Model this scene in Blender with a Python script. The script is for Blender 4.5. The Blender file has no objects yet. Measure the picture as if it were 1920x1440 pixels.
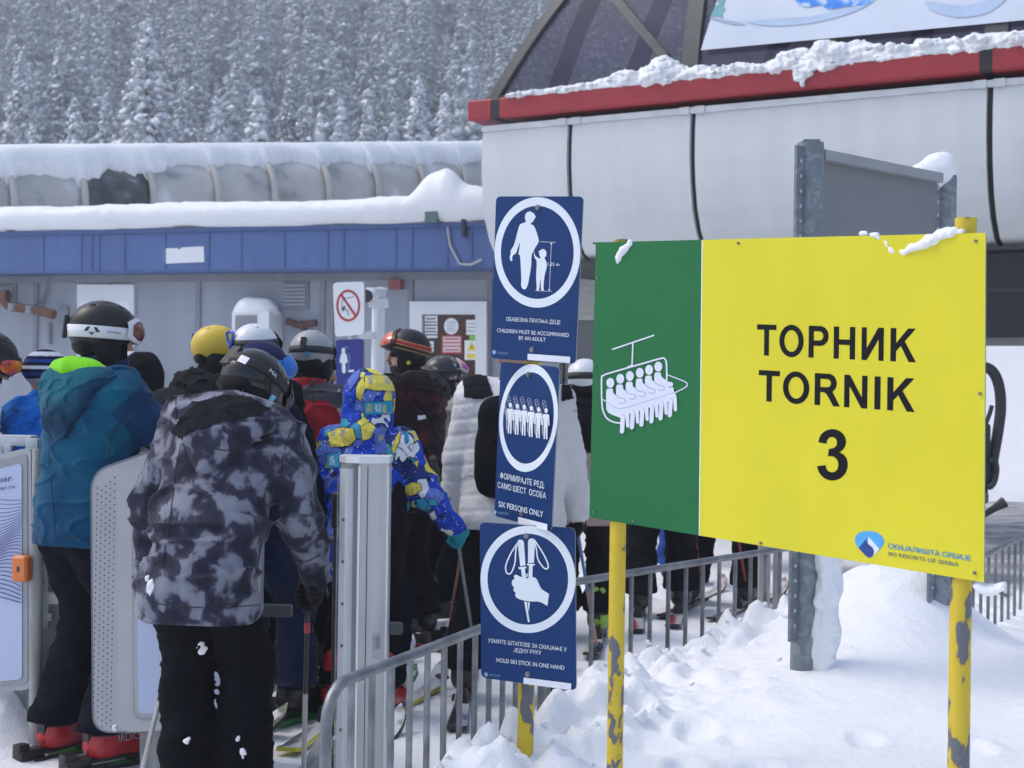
import bpy, bmesh, math, random
import numpy as np
from mathutils import Vector, Matrix, Euler
from mathutils.geometry import tessellate_polygon

rnd = random.Random(7)
scn = bpy.context.scene
COL = scn.collection
# ------------------------------------------------------------------ camera, world, sun, exposure
FPX = 2880.0                       # focal length in pixels of a 1920 wide picture
CAMH = 1.5
RHO = math.radians(0.8)
CR, SR = math.cos(RHO), math.sin(RHO)
cd = bpy.data.cameras.new('camera')
cam = bpy.data.objects.new('camera', cd); COL.objects.link(cam)
cam.matrix_world = Matrix(((CR, -SR, 0, 0), (0, 0, -1, 0), (SR, CR, 0, CAMH), (0, 0, 0, 1)))
cd.sensor_width = 36; cd.lens = 54; cd.clip_start = 0.05; cd.clip_end = 3000
cd.dof.use_dof = True; cd.dof.focus_distance = 4.9; cd.dof.aperture_fstop = 7.5
scn.camera = cam
SUN_EL, SUN_AZ = math.radians(52), math.radians(-80)      # azimuth from +Y towards +X
wd = bpy.data.worlds.new('World'); scn.world = wd; wd.use_nodes = True
nt = wd.node_tree
sky = nt.nodes.new('ShaderNodeTexSky'); sky.sky_type = 'NISHITA'; sky.sun_disc = False
sky.sun_elevation = SUN_EL; sky.sun_rotation = SUN_AZ; sky.air_density = 1.0; sky.dust_density = 3.0; sky.ozone_density = 1.0
bg = nt.nodes['Background']; bg.inputs[1].default_value = 0.14
nt.links.new(sky.outputs[0], bg.inputs[0])
sd = bpy.data.lights.new('sun', 'SUN'); sd.energy = 0.9; sd.angle = math.radians(24); sd.color = (1, .96, .9)
sun = bpy.data.objects.new('sun', sd); COL.objects.link(sun)
sdir = Vector((math.sin(SUN_AZ)*math.cos(SUN_EL), math.cos(SUN_AZ)*math.cos(SUN_EL), math.sin(SUN_EL)))
sun.rotation_euler = sdir.to_track_quat('Z', 'Y').to_euler(); sun.location = (0, 0, 30)
scn.view_settings.view_transform = 'Standard'; scn.view_settings.look = 'None'
scn.view_settings.exposure = 1.28; scn.view_settings.gamma = 1.0

# ------------------------------------------------------------------ helpers
def P(px, py, D):
    """world point at depth D seen at pixel px, py of the 1920x1440 photograph"""
    u, v = (px-960)/FPX, (720-py)/FPX
    return Vector((D*(u*CR-v*SR), D, CAMH+D*(u*SR+v*CR)))
def GX(px, D, z=0.0):
    u = (px-960)/FPX; v = ((z-CAMH)/D-u*SR)/CR
    return D*(u*CR-v*SR)
def tag(o, label=None, cat=None, group=None, kind=None):
    if label: o['label'] = label
    if cat: o['category'] = cat
    if group: o['group'] = group
    if kind: o['kind'] = kind
    return o
def thing(name, label, cat, loc=(0, 0, 0), rz=0.0, group=None):
    o = bpy.data.objects.new(name, None); COL.objects.link(o); o.empty_display_size = .1
    o.location = loc; o.rotation_euler = (0, 0, rz)
    return tag(o, label, cat, group)
def rootmat(o):
    return Matrix.Translation(o.location) @ o.rotation_euler.to_matrix().to_4x4()
def attach(o, parent, world=True):
    """parent a mesh; world: its vertices are in world coordinates"""
    if parent is None: return o
    o.parent = parent
    if world and parent.parent is None: o.matrix_parent_inverse = rootmat(parent).inverted()
    return o
def copy_tree(o, parent=None):
    c = o.copy(); COL.objects.link(c)
    if parent: c.parent = parent
    for ch in o.children: copy_tree(ch, c)
    return c

# ---- materials
MATS = {}
def mk(name, col, rough=.6, var=.12, scale=6.0, bump=0.0, bscale=60.0, metal=0.0, stretch=(1, 1, 1), ramp=None, coat=0.0,
       spec=.5, bump2=0.0, b2scale=9.0, alpha=1.0, sheen=0.0, thr=(.4, .6), detail=5.0, dist=0.0):
    """procedural Principled material: base colour varied by noise (or mixed between the colours of ramp), two bumps"""
    if name in MATS: return MATS[name]
    m = bpy.data.materials.new(name); m.use_nodes = True; MATS[name] = m
    n, l = m.node_tree.nodes, m.node_tree.links
    b = n['Principled BSDF']
    tc = n.new('ShaderNodeTexCoord'); mp = n.new('ShaderNodeMapping'); mp.inputs['Scale'].default_value = stretch
    l.new(tc.outputs['Object'], mp.inputs[0])
    nz = n.new('ShaderNodeTexNoise'); nz.inputs['Scale'].default_value = scale; nz.inputs['Detail'].default_value = detail
    nz.inputs['Distortion'].default_value = dist
    l.new(mp.outputs[0], nz.inputs['Vector'])
    cr = n.new('ShaderNodeValToRGB'); e = cr.color_ramp.elements
    if ramp:
        e[0].position, e[0].color = ramp[0][0], (*ramp[0][1], 1)
        e[1].position, e[1].color = ramp[-1][0], (*ramp[-1][1], 1)
        for p_, c_ in ramp[1:-1]:
            q = e.new(p_); q.color = (*c_, 1)
    else:
        e[0].position, e[1].position = .25, .75
        e[0].color = (*[max(0, c*(1-var)) for c in col], 1); e[1].color = (*[min(1, c*(1+var)) for c in col], 1)
    l.new(nz.outputs[0], cr.inputs[0]); l.new(cr.outputs[0], b.inputs['Base Color'])
    b.inputs['Roughness'].default_value = rough; b.inputs['Metallic'].default_value = metal
    b.inputs['Specular IOR Level'].default_value = spec; b.inputs['Coat Weight'].default_value = coat
    b.inputs['Coat Roughness'].default_value = .08; b.inputs['Alpha'].default_value = alpha
    b.inputs['Sheen Weight'].default_value = sheen
    prev = None
    for st, sc, dst in ((bump2, b2scale, .03), (bump, bscale, .004)):
        if st <= 0: continue
        nb = n.new('ShaderNodeTexNoise'); nb.inputs['Scale'].default_value = sc; nb.inputs['Detail'].default_value = 4
        nb.inputs['Distortion'].default_value = .6
        l.new(mp.outputs[0], nb.inputs['Vector'])
        bp = n.new('ShaderNodeBump'); bp.inputs['Strength'].default_value = st; bp.inputs['Distance'].default_value = dst
        l.new(nb.outputs[0], bp.inputs['Height'])
        if prev: l.new(prev.outputs[0], bp.inputs['Normal'])
        prev = bp
    if prev: l.new(prev.outputs[0], b.inputs['Normal'])
    return m
def cloth(name, col, var=.18, **k):
    d = dict(rough=.88, spec=.08, bump=.25, bscale=240, bump2=.55, b2scale=11, stretch=(1, 1, .8), scale=7, sheen=.1)
    d.update(k); return mk(name, col, var=var, **d)

# ---- mesh builder
class MB:
    def __init__(s): s.v = []; s.f = []; s.m = []
    def add(s, vs, fs, mi=0):
        k = len(s.v); s.v += [tuple(p) for p in vs]; s.f += [tuple(i+k for i in f) for f in fs]; s.m += [mi]*len(fs)
    def bm(s, bm, mi=0, mat=None):
        if mat is not None: bm.transform(mat)
        bm.verts.index_update(); s.add([v.co[:] for v in bm.verts], [[v.index for v in f.verts] for f in bm.faces], mi); bm.free()
    def box(s, c, size, rot=None, bev=0.0, mi=0, seg=2):
        b = bmesh.new(); bmesh.ops.create_cube(b, size=1.0); b.transform(Matrix.Diagonal((*size, 1)))
        if bev > 0: bmesh.ops.bevel(b, geom=list(b.edges), offset=bev, segments=seg, affect='EDGES', profile=.7)
        M = Matrix.Translation(Vector(c))
        if rot is not None: M = M @ rot.to_4x4()
        s.bm(b, mi, M)
    def tube(s, pts, r, n=10, mi=0, cap=True, closed=False):
        pts = [Vector(p) for p in pts]; N = len(pts)
        rs = r if isinstance(r, (list, tuple)) else [r]*N
        t0 = (pts[1]-pts[0]).normalized(); up = Vector((0, 0, 1)) if abs(t0.z) < .9 else Vector((1, 0, 0))
        a = t0.cross(up).normalized(); vs = []
        for i in range(N):
            if closed: t = (pts[(i+1) % N]-pts[i-1]).normalized()
            else: t = (pts[min(i+1, N-1)]-pts[max(i-1, 0)]).normalized()
            a = (a-t*a.dot(t)).normalized(); b = t.cross(a)
            for k in range(n):
                w = 2*math.pi*k/n; vs.append(pts[i]+(a*math.cos(w)+b*math.sin(w))*rs[i])
        fs = []
        for i in range(N if closed else N-1):
            j = (i+1) % N
            for k in range(n):
                q = (k+1) % n; fs.append((i*n+k, i*n+q, j*n+q, j*n+k))
        if cap and not closed: fs.append(tuple(range(n))[::-1]); fs.append(tuple((N-1)*n+k for k in range(n)))
        s.add(vs, fs, mi)
    def grid(s, pts, nu, nv, mi=0, closeu=False):
        fs = []
        for i in range(nu if closeu else nu-1):
            for j in range(nv-1):
                q = (i+1) % nu; fs.append((i*nv+j, q*nv+j, q*nv+j+1, i*nv+j+1))
        s.add(pts, fs, mi)
    def poly(s, pts, mi=0):
        s.add(pts, [tuple(range(len(pts)))], mi)
    def prism(s, pts, d, mi=0):
        """closed prism: outline pts pushed by vector d"""
        n = len(pts); d = Vector(d); a = [Vector(p) for p in pts]
        vs = a+[p+d for p in a]
        s.add(vs, [tuple(range(n)), tuple(range(n, 2*n))[::-1]]+[(i, i+n, (i+1) % n+n, (i+1) % n) for i in range(n)], mi)
    def build(s, name, mats, parent=None, smooth=40, world=True):
        me = bpy.data.meshes.new(name); me.from_pydata(s.v, [], s.f)
        mats = mats if isinstance(mats, (list, tuple)) else [mats]
        for m in mats: me.materials.append(m)
        if len(mats) > 1: me.polygons.foreach_set('material_index', s.m)
        bm = bmesh.new(); bm.from_mesh(me); bmesh.ops.recalc_face_normals(bm, faces=bm.faces); bm.to_mesh(me); bm.free()
        if smooth:
            me.polygons.foreach_set('use_smooth', [True]*len(me.polygons)); me.set_sharp_from_angle(angle=math.radians(smooth))
        o = bpy.data.objects.new(name, me); COL.objects.link(o)
        return attach(o, parent, world)

def npmesh(name, V, Fq, mats, mi=None, parent=None, smooth=True, world=True):
    """mesh from numpy arrays (quads or triangles)"""
    me = bpy.data.meshes.new(name); n = Fq.shape[1]
    me.vertices.add(len(V)); me.vertices.foreach_set('co', np.ascontiguousarray(V, np.float32).ravel())
    me.loops.add(Fq.size); me.loops.foreach_set('vertex_index', np.ascontiguousarray(Fq, np.int32).ravel())
    me.polygons.add(len(Fq)); me.polygons.foreach_set('loop_start', np.arange(0, Fq.size, n, dtype=np.int32))
    for m in (mats if isinstance(mats, (list, tuple)) else [mats]): me.materials.append(m)
    if mi is not None: me.polygons.foreach_set('material_index', np.ascontiguousarray(mi, np.int32))
    me.polygons.foreach_set('use_smooth', np.full(len(Fq), smooth, bool))
    me.update(calc_edges=True); me.validate()
    o = bpy.data.objects.new(name, me); COL.objects.link(o)
    return attach(o, parent, world)

# ---- numpy noise
def wob(x, y, z, seed, f, octv=2):
    """smooth pseudo-noise about -1..1 from a few warped sines"""
    r = np.random.RandomState(seed); out = 0; amp = 1.0; tot = 0
    for o in range(octv):
        for k in range(3):
            d = r.normal(size=3); d /= np.linalg.norm(d); ph = r.uniform(0, 6.28, 3)
            w = np.sin(f*.61*(d[1]*x+d[2]*y+d[0]*z)+ph[1])
            out = out+amp*np.sin(f*(d[0]*x+d[1]*y+d[2]*z)+ph[0]+1.3*w); tot += amp
        f *= 2.1; amp *= .5
    return out/tot*1.6
def vnoise(x, y, seed=0):
    """2D value noise in 0..1"""
    xi, yi = np.floor(x).astype(np.int64), np.floor(y).astype(np.int64); fx, fy = x-xi, y-yi
    fx = fx*fx*(3-2*fx); fy = fy*fy*(3-2*fy)
    def h(a, b):
        n = (a*374761393+b*668265263+seed*982451653) & 0x7fffffff
        n = (n ^ (n >> 13))*1274126177 & 0x7fffffff
        return ((n ^ (n >> 16)) & 0xffff)/65535.0
    return (h(xi, yi)*(1-fx)+h(xi+1, yi)*fx)*(1-fy)+(h(xi, yi+1)*(1-fx)+h(xi+1, yi+1)*fx)*fy
def fbm(x, y, seed=0, o=4):
    s = 0; a = .5
    for i in range(o): s = s+a*vnoise(x, y, seed+i*17); x, y, a = x*2.03+3.1, y*2.03+1.7, a*.5
    return s

# ---- signed distance shapes turned into one continuous surface
def rc(a, b, ra, rb, k=.03, m=0): return ('rc', Vector(a), Vector(b), ra, rb, k, m)
def el(c, r, R=None, k=.03, m=0): return ('el', Vector(c), Vector(r), R, 0, k, m)
def _dist(p, X, Y, Z):
    if p[0] == 'rc':
        a, b = p[1], p[2]; d = b-a; L = max(d.length_squared, 1e-9)
        t = np.clip(((X-a.x)*d.x+(Y-a.y)*d.y+(Z-a.z)*d.z)/L, 0, 1)
        return np.sqrt((X-a.x-t*d.x)**2+(Y-a.y-t*d.y)**2+(Z-a.z-t*d.z)**2)-(p[3]+t*(p[4]-p[3]))
    c, r, R = p[1], p[2], p[3]; x, y, z = X-c.x, Y-c.y, Z-c.z
    if R is not None:
        x, y, z = (R[0][0]*x+R[1][0]*y+R[2][0]*z, R[0][1]*x+R[1][1]*y+R[2][1]*z, R[0][2]*x+R[1][2]*y+R[2][2]*z)
    k0 = np.sqrt((x/r.x)**2+(y/r.y)**2+(z/r.z)**2); k1 = np.sqrt((x/r.x**2)**2+(y/r.y**2)**2+(z/r.z**2)**2)+1e-9
    return k0*(k0-1)/k1
def _bb(p, pad):
    if p[0] == 'rc':
        r = max(p[3], p[4])+pad; a, b = p[1], p[2]
        return [min(a[i], b[i])-r for i in range(3)], [max(a[i], b[i])+r for i in range(3)]
    r = max(p[2])+pad
    return [p[1][i]-r for i in range(3)], [p[1][i]+r for i in range(3)]
def sdf(name, prims, vox, mats, parent=None, cuts=(), subs=(), wr=None, M=None, world=False, kmat=None, fold=0.0):
    """smooth union of prims, minus subs, cut by planes (point, outward normal); wr = (amplitude, frequency, seed, z stretch); M maps to parent space"""
    lo = np.min([_bb(p, .03)[0] for p in prims], 0); hi = np.max([_bb(p, .03)[1] for p in prims], 0)
    n = np.ceil((hi-lo)/vox).astype(int)+2
    ax = [lo[i]+vox*np.arange(n[i]) for i in range(3)]
    V = np.full(n, .2, np.float64)
    def sub(p, pad):
        l, h = _bb(p, pad); i0 = [max(0, int((l[i]-lo[i])/vox)) for i in range(3)]; i1 = [min(n[i], int((h[i]-lo[i])/vox)+2) for i in range(3)]
        sl = tuple(slice(i0[i], i1[i]) for i in range(3))
        return sl, np.meshgrid(ax[0][sl[0]], ax[1][sl[1]], ax[2][sl[2]], indexing='ij', sparse=True)
    for p in prims:
        sl, (X, Y, Z) = sub(p, p[5]+.03); d = _dist(p, X, Y, Z); k = max(p[5], 1e-4); o = V[sl]
        h = np.maximum(k-np.abs(o-d), 0)/k
        V[sl] = np.minimum(o, d)-h*h*k*.25
    G = np.meshgrid(*ax, indexing='ij', sparse=True)
    if wr:
        V = V+wr[0]*wob(G[0], G[1], G[2]*wr[3], wr[2], wr[1])
        if fold: V = V-wr[0]*fold*np.clip(1-np.abs(wob(G[0]*.8, G[1]*.8, G[2]*wr[3]*1.25, wr[2]+40, wr[1]*1.25, 1))*2.6, 0, 1)**1.5
    for q, nn in cuts:
        q, nn = Vector(q), Vector(nn).normalized(); V = np.maximum(V, (G[0]-q.x)*nn.x+(G[1]-q.y)*nn.y+(G[2]-q.z)*nn.z)
    for p in subs:
        sl, (X, Y, Z) = sub(p, .03); V[sl] = np.maximum(V[sl], -_dist(p, X, Y, Z))
    V = np.pad(V, 1, constant_values=.2); ins = V < 0
    c = np.array(V.shape)-1
    acc = np.zeros((*c, 3)); cnt = np.zeros(c)
    for a in range(3):
        sA = [slice(None)]*3; sB = [slice(None)]*3; sA[a] = slice(0, -1); sB[a] = slice(1, None)
        va, vb = V[tuple(sA)], V[tuple(sB)]; cr = (va < 0) != (vb < 0)
        t = np.where(cr, va/np.where(cr, va-vb, 1), 0)
        b, g = [i for i in range(3) if i != a]
        for ob in (0, 1):
            for og in (0, 1):
                s2 = [None]*3; s2[a] = slice(0, c[a]); s2[b] = slice(ob, ob+c[b]); s2[g] = slice(og, og+c[g]); s2 = tuple(s2)
                q = cr[s2]; cnt += q; acc[..., a] += t[s2]*q; acc[..., b] += ob*q; acc[..., g] += og*q
    act = cnt > 0; ids = np.full(c, -1, np.int64); ids[act] = np.arange(act.sum())
    vv = np.argwhere(act)+acc[act]/cnt[act][:, None]; vv = lo+(vv-1)*vox
    Q = []
    for a in range(3):
        b, g = (a+1) % 3, (a+2) % 3
        sA = [slice(1, -1)]*3; sB = [slice(1, -1)]*3; sA[a] = slice(0, -1); sB[a] = slice(1, None)
        A, B = ins[tuple(sA)], ins[tuple(sB)]
        off = np.array([1, 1, 1]); off[a] = 0
        for flip, mk_ in ((False, A & ~B), (True, ~A & B)):
            e = np.argwhere(mk_)+off
            if len(e) == 0: continue
            def cell(db, dg):
                w = e.copy(); w[:, b] -= db; w[:, g] -= dg; return ids[w[:, 0], w[:, 1], w[:, 2]]
            q = np.stack([cell(1, 1), cell(0, 1), cell(0, 0), cell(1, 0)], 1)
            Q.append(q[:, ::-1] if flip else q)
    Q = np.concatenate(Q)
    mats = mats if isinstance(mats, (list, tuple)) else [mats]
    mi = None
    if len(mats) > 1:
        fc = vv[Q].mean(1); best = np.full(len(fc), 9.0); mi = np.zeros(len(fc), np.int32)
        for p in prims:
            d = _dist(p, fc[:, 0], fc[:, 1], fc[:, 2]); w = d < best; best[w] = d[w]; mi[w] = p[6]
        if kmat: mi = kmat(fc, mi)
    if M is not None:
        A4 = np.array(M); vv = vv@A4[:3, :3].T+A4[:3, 3]
    return npmesh(name, vv, Q, mats, mi, parent, True, world)

# ---- text as mesh (Blender's built-in font)
def text_mesh(s, bold=.006):
    cu = bpy.data.curves.new('lettering', 'FONT'); cu.body = s; cu.resolution_u = 4
    o = bpy.data.objects.new('lettering', cu); COL.objects.link(o)
    dg = bpy.context.evaluated_depsgraph_get(); dg.update()
    me = o.evaluated_get(dg).to_mesh()
    v = [tuple(p.co) for p in me.vertices]; f = [tuple(p.vertices) for p in me.polygons]
    o.evaluated_get(dg).to_mesh_clear(); bpy.data.objects.remove(o); bpy.data.curves.remove(cu)
    xs = [p[0] for p in v]; x0, x1 = min(xs), max(xs); n = len(v); out, fo = [], []
    for k, dx in enumerate((0, -bold, bold, 0) if bold > 0 else (0,)):         # heavier strokes: copies shifted sideways, each lifted a hair
        dy = bold*.8 if k == 3 else 0
        out += [((p[0]+dx-x0)/(x1-x0), (p[1]+dy)/.729, k*.00004) for p in v]; fo += [tuple(i+n*k for i in q) for q in f]
    return out, fo          # x in 0..1, capital height = 1
# bold grotesque capitals for the big board: advance, outline, hole (units of 1/716 of the capital height)
def _arc(cx, cy, rx, ry, a0, a1, n=9): return [(cx+rx*math.cos(math.radians(a0+(a1-a0)*i/n)), cy+ry*math.sin(math.radians(a0+(a1-a0)*i/n))) for i in range(n+1)]
BOLD = {'T': (611, [(234, 0), (234, 595), (22, 595), (22, 716), (591, 716), (591, 595), (379, 595), (379, 0)], None),
        'O': (778, _arc(389, 358, 346, 370, 0, 360, 40)[:-1], _arc(389, 358, 197, 246, 0, 360, 40)[:-1]),
        'P': (667, [(73, 0), (73, 716), (305, 716)]+_arc(395, 493, 228, 223, 90, -90, 14)+[(218, 270), (218, 0)], [(218, 595)]+_arc(365, 493, 108, 102, 90, -90, 10)+[(218, 391)]),
        'H': (722, [(73, 0), (73, 716), (218, 716), (218, 434), (501, 434), (501, 716), (646, 716), (646, 0), (501, 0), (501, 313), (218, 313), (218, 0)], None),
        'И': (722, [(73, 716), (207, 716), (207, 262), (500, 716), (646, 716), (646, 0), (512, 0), (512, 456), (212, 0), (73, 0)], None),
        'N': (722, [(73, 0), (73, 716), (214, 716), (507, 238), (507, 716), (641, 716), (641, 0), (496, 0), (207, 467), (207, 0)], None),
        'K': (722, [(75, 0), (75, 716), (219, 716), (219, 398), (511, 716), (705, 716), (435, 437), (720, 0), (533, 0), (334, 335), (219, 217), (219, 0)], None),
        'R': (722, [(73, 0), (73, 716), (378, 716)]+_arc(430, 508, 200, 208, 90, -62, 12)+[(560, 260), (610, 180), (718, 0), (545, 0), (425, 185), (365, 268), (315, 294), (250, 299), (218, 299), (218, 0)], [(218, 595)]+_arc(390, 504, 92, 91, 90, -90, 10)+[(218, 413)]),
        'I': (278, [(68, 0), (68, 716), (213, 716), (213, 0)], None),
        '3': (556, [(38, 190)]+_arc(278, 215, 243, 227, 193, 360, 16)+[(519, 250), (500, 310), (455, 360), (388, 390), (440, 425), (474, 470), (490, 530)]+_arc(272, 535, 218, 184, 5, 172, 14)+[(53, 530), (180, 510), (192, 562), (222, 596), (266, 608), (310, 597), (338, 567), (348, 525), (336, 482), (306, 455), (264, 443), (222, 441), (206, 328), (246, 336), (296, 328), (340, 300), (366, 258), (374, 212), (360, 152), (324, 116), (276, 104), (224, 116), (190, 148), (171, 206)], None)}
def bold_text(s):
    v, f, x = [], [], 0
    for ch in s:
        ch = {'Т': 'T', 'О': 'O', 'Р': 'P', 'Н': 'H', 'К': 'K'}.get(ch, ch); w, o, h = BOLD[ch]; R_ = [[Vector((p[0], p[1], 0)) for p in r] for r in (o, h) if r]; n = len(v)
        v += [(x+p.x, p.y) for r in R_ for p in r]; f += [tuple(i+n for i in t) for t in tessellate_polygon(R_)]; x += w+18
    x0, x1 = min(p[0] for p in v), max(p[0] for p in v)
    return [((p[0]-x0)/(x1-x0), p[1]/716, 0) for p in v], f
class Plane:
    """a flat vertical face standing at depth D at pixel (px, py), turned by yaw degrees (right side nearer when positive)"""
    def __init__(s, px, py, D, yaw=0.0, off=0.0):
        a = math.radians(yaw); s.u = Vector((math.cos(a), -math.sin(a), 0)); s.v = Vector((0, 0, 1)); s.n = Vector((-math.sin(a), -math.cos(a), 0))
        s.o = P(px, py, D); s.lay = off
    def w(s, px, py, off=0.0):
        """world point of the face under a pixel"""
        c = Vector((0, 0, CAMH)); d = P(px, py, 1.0)-c
        t = (s.o+s.n*off-c).dot(s.n)/d.dot(s.n); return c+d*t
    def next(s): s.lay += .00015; return s.lay
    def poly(s, mb, pts, mi=0):
        o = s.next(); mb.poly([s.w(x, y)+s.n*o for x, y in pts], mi)
    def ellipse(s, cx, cy, rx, ry, n=48): return [(cx+rx*math.cos(2*math.pi*i/n), cy+ry*math.sin(2*math.pi*i/n)) for i in range(n)]
    def ring(s, mb, A, B, mi=0):
        o = s.next(); n = len(A); vs = [s.w(x, y)+s.n*o for x, y in A]+[s.w(x, y)+s.n*o for x, y in B]
        mb.add(vs, [(i, (i+1) % n, (i+1) % n+n, i+n) for i in range(n)], mi)
    def line(s, mb, pts, w, mi=0, closed=False):
        o = s.next(); q = [Vector(p) for p in pts]; N = len(q); L = []; R = []
        for i in range(N):
            a = q[i-1] if (i > 0 or closed) else q[i]; b = q[(i+1) % N] if (i < N-1 or closed) else q[i]
            t = (b-a).normalized(); nn = Vector((-t.y, t.x))*w/2; L.append(q[i]+nn); R.append(q[i]-nn)
        vs = [s.w(p.x, p.y)+s.n*o for p in L+R]
        mb.add(vs, [(i, (i+1) % N, (i+1) % N+N, i+N) for i in range(N if closed else N-1)], mi)
    def text(s, mb, body, L, R, cap, mi=0, bold=.007):
        o = s.next(); a = s.w(*L)+s.n*o; b = s.w(*R)+s.n*o; h = (s.w(L[0], L[1]-cap)-s.w(*L)).length
        v, f = bold_text(body) if bold == 'big' else text_mesh(body, bold); mb.add([a+(b-a)*x+s.v*(h*y)+s.n*q for x, y, q in v], f, mi)
def smooth_line(pts, n=6, closed=False):
    q = [Vector(p) for p in pts]; N = len(q); out = []
    for i in range(N if closed else N-1):
        p0 = q[i-1] if (i > 0 or closed) else q[0]; p1 = q[i]; p2 = q[(i+1) % N]; p3 = q[(i+2) % N] if (closed or i+2 < N) else q[-1]
        for k in range(n):
            t = k/n; out.append(.5*((2*p1)+(p2-p0)*t+(2*p0-5*p1+4*p2-p3)*t*t+(3*p1-p0-3*p2+p3)*t**3))
    if not closed: out.append(q[-1])
    return [tuple(p) for p in out]
# ------------------------------------------------------------------ ground
def sstep(a, b, x):
    t = np.clip((x-a)/(b-a), 0, 1); return t*t*(3-2*t)
XB_Y = np.array([0, 3.0, 4.45, 5.9, 6.4, 7.9, 9.0, 10.0, 14.0, 20.0, 30.0])
XB_X = np.array([-2.4, -1.14, -.47, .2, .33, 1.42, 2.4, 3.4, 6.5, 12.0, 20.0])
BK = np.array([  # x, y, height, radius : control points of the shovelled bank
    (.04, 5.0, .27, .5), (.36, 4.7, .22, .5), (.3, 4.0, .2, .6), (1.0, 4.0, .27, .7), (1.14, 6.0, .40, .45), (.95, 6.9, .36, .45), (.5, 6.2, .30, .4),
    (1.42, 6.15, .50, .28), (1.76, 7.0, .78, .30), (1.55, 6.5, .60, .25), (2.3, 7.4, .42, .4), (1.5, 5.2, .38, .6), (2.4, 5.6, .40, .7), (2.6, 7.6, .27, .5), (3.6, 8, .2, 1.0),
    (-.24, 5.05, .55, .22), (-.42, 4.55, .36, .25), (.05, 5.6, .52, .3), (-.12, 4.75, .44, .18), (1.35, 7.6, .42, .3), (2.1, 6.3, .42, .35), (2.2, 4.4, .34, .8), (-.3, 3.6, .1, .6), (3.4, 6, .34, 1)])
FOOT = [(.46, 5.55, .06, .035), (.66, 5.35, .065, .04), (.58, 5.0, .06, .035), (.80, 4.85, .065, .04), (.74, 4.5, .06, .035), (.98, 4.42, .06, .03), (1.18, 5.05, .055, .022), (1.5, 4.9, .055, .02), (.52, 4.55, .05, .02), (1.9, 5.4, .06, .018)]
def hgt(x, y):
    x = np.asarray(x, float); y = np.asarray(y, float)
    s = x-np.interp(y, XB_Y, XB_X)
    w = 0; h = 0
    for bx, by, bh, br in BK:
        q = np.exp(-((x-bx)**2+(y-by)**2)/(2*br*br*.55))+1e-12; w = w+q; h = h+q*bh
    bank = h/w
    edge = s+.10*(fbm(x*4, y*4, 3)-.5)
    m = sstep(-.06, .22, edge)*sstep(14, 9, y)*sstep(9, 5, x)
    lump = (np.abs(fbm(x*6, y*6, 11)-.47)*2)*.16+(fbm(x*15, y*15, 5)-.5)*.05+(fbm(x*38, y*38, 9)-.5)*.030+(fbm(x*85, y*85, 19)-.5)*.009
    near = np.exp(-((s-.16)/.28)**2)*sstep(3.5, 4.2, y)
    rough = near+.30*sstep(1.5, .3, s)+.05
    lane = (fbm(x*2.2, y*.9, 21)-.5)*.05+(fbm(x*12, y*5, 23)-.5)*.02+(fbm(x*34, y*34, 29)-.5)*.012
    z = (bank+lump*rough+(fbm(x*1.3, y*1.3, 41)-.5)*.06+(fbm(x*90, y*90, 43)-.5)*.003)*m+lane*(1-.9*m)*sstep(40, 15, y)
    z = z+.24*np.exp(-((x+2.06)/.10)**2-((y-6.3)/.3)**2)+.06*np.exp(-((x+2.3)/.5)**2-((y-5.9)/.4)**2)
    for fx, fy, fr, fd in FOOT: z = z-fd*np.exp(-(((x-fx)/fr)**2+((y-fy)/(fr*1.7))**2)**2)+fd*.35*np.exp(-((np.hypot((x-fx)/fr, (y-fy)/(fr*1.7))-1.25)/.3)**2)
    u = x*.97-y*.25; z = z-.007*(1-m)*np.clip(np.cos(u*70+1.5*np.sin(y*1.3)), .3, 1)*sstep(.42, .6, fbm(x*1.1+5, y*.5, 61))*sstep(16, 8, y)
    far = np.clip(y-30, 0, None)
    z = z+np.where(far < 25, far*far*.006, 3.75+(far-25)*.36)
    return z
def gz(x, y): return float(hgt(np.array([x]), np.array([y]))[0])
def axis(parts):
    out = [parts[0][0]]
    for a, b, st in parts:
        n = max(1, round((b-a)/st)); out += [a+(b-a)*(i+1)/n for i in range(n)]
    return np.array(out)
gxs = axis([(-260, -20, 12), (-20, -4, 1), (-4, -1.2, .08), (-1.2, 3.0, .02), (3.0, 6, .06), (6, 20, .7), (20, 260, 12)])
gys = axis([(-6, 3, .5), (3, 3.9, .1), (3.9, 8.4, .02), (8.4, 14, .07), (14, 30, .8), (30, 420, 7)])
gx_, gy_ = np.meshgrid(gxs, gys, indexing='ij')
gz_ = hgt(gx_, gy_)
Vg = np.stack([gx_, gy_, gz_], -1).reshape(-1, 3); nx, ny = gx_.shape
ii, jj = np.meshgrid(np.arange(nx-1), np.arange(ny-1), indexing='ij'); b0 = (ii*ny+jj).ravel()
snow = mk('snow', (.81, .825, .845), rough=.55, var=.02, scale=3, bump=.35, bscale=160, bump2=.25, b2scale=28, spec=.3)
tag(npmesh('snow_ground', Vg, np.stack([b0, b0+ny, b0+ny+1, b0+1], 1), snow), kind='structure')
dirty_shaded = mk('shaded_trodden_snow', (.5, .5, .52), rough=.8, var=.3, scale=2.5, bump=.5, bscale=30, ramp=[(.3, (.22, .22, .23)), (.5, (.42, .42, .43)), (.7, (.7, .71, .73))])  # grey trodden snow, with the station's shade painted into its colour
mb = MB(); N_ = 24
for i in range(N_):
    for j in range(N_):
        x = 3.6+i*.4; y = 10.2+j*.45
        mb.v.append((x, y, gz(x, y)+.02+.015*rnd.random()))
for i in range(N_-1):
    for j in range(N_-1): mb.f.append((i*N_+j, (i+1)*N_+j, (i+1)*N_+j+1, i*N_+j+1)); mb.m.append(0)
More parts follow.
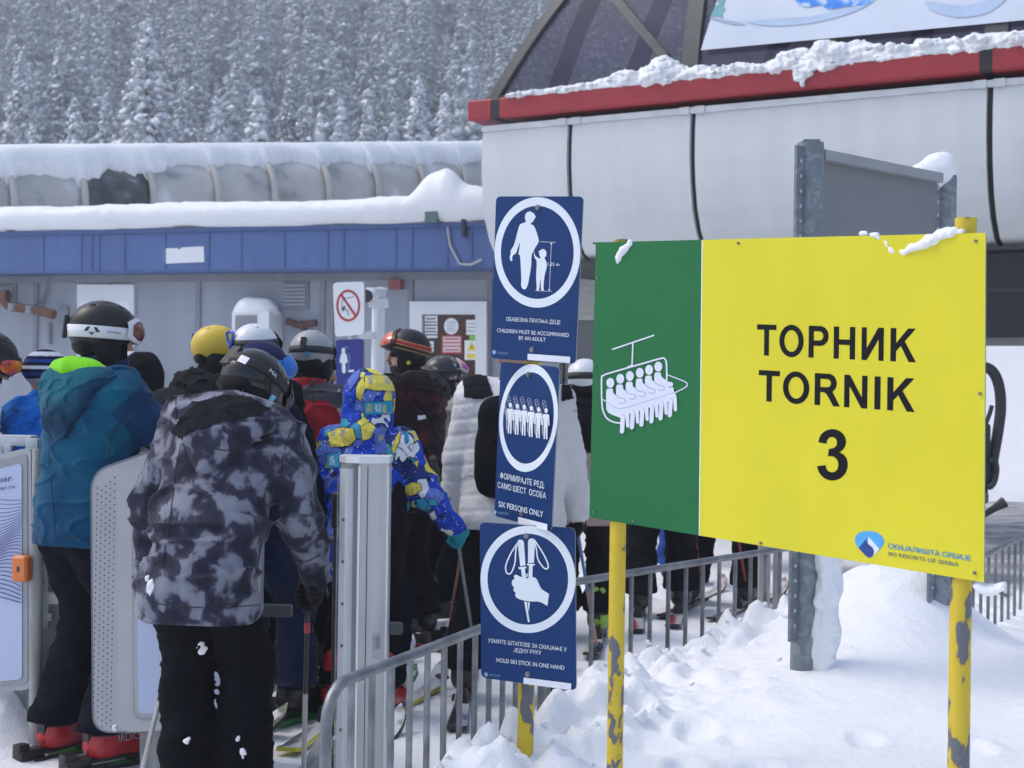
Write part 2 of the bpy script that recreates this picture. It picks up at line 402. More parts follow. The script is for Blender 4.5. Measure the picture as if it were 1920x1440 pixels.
tag(mb.build('shaded_path_mat', dirty_shaded), kind='structure')
# loose clods of snow along the bank
mb = MB(); rr = random.Random(3)
for i in range(150):
    y = rr.uniform(4.3, 8.2); x = float(np.interp(y, XB_Y, XB_X))+abs(rr.gauss(.10, .22)); r = rr.uniform(.005, .015)*(1.6 if rr.random() < .10 else 1)
    b = bmesh.new(); bmesh.ops.create_icosphere(b, subdivisions=2, radius=r)
    for v in b.verts: v.co *= 1+.35*math.sin(v.co.x/r*2.3+i)*math.cos(v.co.y/r*1.9+v.co.z/r*2.6+i*2)
    mb.bm(b, 0, Matrix.Translation((x, y, gz(x, y)+r*.35)))
tag(mb.build('snow_clods', snow, smooth=60), kind='stuff')

# ------------------------------------------------------------------ forest
needle = mk('frosted_needles', (.12, .14, .15), rough=.9, scale=1.3, ramp=[(.3, (.30, .345, .385)), (.5, (.48, .54, .59)), (.75, (.68, .73, .78))])
tsnow = mk('snow_on_branches', (.88, .90, .93), rough=.7, var=.08, scale=2)
bark = mk('frosted_bark', (.14, .12, .11), rough=.95, var=.4, scale=14, stretch=(1, 1, .2))
PIL = np.array([(1, 0, -.15), (.3, .9, 0), (-.8, .55, .1), (-.8, -.55, .1), (.3, -.9, 0), (0, 0, .8), (.1, 0, -.8)], float)
PILF = np.array([(i, (i+1) % 5, 5) for i in range(5)]+[((i+1) % 5, i, 6) for i in range(5)])
def crown_arrays(seed, levels, nb, nc, R, H, base, cs, droop=.35, snowy=1.0, power=.85):
    r = np.random.RandomState(seed); C, S, A, T = [], [], [], []
    for i in range(levels):
        t = (i+r.rand())/levels; z0 = base+(H-base)*t; rad = R*((1-t)**power)*r.uniform(.7, 1.2)+.04*R
        n_ = max(3, int(nb*(1-.5*t))); a0 = r.rand()*6.28
        for k in range(n_):
            a = a0+6.283*k/n_+r.normal()*.3; L = rad*r.uniform(.45, 1.15); zb = z0+r.normal()*.35*(H-base)/levels
            m = max(1, int(nc*(L/R)**.6+.5)); up = r.rand() < snowy
            for c in range(m):
                d = L*min((c+.5+.7*r.rand())/m, 1.1); sd_ = r.normal()*.25*d
                C.append((math.cos(a)*d-math.sin(a)*sd_, math.sin(a)*d+math.cos(a)*sd_, zb-droop*d*d/R*1.2+r.normal()*.25*cs)); A.append(a+r.normal()*.5); S.append(cs*(1.05-.45*t)*r.uniform(.55, 1.35)); T.append(up and r.rand() < .85)
    C, S, A, T = np.array(C), np.array(S), np.array(A), np.array(T); k = len(C)
    w = PIL[None]*r.uniform(.55, 1.35, (k, 7, 3))*S[:, None, None]
    tl = r.normal(size=(k, 1))*.35-droop; w[:, :, 2] += w[:, :, 0]*tl+w[:, :, 1]*r.normal(size=(k, 1))*.35
    ca, sa = np.cos(A)[:, None], np.sin(A)[:, None]
    w = np.stack([w[:, :, 0]*ca-w[:, :, 1]*sa, w[:, :, 0]*sa+w[:, :, 1]*ca, w[:, :, 2]], 2)+C[:, None]
    F_ = (PILF[None]+7*np.arange(k)[:, None, None]).reshape(-1, 3)
    M = np.concatenate([np.repeat(T[:, None], 5, 1), np.zeros((k, 5), bool)], 1).reshape(-1).astype(np.int32)
    return w.reshape(-1, 3), F_, M
def tree(name, seed, H, R, levels, nb, nc, cs, base, snowy, label, loc, droop=.35, power=.85, mats=None):
    root = thing(name, label, 'tree', loc, rnd.random()*6.28, 'snow-laden trees at the foot of the wooded hill')
    V, F_, M = crown_arrays(seed, levels, nb, nc, R, H, base, cs, droop, snowy, power)
    npmesh('crown', V, F_, [needle, tsnow], M, root, True, world=False)
    t = MB(); t.tube([(0, 0, -.5), (.05*R, 0, H*.4), (0, .04*R, H*.97)], [H*.017, H*.012, .02], 7); t.build('trunk', bark, root, world=False)
    return root
FRONT = [  # px, top y, half width m, depth, snowy share, levels, label
    (275, 40, 2.15, 52, 1.0, 26, 'tallest snow-covered spruce, bright white, standing alone above the tunnel roof'),
    (483, 172, 1.35, 51, 1.0, 15, 'short rounded snow-laden pine, bright white, right of the tallest spruce'),
    (405, 186, 1.25, 52, .92, 14, 'small lopsided snowy spruce between the tallest spruce and the bright rounded pine'),
    (640, 186, 1.05, 54, .9, 15, 'slim snowy spruce at mid roof, grey-white with thin top'),
    (600, 220, .85, 52, 1.0, 11, 'low stubby snowy fir peeking over the tunnel roof'),
    (690, 176, 1.2, 56, .8, 16, 'greyish snowy spruce left of the pair by the lift station'),
    (785, 150, 1.4, 56, .92, 18, 'pointed snowy spruce, left one of the pair by the lift station'),
    (835, 178, 1.5, 53, .96, 15, 'broad snowy spruce, right one of the pair, nearest to the lift station'),
    (890, 120, 1.2, 66, .6, 20, 'spruce half hidden behind the nose of the lift station'),
    (548, 135, 1.3, 70, .45, 20, 'darker spruce with little snow behind the bright rounded pine'),
    (140, 190, 1.5, 53, .85, 15, 'broad snow-dusted spruce left of the tallest spruce, over the tunnel'),
    (40, 98, 1.0, 66, .6, 18, 'tall thin spruce with bare lower trunk at the left picture edge'),
    (112, 82, 1.0, 68, .55, 20, 'tall dusky spruce with visible trunk, second from the left edge'),
    (200, 175, .9, 63, .6, 17, 'grey spruce tucked against the left side of the tallest spruce'),
    (62, 232, 1.0, 55, .8, 14, 'low wide snowy bush-like fir above the left end of the roof'),
    (345, 150, 1.1, 68, .5, 19, 'dim grey spruce just right of the tallest spruce'),
    (-20, 205, 1.1, 57, .8, 16, 'snowy fir cut by the left picture edge'),
    (740, 215, .7, 56, .9, 12, 'small white fir low between the grey spruce and the pointed pair'),
    (440, 120, 1.1, 74, .45, 20, 'thin grey spruce rising behind the small lopsided one'),
]
for i, (px, ty, R, D, sn, lv, lab) in enumerate(FRONT):
    top = P(px, ty, D); g = gz(top.x, D); H = top.z-g
    bare = 'trunk' in lab
    tree('spruce_tree', 100+i, H, R, int(lv*2.0)+8, 15, 6, .17 if sn < .9 else .20, H*(.42 if bare else .10), sn, lab, (top.x, D, g))
protos = [[crown_arrays(300+i+10*j, (22, 13)[j], (10, 8)[j], (4, 3)[j], 1.7, 11, .7, (.29, .44)[j], .3, [.27, .2, .34, .16][i], .8) for i in range(4)] for j in range(2)]
Vs, Fs, Ms = [], [], []; off = 0; rs = np.random.RandomState(5)
y = 64.0
while y < 240:
    step = (1.75+y*.008) if y < 112 else (2.1+y*.010); xw = .40*y+6; x = -xw
    while x < xw*.75:
        px_, py_ = x+rs.normal()*step*.35, y+rs.normal()*step*.35
        V, F_, M = protos[0 if y < 112 else 1][rs.randint(4)]; sc = rs.uniform(.36, .82) if y < 112 else rs.uniform(.5, 1.0); a = rs.rand()*6.28
        W = np.stack([(V[:, 0]*math.cos(a)-V[:, 1]*math.sin(a))*sc*rs.uniform(.85, 1.2), (V[:, 0]*math.sin(a)+V[:, 1]*math.cos(a))*sc, V[:, 2]*sc], 1)
        Vs.append(W+np.array([px_, py_, gz(px_, py_)])); Fs.append(F_+off); Ms.append(M); off += len(V); x += step
    y += step*1.05
tag(npmesh('far_forest', np.concatenate(Vs), np.concatenate(Fs), [needle, tsnow], np.concatenate(Ms), None, True),
    'frosted evergreen forest covering the hillside behind the buildings', 'forest', kind='stuff')

# ------------------------------------------------------------------ blue-eaved building
WP = Plane(900, 507, 19.8, 17.7)
wallm = mk('grey_wall_panel', (.30, .325, .375), rough=.6, var=.10, scale=3.2, stretch=(1, 1, .15), detail=6, bump=.1, bscale=30)
jointm = mk('wall_joint', (.23, .245, .275), rough=.7)
bluem = mk('blue_fascia_paint', (.072, .135, .325), rough=.5, var=.14, scale=5, stretch=(1, 1, .10), detail=6)
whitem = mk('white_plastic', (.72, .74, .77), rough=.4, var=.03)
darkm = mk('dark_metal', (.03, .032, .036), rough=.5)
paper = mk('white_paper', (.78, .80, .83), rough=.7, var=.03)
bld = thing('service_building', 'grey panelled service building with long blue eaves and snow-covered roof', 'building', (WP.o.x, WP.o.y, 0))
def wa(px, py=600): return (WP.w(px, py)-WP.o).dot(WP.u)
def wpt(a, z, off=0.0): q = WP.o+WP.u*a+WP.n*off; return Vector((q.x, q.y, z))
def wslab(mb, a0, a1, z0, z1, o0, o1, mi=0):
    mb.prism([wpt(a0, z0, o0), wpt(a1, z0, o0), wpt(a1, z1, o0), wpt(a0, z1, o0)], WP.n*(o1-o0), mi)
def wq(mb, p4, thick, off=0.0, mi=0):
    mb.prism([WP.w(x, y)+WP.n*off for x, y in p4], WP.n*thick, mi)
A0, A1 = wa(-260), wa(1180)
m_ = MB(); wslab(m_, A0, A1, 0, 3.0, -6, 0); m_.build('wall', wallm, bld)
m_ = MB()
for px in (68, 205, 372, 605, 622, 770, 918):
    a = wa(px); wslab(m_, a-.035, a+.035, 0, 2.93, .002, .03)
wslab(m_, A0, A1, 2.84, 2.96, .002, .05)
m_.build('panel_joint', jointm, bld)
m_ = MB(); wslab(m_, A0, A1, 2.97, 3.50, -.3, .42); m_.build('fascia', bluem, bld)
m_ = MB()
for px in [-60, 30, 115, 185, 205, 218, 265, 340, 420, 480, 560, 640, 668, 765, 795, 860, 905, 1000, 1090]:
    a = wa(px, 480); wslab(m_, a-.012, a+.012, 2.98, 3.49, .422, .430)
wslab(m_, A0, A1, 3.475, 3.53, .40, .46); wslab(m_, A0, A1, 2.94, 2.968, .05, .43)
m_.build('fascia_joint', mk('fascia_edge', (.055, .105, .255), rough=.6), bld)
# roof snow
na, prof = 420, [(.44, 3.54), (.50, 3.57), (.55, 3.64), (.56, 3.74), (.50, 3.82), (.36, 3.87), (.1, 3.90), (-.8, 3.93), (-2.5, 3.96), (-6, 4.0)]
pts = []; AH = wa(838, 430)
for i in range(na):
    a = A0+(A1-A0)*i/(na-1)
    hump = .31*math.exp(-(abs(a-AH)/.30)**3)+.13*math.exp(-((a-AH-.45)/.40)**2)
    for j, (o, z) in enumerate(prof):
        nz_ = float(fbm(np.array([a*1.7]), np.array([j*.4+3]), 7)[0]-.47)*.10+float(fbm(np.array([a*7]), np.array([j*1.1]), 8)[0]-.47)*.035
        dz = nz_*(1.0 if j < 7 else .5)+hump*max(0, 1-abs(j-5.0)/3.4)
        pts.append(wpt(a, z+dz, o+nz_*.4))
m_ = MB(); m_.grid(pts, na, len(prof)); m_.build('roof_snow', snow, bld, smooth=180)
m_ = MB(); wslab(m_, AH-.10, AH+.07, 3.53, 3.86, .30, .545); m_.build('roof_vent', mk('vent_glass_green', (.10, .17, .17), rough=.3), bld)
def louver(p4, name='louver_vent'):
    (x0, y0), (x1, y1) = p4
    m = MB(); wq(m, [(x0, y0), (x1, y0), (x1, y1), (x0, y1)], .03); o = m.build(name, jointm, bld)
    m = MB(); n = 6
    for k in range(n):
        ya = y0+6+(y1-y0-10)*k/n; wq(m, [(x0+4, ya), (x1-4, ya), (x1-4, ya+(y1-y0)/n*.55), (x0+4, ya+(y1-y0)/n*.55)], .03, .03)
    m.build('slat', wallm, o)
louver([(-25, 533), (32, 572)]); louver([(532, 528), (580, 580)])
m_ = MB(); wq(m_, [(148, 534), (254, 534), (254, 800), (148, 800)], .05); b_ = m_.build('window', whitem, bld)
m_ = MB(); wq(m_, [(154, 566), (248, 566), (248, 795), (154, 795)], .012, .05); m_.build('window_blind', mk('white_blind', (.80, .83, .88), rough=.5, var=.03), b_)
m_ = MB(); wq(m_, [(115, 575), (130, 575), (130, 610), (115, 610)], .05); wq(m_, [(93, 605), (97, 605), (97, 645), (93, 645)], .06); m_.build('wall_handle', jointm, bld)
# door with notices
m_ = MB()
for p4 in ([(773, 566), (917, 566), (917, 590), (773, 590)], [(773, 590), (796, 590), (796, 1000), (773, 1000)], [(896, 590), (917, 590), (917, 1000), (896, 1000)]): wq(m_, p4, .10, .004)
m_.build('door_frame', whitem, bld)
m_ = MB(); wq(m_, [(796, 590), (896, 590), (896, 1000), (796, 1000)], .03, .004)
dr = m_.build('door', mk('dark_door_glass', (.035, .04, .042), rough=.08, spec=.6, ramp=[(.35, (.012, .022, .016)), (.5, (.02, .02, .02)), (.62, (.06, .01, .01)), (.75, (.012, .012, .012))], scale=1.6, stretch=(1, 1, .5)), bld)  # the ramp's reddish tone is a reflection painted into the dark glass
def notice(p4, col, lines, lcol, name='notice', border=None):
    m = MB(); x0, y0, x1, y1 = p4
    wq(m, [(x0, y0), (x1, y0), (x1, y1), (x0, y1)], .006, .034)
    for k in range(lines):
        yy = y0+(y1-y0)*(k+1)/(lines+1); ww = (x1-x0)*(.36+.06*((k*7) % 3)); xm = (x0+x1)/2
        wq(m, [(xm-ww, yy-1.1), (xm+ww, yy-1.1), (xm+ww, yy+1.1), (xm-ww, yy+1.1)], .002, .0402, 1)
    if border:
        for q in ([(x0, y0), (x1, y0), (x1, y0+2.6), (x0, y0+2.6)], [(x0, y1-2.6), (x1, y1-2.6), (x1, y1), (x0, y1)], [(x0, y0+2.6), (x0+2.6, y0+2.6), (x0+2.6, y1-2.6), (x0, y1-2.6)], [(x1-2.6, y0+2.6), (x1, y0+2.6), (x1, y1-2.6), (x1-2.6, y1-2.6)]): wq(m, q, .003, .0402, 2)
    return m.build(name, [mk('notice_'+col[0], col[1], rough=.5, var=.03), mk('print_'+lcol[0], lcol[1], rough=.6), mk('notice_red', (.5, .04, .05), rough=.5)], dr)
W_, G_, K_ = ('white', (.78, .8, .82)), ('grey', (.35, .36, .4)), ('black', (.03, .03, .03))
notice((798, 592, 822, 634), W_, 6, K_); notice((830, 629, 868, 663), ('pinkish', (.72, .62, .62)), 4, ('red', (.5, .06, .07)), border=1)
notice((876, 600, 896, 628), W_, 3, G_); notice((800, 640, 815, 660), W_, 2, ('red', (.5, .06, .07)))
n_ = notice((873, 638, 900, 675), W_, 0, K_)
m_ = MB(); wq(m_, [(886, 641), (896, 658), (877, 658)], .002, .0402, 0); wq(m_, [(878, 664), (896, 664), (896, 672), (878, 672)], .002, .0402, 0)
wq(m_, [(887, 646), (889, 651), (886, 652), (888, 656), (884, 650.5), (887, 650)], .001, .0424, 1)
m_.build('warning_symbol', [mk('warning_yellow', (.80, .62, .03)), darkm], n_)
m_ = MB(); wq(m_, WP.ellipse(848, 612, 13.5, 15.5, 24), .006, .034)
for k in range(5): wq(m_, [(840, 603+k*4.2), (856, 603+k*4.2), (856, 604.4+k*4.2), (840, 604.4+k*4.2)], .001, .0402, 1)
m_.build('round_notice', [paper, mk('print_grey', (.35, .36, .4))], dr)
m_ = MB(); wq(m_, [(882, 629), (900, 629), (900, 637), (882, 637)], .006, .034); m_.build('green_sticker', mk('sticker_green', (.25, .6, .06)), dr)
m_ = MB(); wq(m_, [(735, 525), (757, 525), (757, 543), (735, 543)], .12); m_.build('alarm_box', mk('alarm_red', (.30, .07, .07), rough=.5), bld)
m_ = MB(); q4 = [(338, 471), (362, 470), (366, 474), (370, 469), (411, 467), (412, 496), (338, 499)]
m_.prism([WP.w(x, y)+WP.n*.424 for x, y in q4], WP.n*.004); m_.build('sticker', paper, bld)
m_ = MB(); wq(m_, [(1082, 522), (1120, 522), (1120, 600), (1082, 600)], .06)
for k in range(6): wq(m_, [(1082, 524+k*13), (1120, 524+k*13), (1120, 527+k*13), (1082, 527+k*13)], .012, .06)
m_.build('roller_shutter', mk('beige_shutter', (.45, .44, .42), rough=.6), bld)
m_ = MB(); wq(m_, [(1082, 600), (1120, 600), (1120, 760), (1082, 760)], .02); m_.build('window', mk('dull_glass', (.12, .13, .14), rough=.2), bld)
m_ = MB(); m_.tube([WP.w(862, 432)+WP.n*.45, WP.w(866, 465)+WP.n*.45, WP.w(884, 500)+WP.n*.45, WP.w(905, 502)+WP.n*.47, WP.w(925, 492)+WP.n*.45], .018, 6)
m_.build('cable', mk('grey_cable', (.42, .43, .46)), bld)
m_ = MB(); m_.tube([WP.w(893, 450)+WP.n*.46, WP.w(892, 410)+WP.n*.46], .035, 8); m_.build('antenna_mast', darkm, bld)
m_ = MB(); m_.tube([WP.w(80, 580)+WP.n*.05, WP.w(95, 520)+WP.n*.05], .02, 6); m_.build('cable', jointm, bld)
rust = mk('brown_flue_pipe', (.11, .045, .025), rough=.6, var=.4, scale=9)
m_ = MB(); pp = smooth_line([WP.w(x, y)+WP.n*.30 for x, y in ((5, 557), (26, 558), (34, 568), (45, 576), (90, 583), (125, 592))], 5)
m_.tube(pp, .068, 10); m_.tube([WP.w(15, 560)+WP.n*.3, WP.w(40, 556)+WP.n*.3], .08, 10); fl = m_.build('flue_pipe', rust, bld)
m_ = MB(); m_.tube([WP.w(50, 571)+WP.n*.3, WP.w(50, 584)+WP.n*.3], .082, 10); m_.tube([WP.w(82, 575)+WP.n*.3, WP.w(82, 590)+WP.n*.3], .08, 10)
m_.tube([WP.w(82, 580)+WP.n*.3, WP.w(82, 560)+WP.n*0], .02, 6); m_.build('pipe_clip', jointm, fl)
# air conditioner with its snow
ac = thing('air_conditioner', 'white air conditioner box hung on the grey wall under a thick cap of snow', 'air conditioner', WP.w(500, 650))
m_ = MB(); c0 = WP.w(497, 618)+WP.n*.22; Rw = Matrix.Rotation(-math.radians(17.7), 3, 'Z')
m_.box(c0, (.55, .42, .46), Rw, .02); a_ = m_.build('body', whitem, ac)
m_ = MB(); m_.box(c0+WP.n*.213+WP.u*-.06, (.32, .012, .34), Rw, .004); m_.build('fan_grille', jointm, a_)
m_ = MB(); m_.box(WP.w(517, 660)+WP.n*.1, (.06, .2, .25), Rw); m_.build('bracket', jointm, ac)
sdf('snow_cap', [el(WP.w(495, 580)+WP.n*.22+Vector((0, 0, -.05)), (.30, .24, .20), None, .05), el(WP.w(480, 585)+WP.n*.22, (.17, .2, .16), None, .08), el(WP.w(512, 588)+WP.n*.22, (.17, .2, .14), None, .08)], .025, snow, ac,
    cuts=[(WP.w(497, 592), (0, 0, -1))], wr=(.008, 20, 3, 1), world=True)
m_ = MB(); m_.tube([WP.w(545, 602)+WP.n*.12, WP.w(565, 610)+WP.n*.1, WP.w(600, 606)+WP.n*.12], .05, 7); m_.tube([WP.w(570, 604)+WP.n*.12, WP.w(580, 625)+WP.n*.1], .045, 7)
tag(m_.build('dried_wreath', mk('dry_leaves_brown', (.10, .05, .045), rough=.9, var=.5, scale=30, bump=1, bscale=60)), 'brown dried wreath hanging on the grey wall beside the air conditioner', 'wreath')
m_ = MB(); wq(m_, [(290, 698), (330, 698), (330, 830), (290, 830)], .012, .55); wq(m_, [(306, 830), (314, 830), (314, 1000), (306, 1000)], .05, .52)
tag(m_.build('notice_board', whitem), 'blank white board on a stand behind the black hooded skier', 'board')

# ------------------------------------------------------------------ covered conveyor tunnel on the roof
tun = thing('conveyor_tunnel', 'long barrel-vaulted plastic tunnel under thick snow running uphill behind the blue eaves', 'tunnel', (-8, 24, 0))
TA, TB = P(0, 402, 24.0), P(890, 367, 30.5)
def tpt(t, ang, r):
    """ang from the near lower side (0) over the top (90) to the far side (180)"""
    c = TA+(TB-TA)*t; ax = (TB-TA).normalized(); nn = Vector((ax.y, -ax.x, 0)).normalized(); up = Vector((0, 0, 1)); c = c+Vector((0, 0, .12))-nn*.5
    return c+nn*(r*math.cos(ang))+up*(r*math.sin(ang)*.97)
def t_of(px):
    lo, hi = -.4, 1.6
    for _ in range(40):
        m = (lo+hi)/2; q = tpt(m, .3, .72); x = 960+FPX*(q.x*CR+(q.z-CAMH)*SR)/q.y
        lo, hi = (m, hi) if x < px else (lo, m)
    return lo
RIBS = [t_of(p) for p in (-220, -105, 22, 155, 283, 405, 510, 612, 705, 790, 870, 945, 1015, 1080)]
poly = mk('cloudy_polycarbonate', (.36, .36, .345), rough=.3, var=.3, scale=1.7, ramp=[(.30, (.20, .205, .21)), (.42, (.40, .40, .39)), (.6, (.50, .49, .47)), (.74, (.68, .69, .71))], coat=.3)
polyd = mk('dark_polycarbonate', (.05, .055, .06), rough=.2, var=.5, scale=2.5, ramp=[(.4, (.03, .033, .038)), (.6, (.10, .105, .11)), (.72, (.5, .52, .55))])
ribm = mk('tunnel_rib_metal', (.47, .44, .41), rough=.5)
for i in range(len(RIBS)-1):
    a, b = RIBS[i], RIBS[i+1]; m_ = MB(); pts = []
    for k in range(8):
        for j in range(14): pts.append(tpt(a+(b-a)*k/7, math.radians(-22+j*15.5), .72))
    m_.grid(pts, 8, 14); m_.build('vault_panel', polyd if i == 3 else poly, tun, smooth=180)
for t in RIBS:
    m_ = MB(); m_.tube([tpt(t, math.radians(-25+j*11), .79) for j in range(20)], .06, 8); m_.build('rib', ribm, tun, smooth=180)
m_ = MB(); m_.tube([tpt(RIBS[0], math.radians(-24), .74), tpt(RIBS[-1], math.radians(-24), .74)], .06, 8); m_.build('base_rail', mk('orange_brown_rail', (.25, .10, .04), rough=.7), tun)
m_ = MB()
for t in RIBS[::2]: q = tpt(t, math.radians(-24), .74); m_.tube([q, (q.x, q.y, 0)], .08, 6)
m_.build('support_post', ribm, tun)
nu, nv = 520, 30; pts = []
for i in range(nu):
    t = RIBS[0]+(RIBS[-1]-RIBS[0])*i/(nu-1)
    seg = max(k for k in range(len(RIBS)) if RIBS[k] <= t+1e-9); fr = 0 if seg >= len(RIBS)-1 else (t-RIBS[seg])/(RIBS[seg+1]-RIBS[seg])
    low = 44+9*math.sin(math.pi*fr)**2; ln = -13*(abs(fr-.5) > .44)+20*(float(fbm(np.array([t*26]), np.array([2.]), 31)[0])-.47)+9*(float(fbm(np.array([t*120]), np.array([5.]), 33)[0])-.47)
    low = low-12*max(0, 1-abs(t-.1)/.25)+ (8 if .3 < t < .8 else 0)
    for j in range(nv):
        s_ = j/(nv-1); an = low+ln*(1-s_)**14+(172-low)*s_; r = .74+.31*min(1, s_*5)**.55*(1+.12*(float(fbm(np.array([t*9]), np.array([s_*3]), 35)[0])-.47))
        if j == 0: r = .715
        pts.append(tpt(t, math.radians(an), r))
m_ = MB(); m_.grid(pts, nu, nv); m_.build('tunnel_snow', snow, tun, smooth=180)
# ------------------------------------------------------------------ chairlift station
SO = P(890, 190, 16.0); SE = Vector((.85, -.527, 0)).normalized(); SI = Vector((.527, .85, 0)).normalized()
ZT, ZB = SO.z, SO.z-.21
sta = thing('chairlift_station', 'white chairlift station body with red band and smoked canopy hanging over the queue', 'lift station', (SO.x+4*SE.x, SO.y+4*SE.y, 0))
def sp(s, z, o=0.0): q = SO+SE*s+SI*o; return Vector((q.x, q.y, z))
def ss(px, py, o=0.0):
    """station length and height of the point of the plane at inset o seen at a pixel"""
    c = Vector((0, 0, CAMH)); d = P(px, py, 1.0)-c; t = (SO+SI*o-c).dot(SI)/d.dot(SI); q = c+d*t
    return (q-SO).dot(SE), q.z
panelm = mk('station_white_panel', (.62, .64, .65), rough=.35, var=.06, scale=4, spec=.5, stretch=(1, 1, .12), detail=6)
blackm = mk('black_rubber', (.015, .015, .016), rough=.6)
redm = mk('red_band_paint', (.33, .017, .026), rough=.45, var=.08, scale=3)
trimm = mk('aluminium_trim', (.60, .61, .63), rough=.4, metal=.3)
prof = [(.035, 4.13), (.02, 3.95), (.02, 3.7), (.045, 3.45), (.10, 3.2), (.19, 3.0), (.32, 2.84), (.50, 2.76)]
edges = [ss(898, 240)[0], ss(1066, 232)[0], ss(1297, 215)[0], ss(1855, 150)[0], 8.6, 11.2, 13.6]
for a, b in zip(edges[:-1], edges[1:]):
    m = MB(); pts = []
    g = .028
    P2 = []
    for i in range(len(prof)-1):
        for k in range(4): t = k/4; P2.append((prof[i][0]*(1-t)+prof[i+1][0]*t, prof[i][1]*(1-t)+prof[i+1][1]*t))
    P2.append(prof[-1])
    for s in (a+g, b-g):
        for o, z in P2: pts.append(sp(s, z, o))
        for o, z in P2[::-1]: pts.append(sp(s, z, o+.05))
    n = len(P2)*2; m.add(pts, [(i, (i+1) % n, (i+1) % n+n, i+n) for i in range(n)]+[tuple(range(n))[::-1], tuple(range(n, 2*n))])
    m.build('body_panel', panelm, sta, smooth=30)
m = MB(); pts = []                     # dark hull behind the panels, with the closed nose
S0, S1 = edges[0]+.03, 13.6
for s in (S0, S1):
    for o, z in prof: pts.append(sp(s, z, o+.045))
    pts += [sp(s, 2.78, 3.6), sp(s, 4.2, 3.6)]
n = len(prof)+2; m.add(pts, [(i, (i+1) % n, (i+1) % n+n, i+n) for i in range(n)]+[tuple(range(n))[::-1], tuple(range(n, 2*n))]); m.build('hull', blackm, sta, smooth=0)
m = MB()
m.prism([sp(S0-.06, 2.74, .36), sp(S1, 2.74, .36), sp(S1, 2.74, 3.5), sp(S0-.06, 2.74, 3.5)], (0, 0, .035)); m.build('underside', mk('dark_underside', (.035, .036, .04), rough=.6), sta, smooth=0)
m = MB()
m.prism([sp(S0, ZB-.055, .012), sp(S1, ZB-.055, .012), sp(S1, ZB-.115, .012), sp(S0, ZB-.115, .012)], SI*.03)
for px in (1066, 1297, 1855):
    s = ss(px, 215)[0]; m.prism([sp(s-.13, ZB-.05, 0), sp(s-.03, ZB-.05, 0), sp(s-.03, ZB-.12, 0), sp(s-.13, ZB-.12, 0)], SI*.011); m.prism([sp(s+.03, ZB-.05, 0), sp(s+.13, ZB-.05, 0), sp(s+.13, ZB-.12, 0), sp(s+.03, ZB-.12, 0)], SI*.011)
m.build('top_trim', trimm, sta)
J = [ss(935, 205)[0], ss(1853, 105)[0], 9.5]
m = MB(); cuts = [S0-.12]+[x for j in J for x in (j-.055, j+.055)]+[S1]
def band(m, a, b, o0):
    q = [(o0+.015, ZB), (o0, ZB+.02), (o0, ZT-.02), (o0+.02, ZT), (.34, ZT), (.34, ZB)]
    pts = [sp(s, z, o) for s in (a, b) for o, z in q]; n = 6
    m.add(pts, [(i, (i+1) % n, (i+1) % n+n, i+n) for i in range(n)]+[tuple(range(n))[::-1], tuple(range(n, 2*n))])
for k in range(0, len(cuts)-1, 2): band(m, cuts[k], cuts[k+1], -.07)
rb = m.build('red_band', redm, sta, smooth=30)
for j in J: m = MB(); band(m, j-.055, j+.055, -.065); m.build('band_joint', blackm, rb, smooth=30)
# canopy
def co(z): t = max(0, z-ZT); return .16+.10*t+.115*t*t
def cs(z): t = max(0, z-ZT); return .10+.60*t+.05*t*t
glass = mk('smoked_canopy_glass', (.06, .05, .085), rough=.12, var=.25, scale=1.1, alpha=.80, spec=.5, ramp=[(.3, (.016, .015, .038)), (.55, (.034, .031, .072)), (.75, (.065, .055, .10))])
framem = mk('canopy_frame', (.085, .092, .085), rough=.5)
zs = [ZT+.02+i*.16 for i in range(17)]
m = MB(); pts = [sp(cs(z)+(13.4-cs(z))*k/60, z, co(z)) for k in range(61) for z in zs]; m.grid(pts, 61, len(zs)); m.build('canopy', glass, sta, smooth=180)
def strut(m, P0, P1, w, d=.05, n=12):
    """bar on the canopy surface between two (s, z) points"""
    for lst in [[(P0[0]+(P1[0]-P0[0])*i/n, P0[1]+(P1[1]-P0[1])*i/n) for i in range(n+1)]]:
        A = []
        ds, dz = P1[0]-P0[0], P1[1]-P0[1]; L = math.hypot(ds, dz); us, uz = -dz/L*w/2, ds/L*w/2
        vs = []
        for s, z in lst: vs += [sp(s+us, z+uz, co(z+uz)-d), sp(s-us, z-uz, co(z-uz)-d), sp(s-us, z-uz, co(z-uz)+.02), sp(s+us, z+uz, co(z+uz)+.02)]
        fs = [(i*4+k, i*4+(k+1) % 4, i*4+4+(k+1) % 4, i*4+4+k) for i in range(n) for k in range(4)]
        m.add(vs, fs+[(0, 1, 2, 3), (n*4+3, n*4+2, n*4+1, n*4)])
def cp(px, py): 
    o = .3
    for _ in range(5): s, z = ss(px, py, o); o = co(z)
    return s, z
m = MB(); vs = []
for z in zs: vs += [sp(cs(z)-.04, z, co(z)-.05), sp(cs(z)+.09, z, co(z)-.05), sp(cs(z)+.09, z, co(z)+.03), sp(cs(z)-.04, z, co(z)+.03)]
m.add(vs, [(i*4+k, i*4+(k+1) % 4, i*4+4+(k+1) % 4, i*4+4+k) for i in range(len(zs)-1) for k in range(4)]); m.build('canopy_frame', framem, sta)
for a, b, w in (((1250, 108), (1155, -5), .085), ((1297, 125), (1334, -130), .17), ((1560, 92), (1590, -160), .12), ((1870, 66), (1900, -190), .2)):
    m = MB(); strut(m, cp(*a), cp(*b), w); m.build('canopy_frame', framem, sta)
m = MB(); strut(m, (.2, ZT+.03), (13, ZT+.03), .07, .03, 4); m.build('canopy_frame', framem, sta)
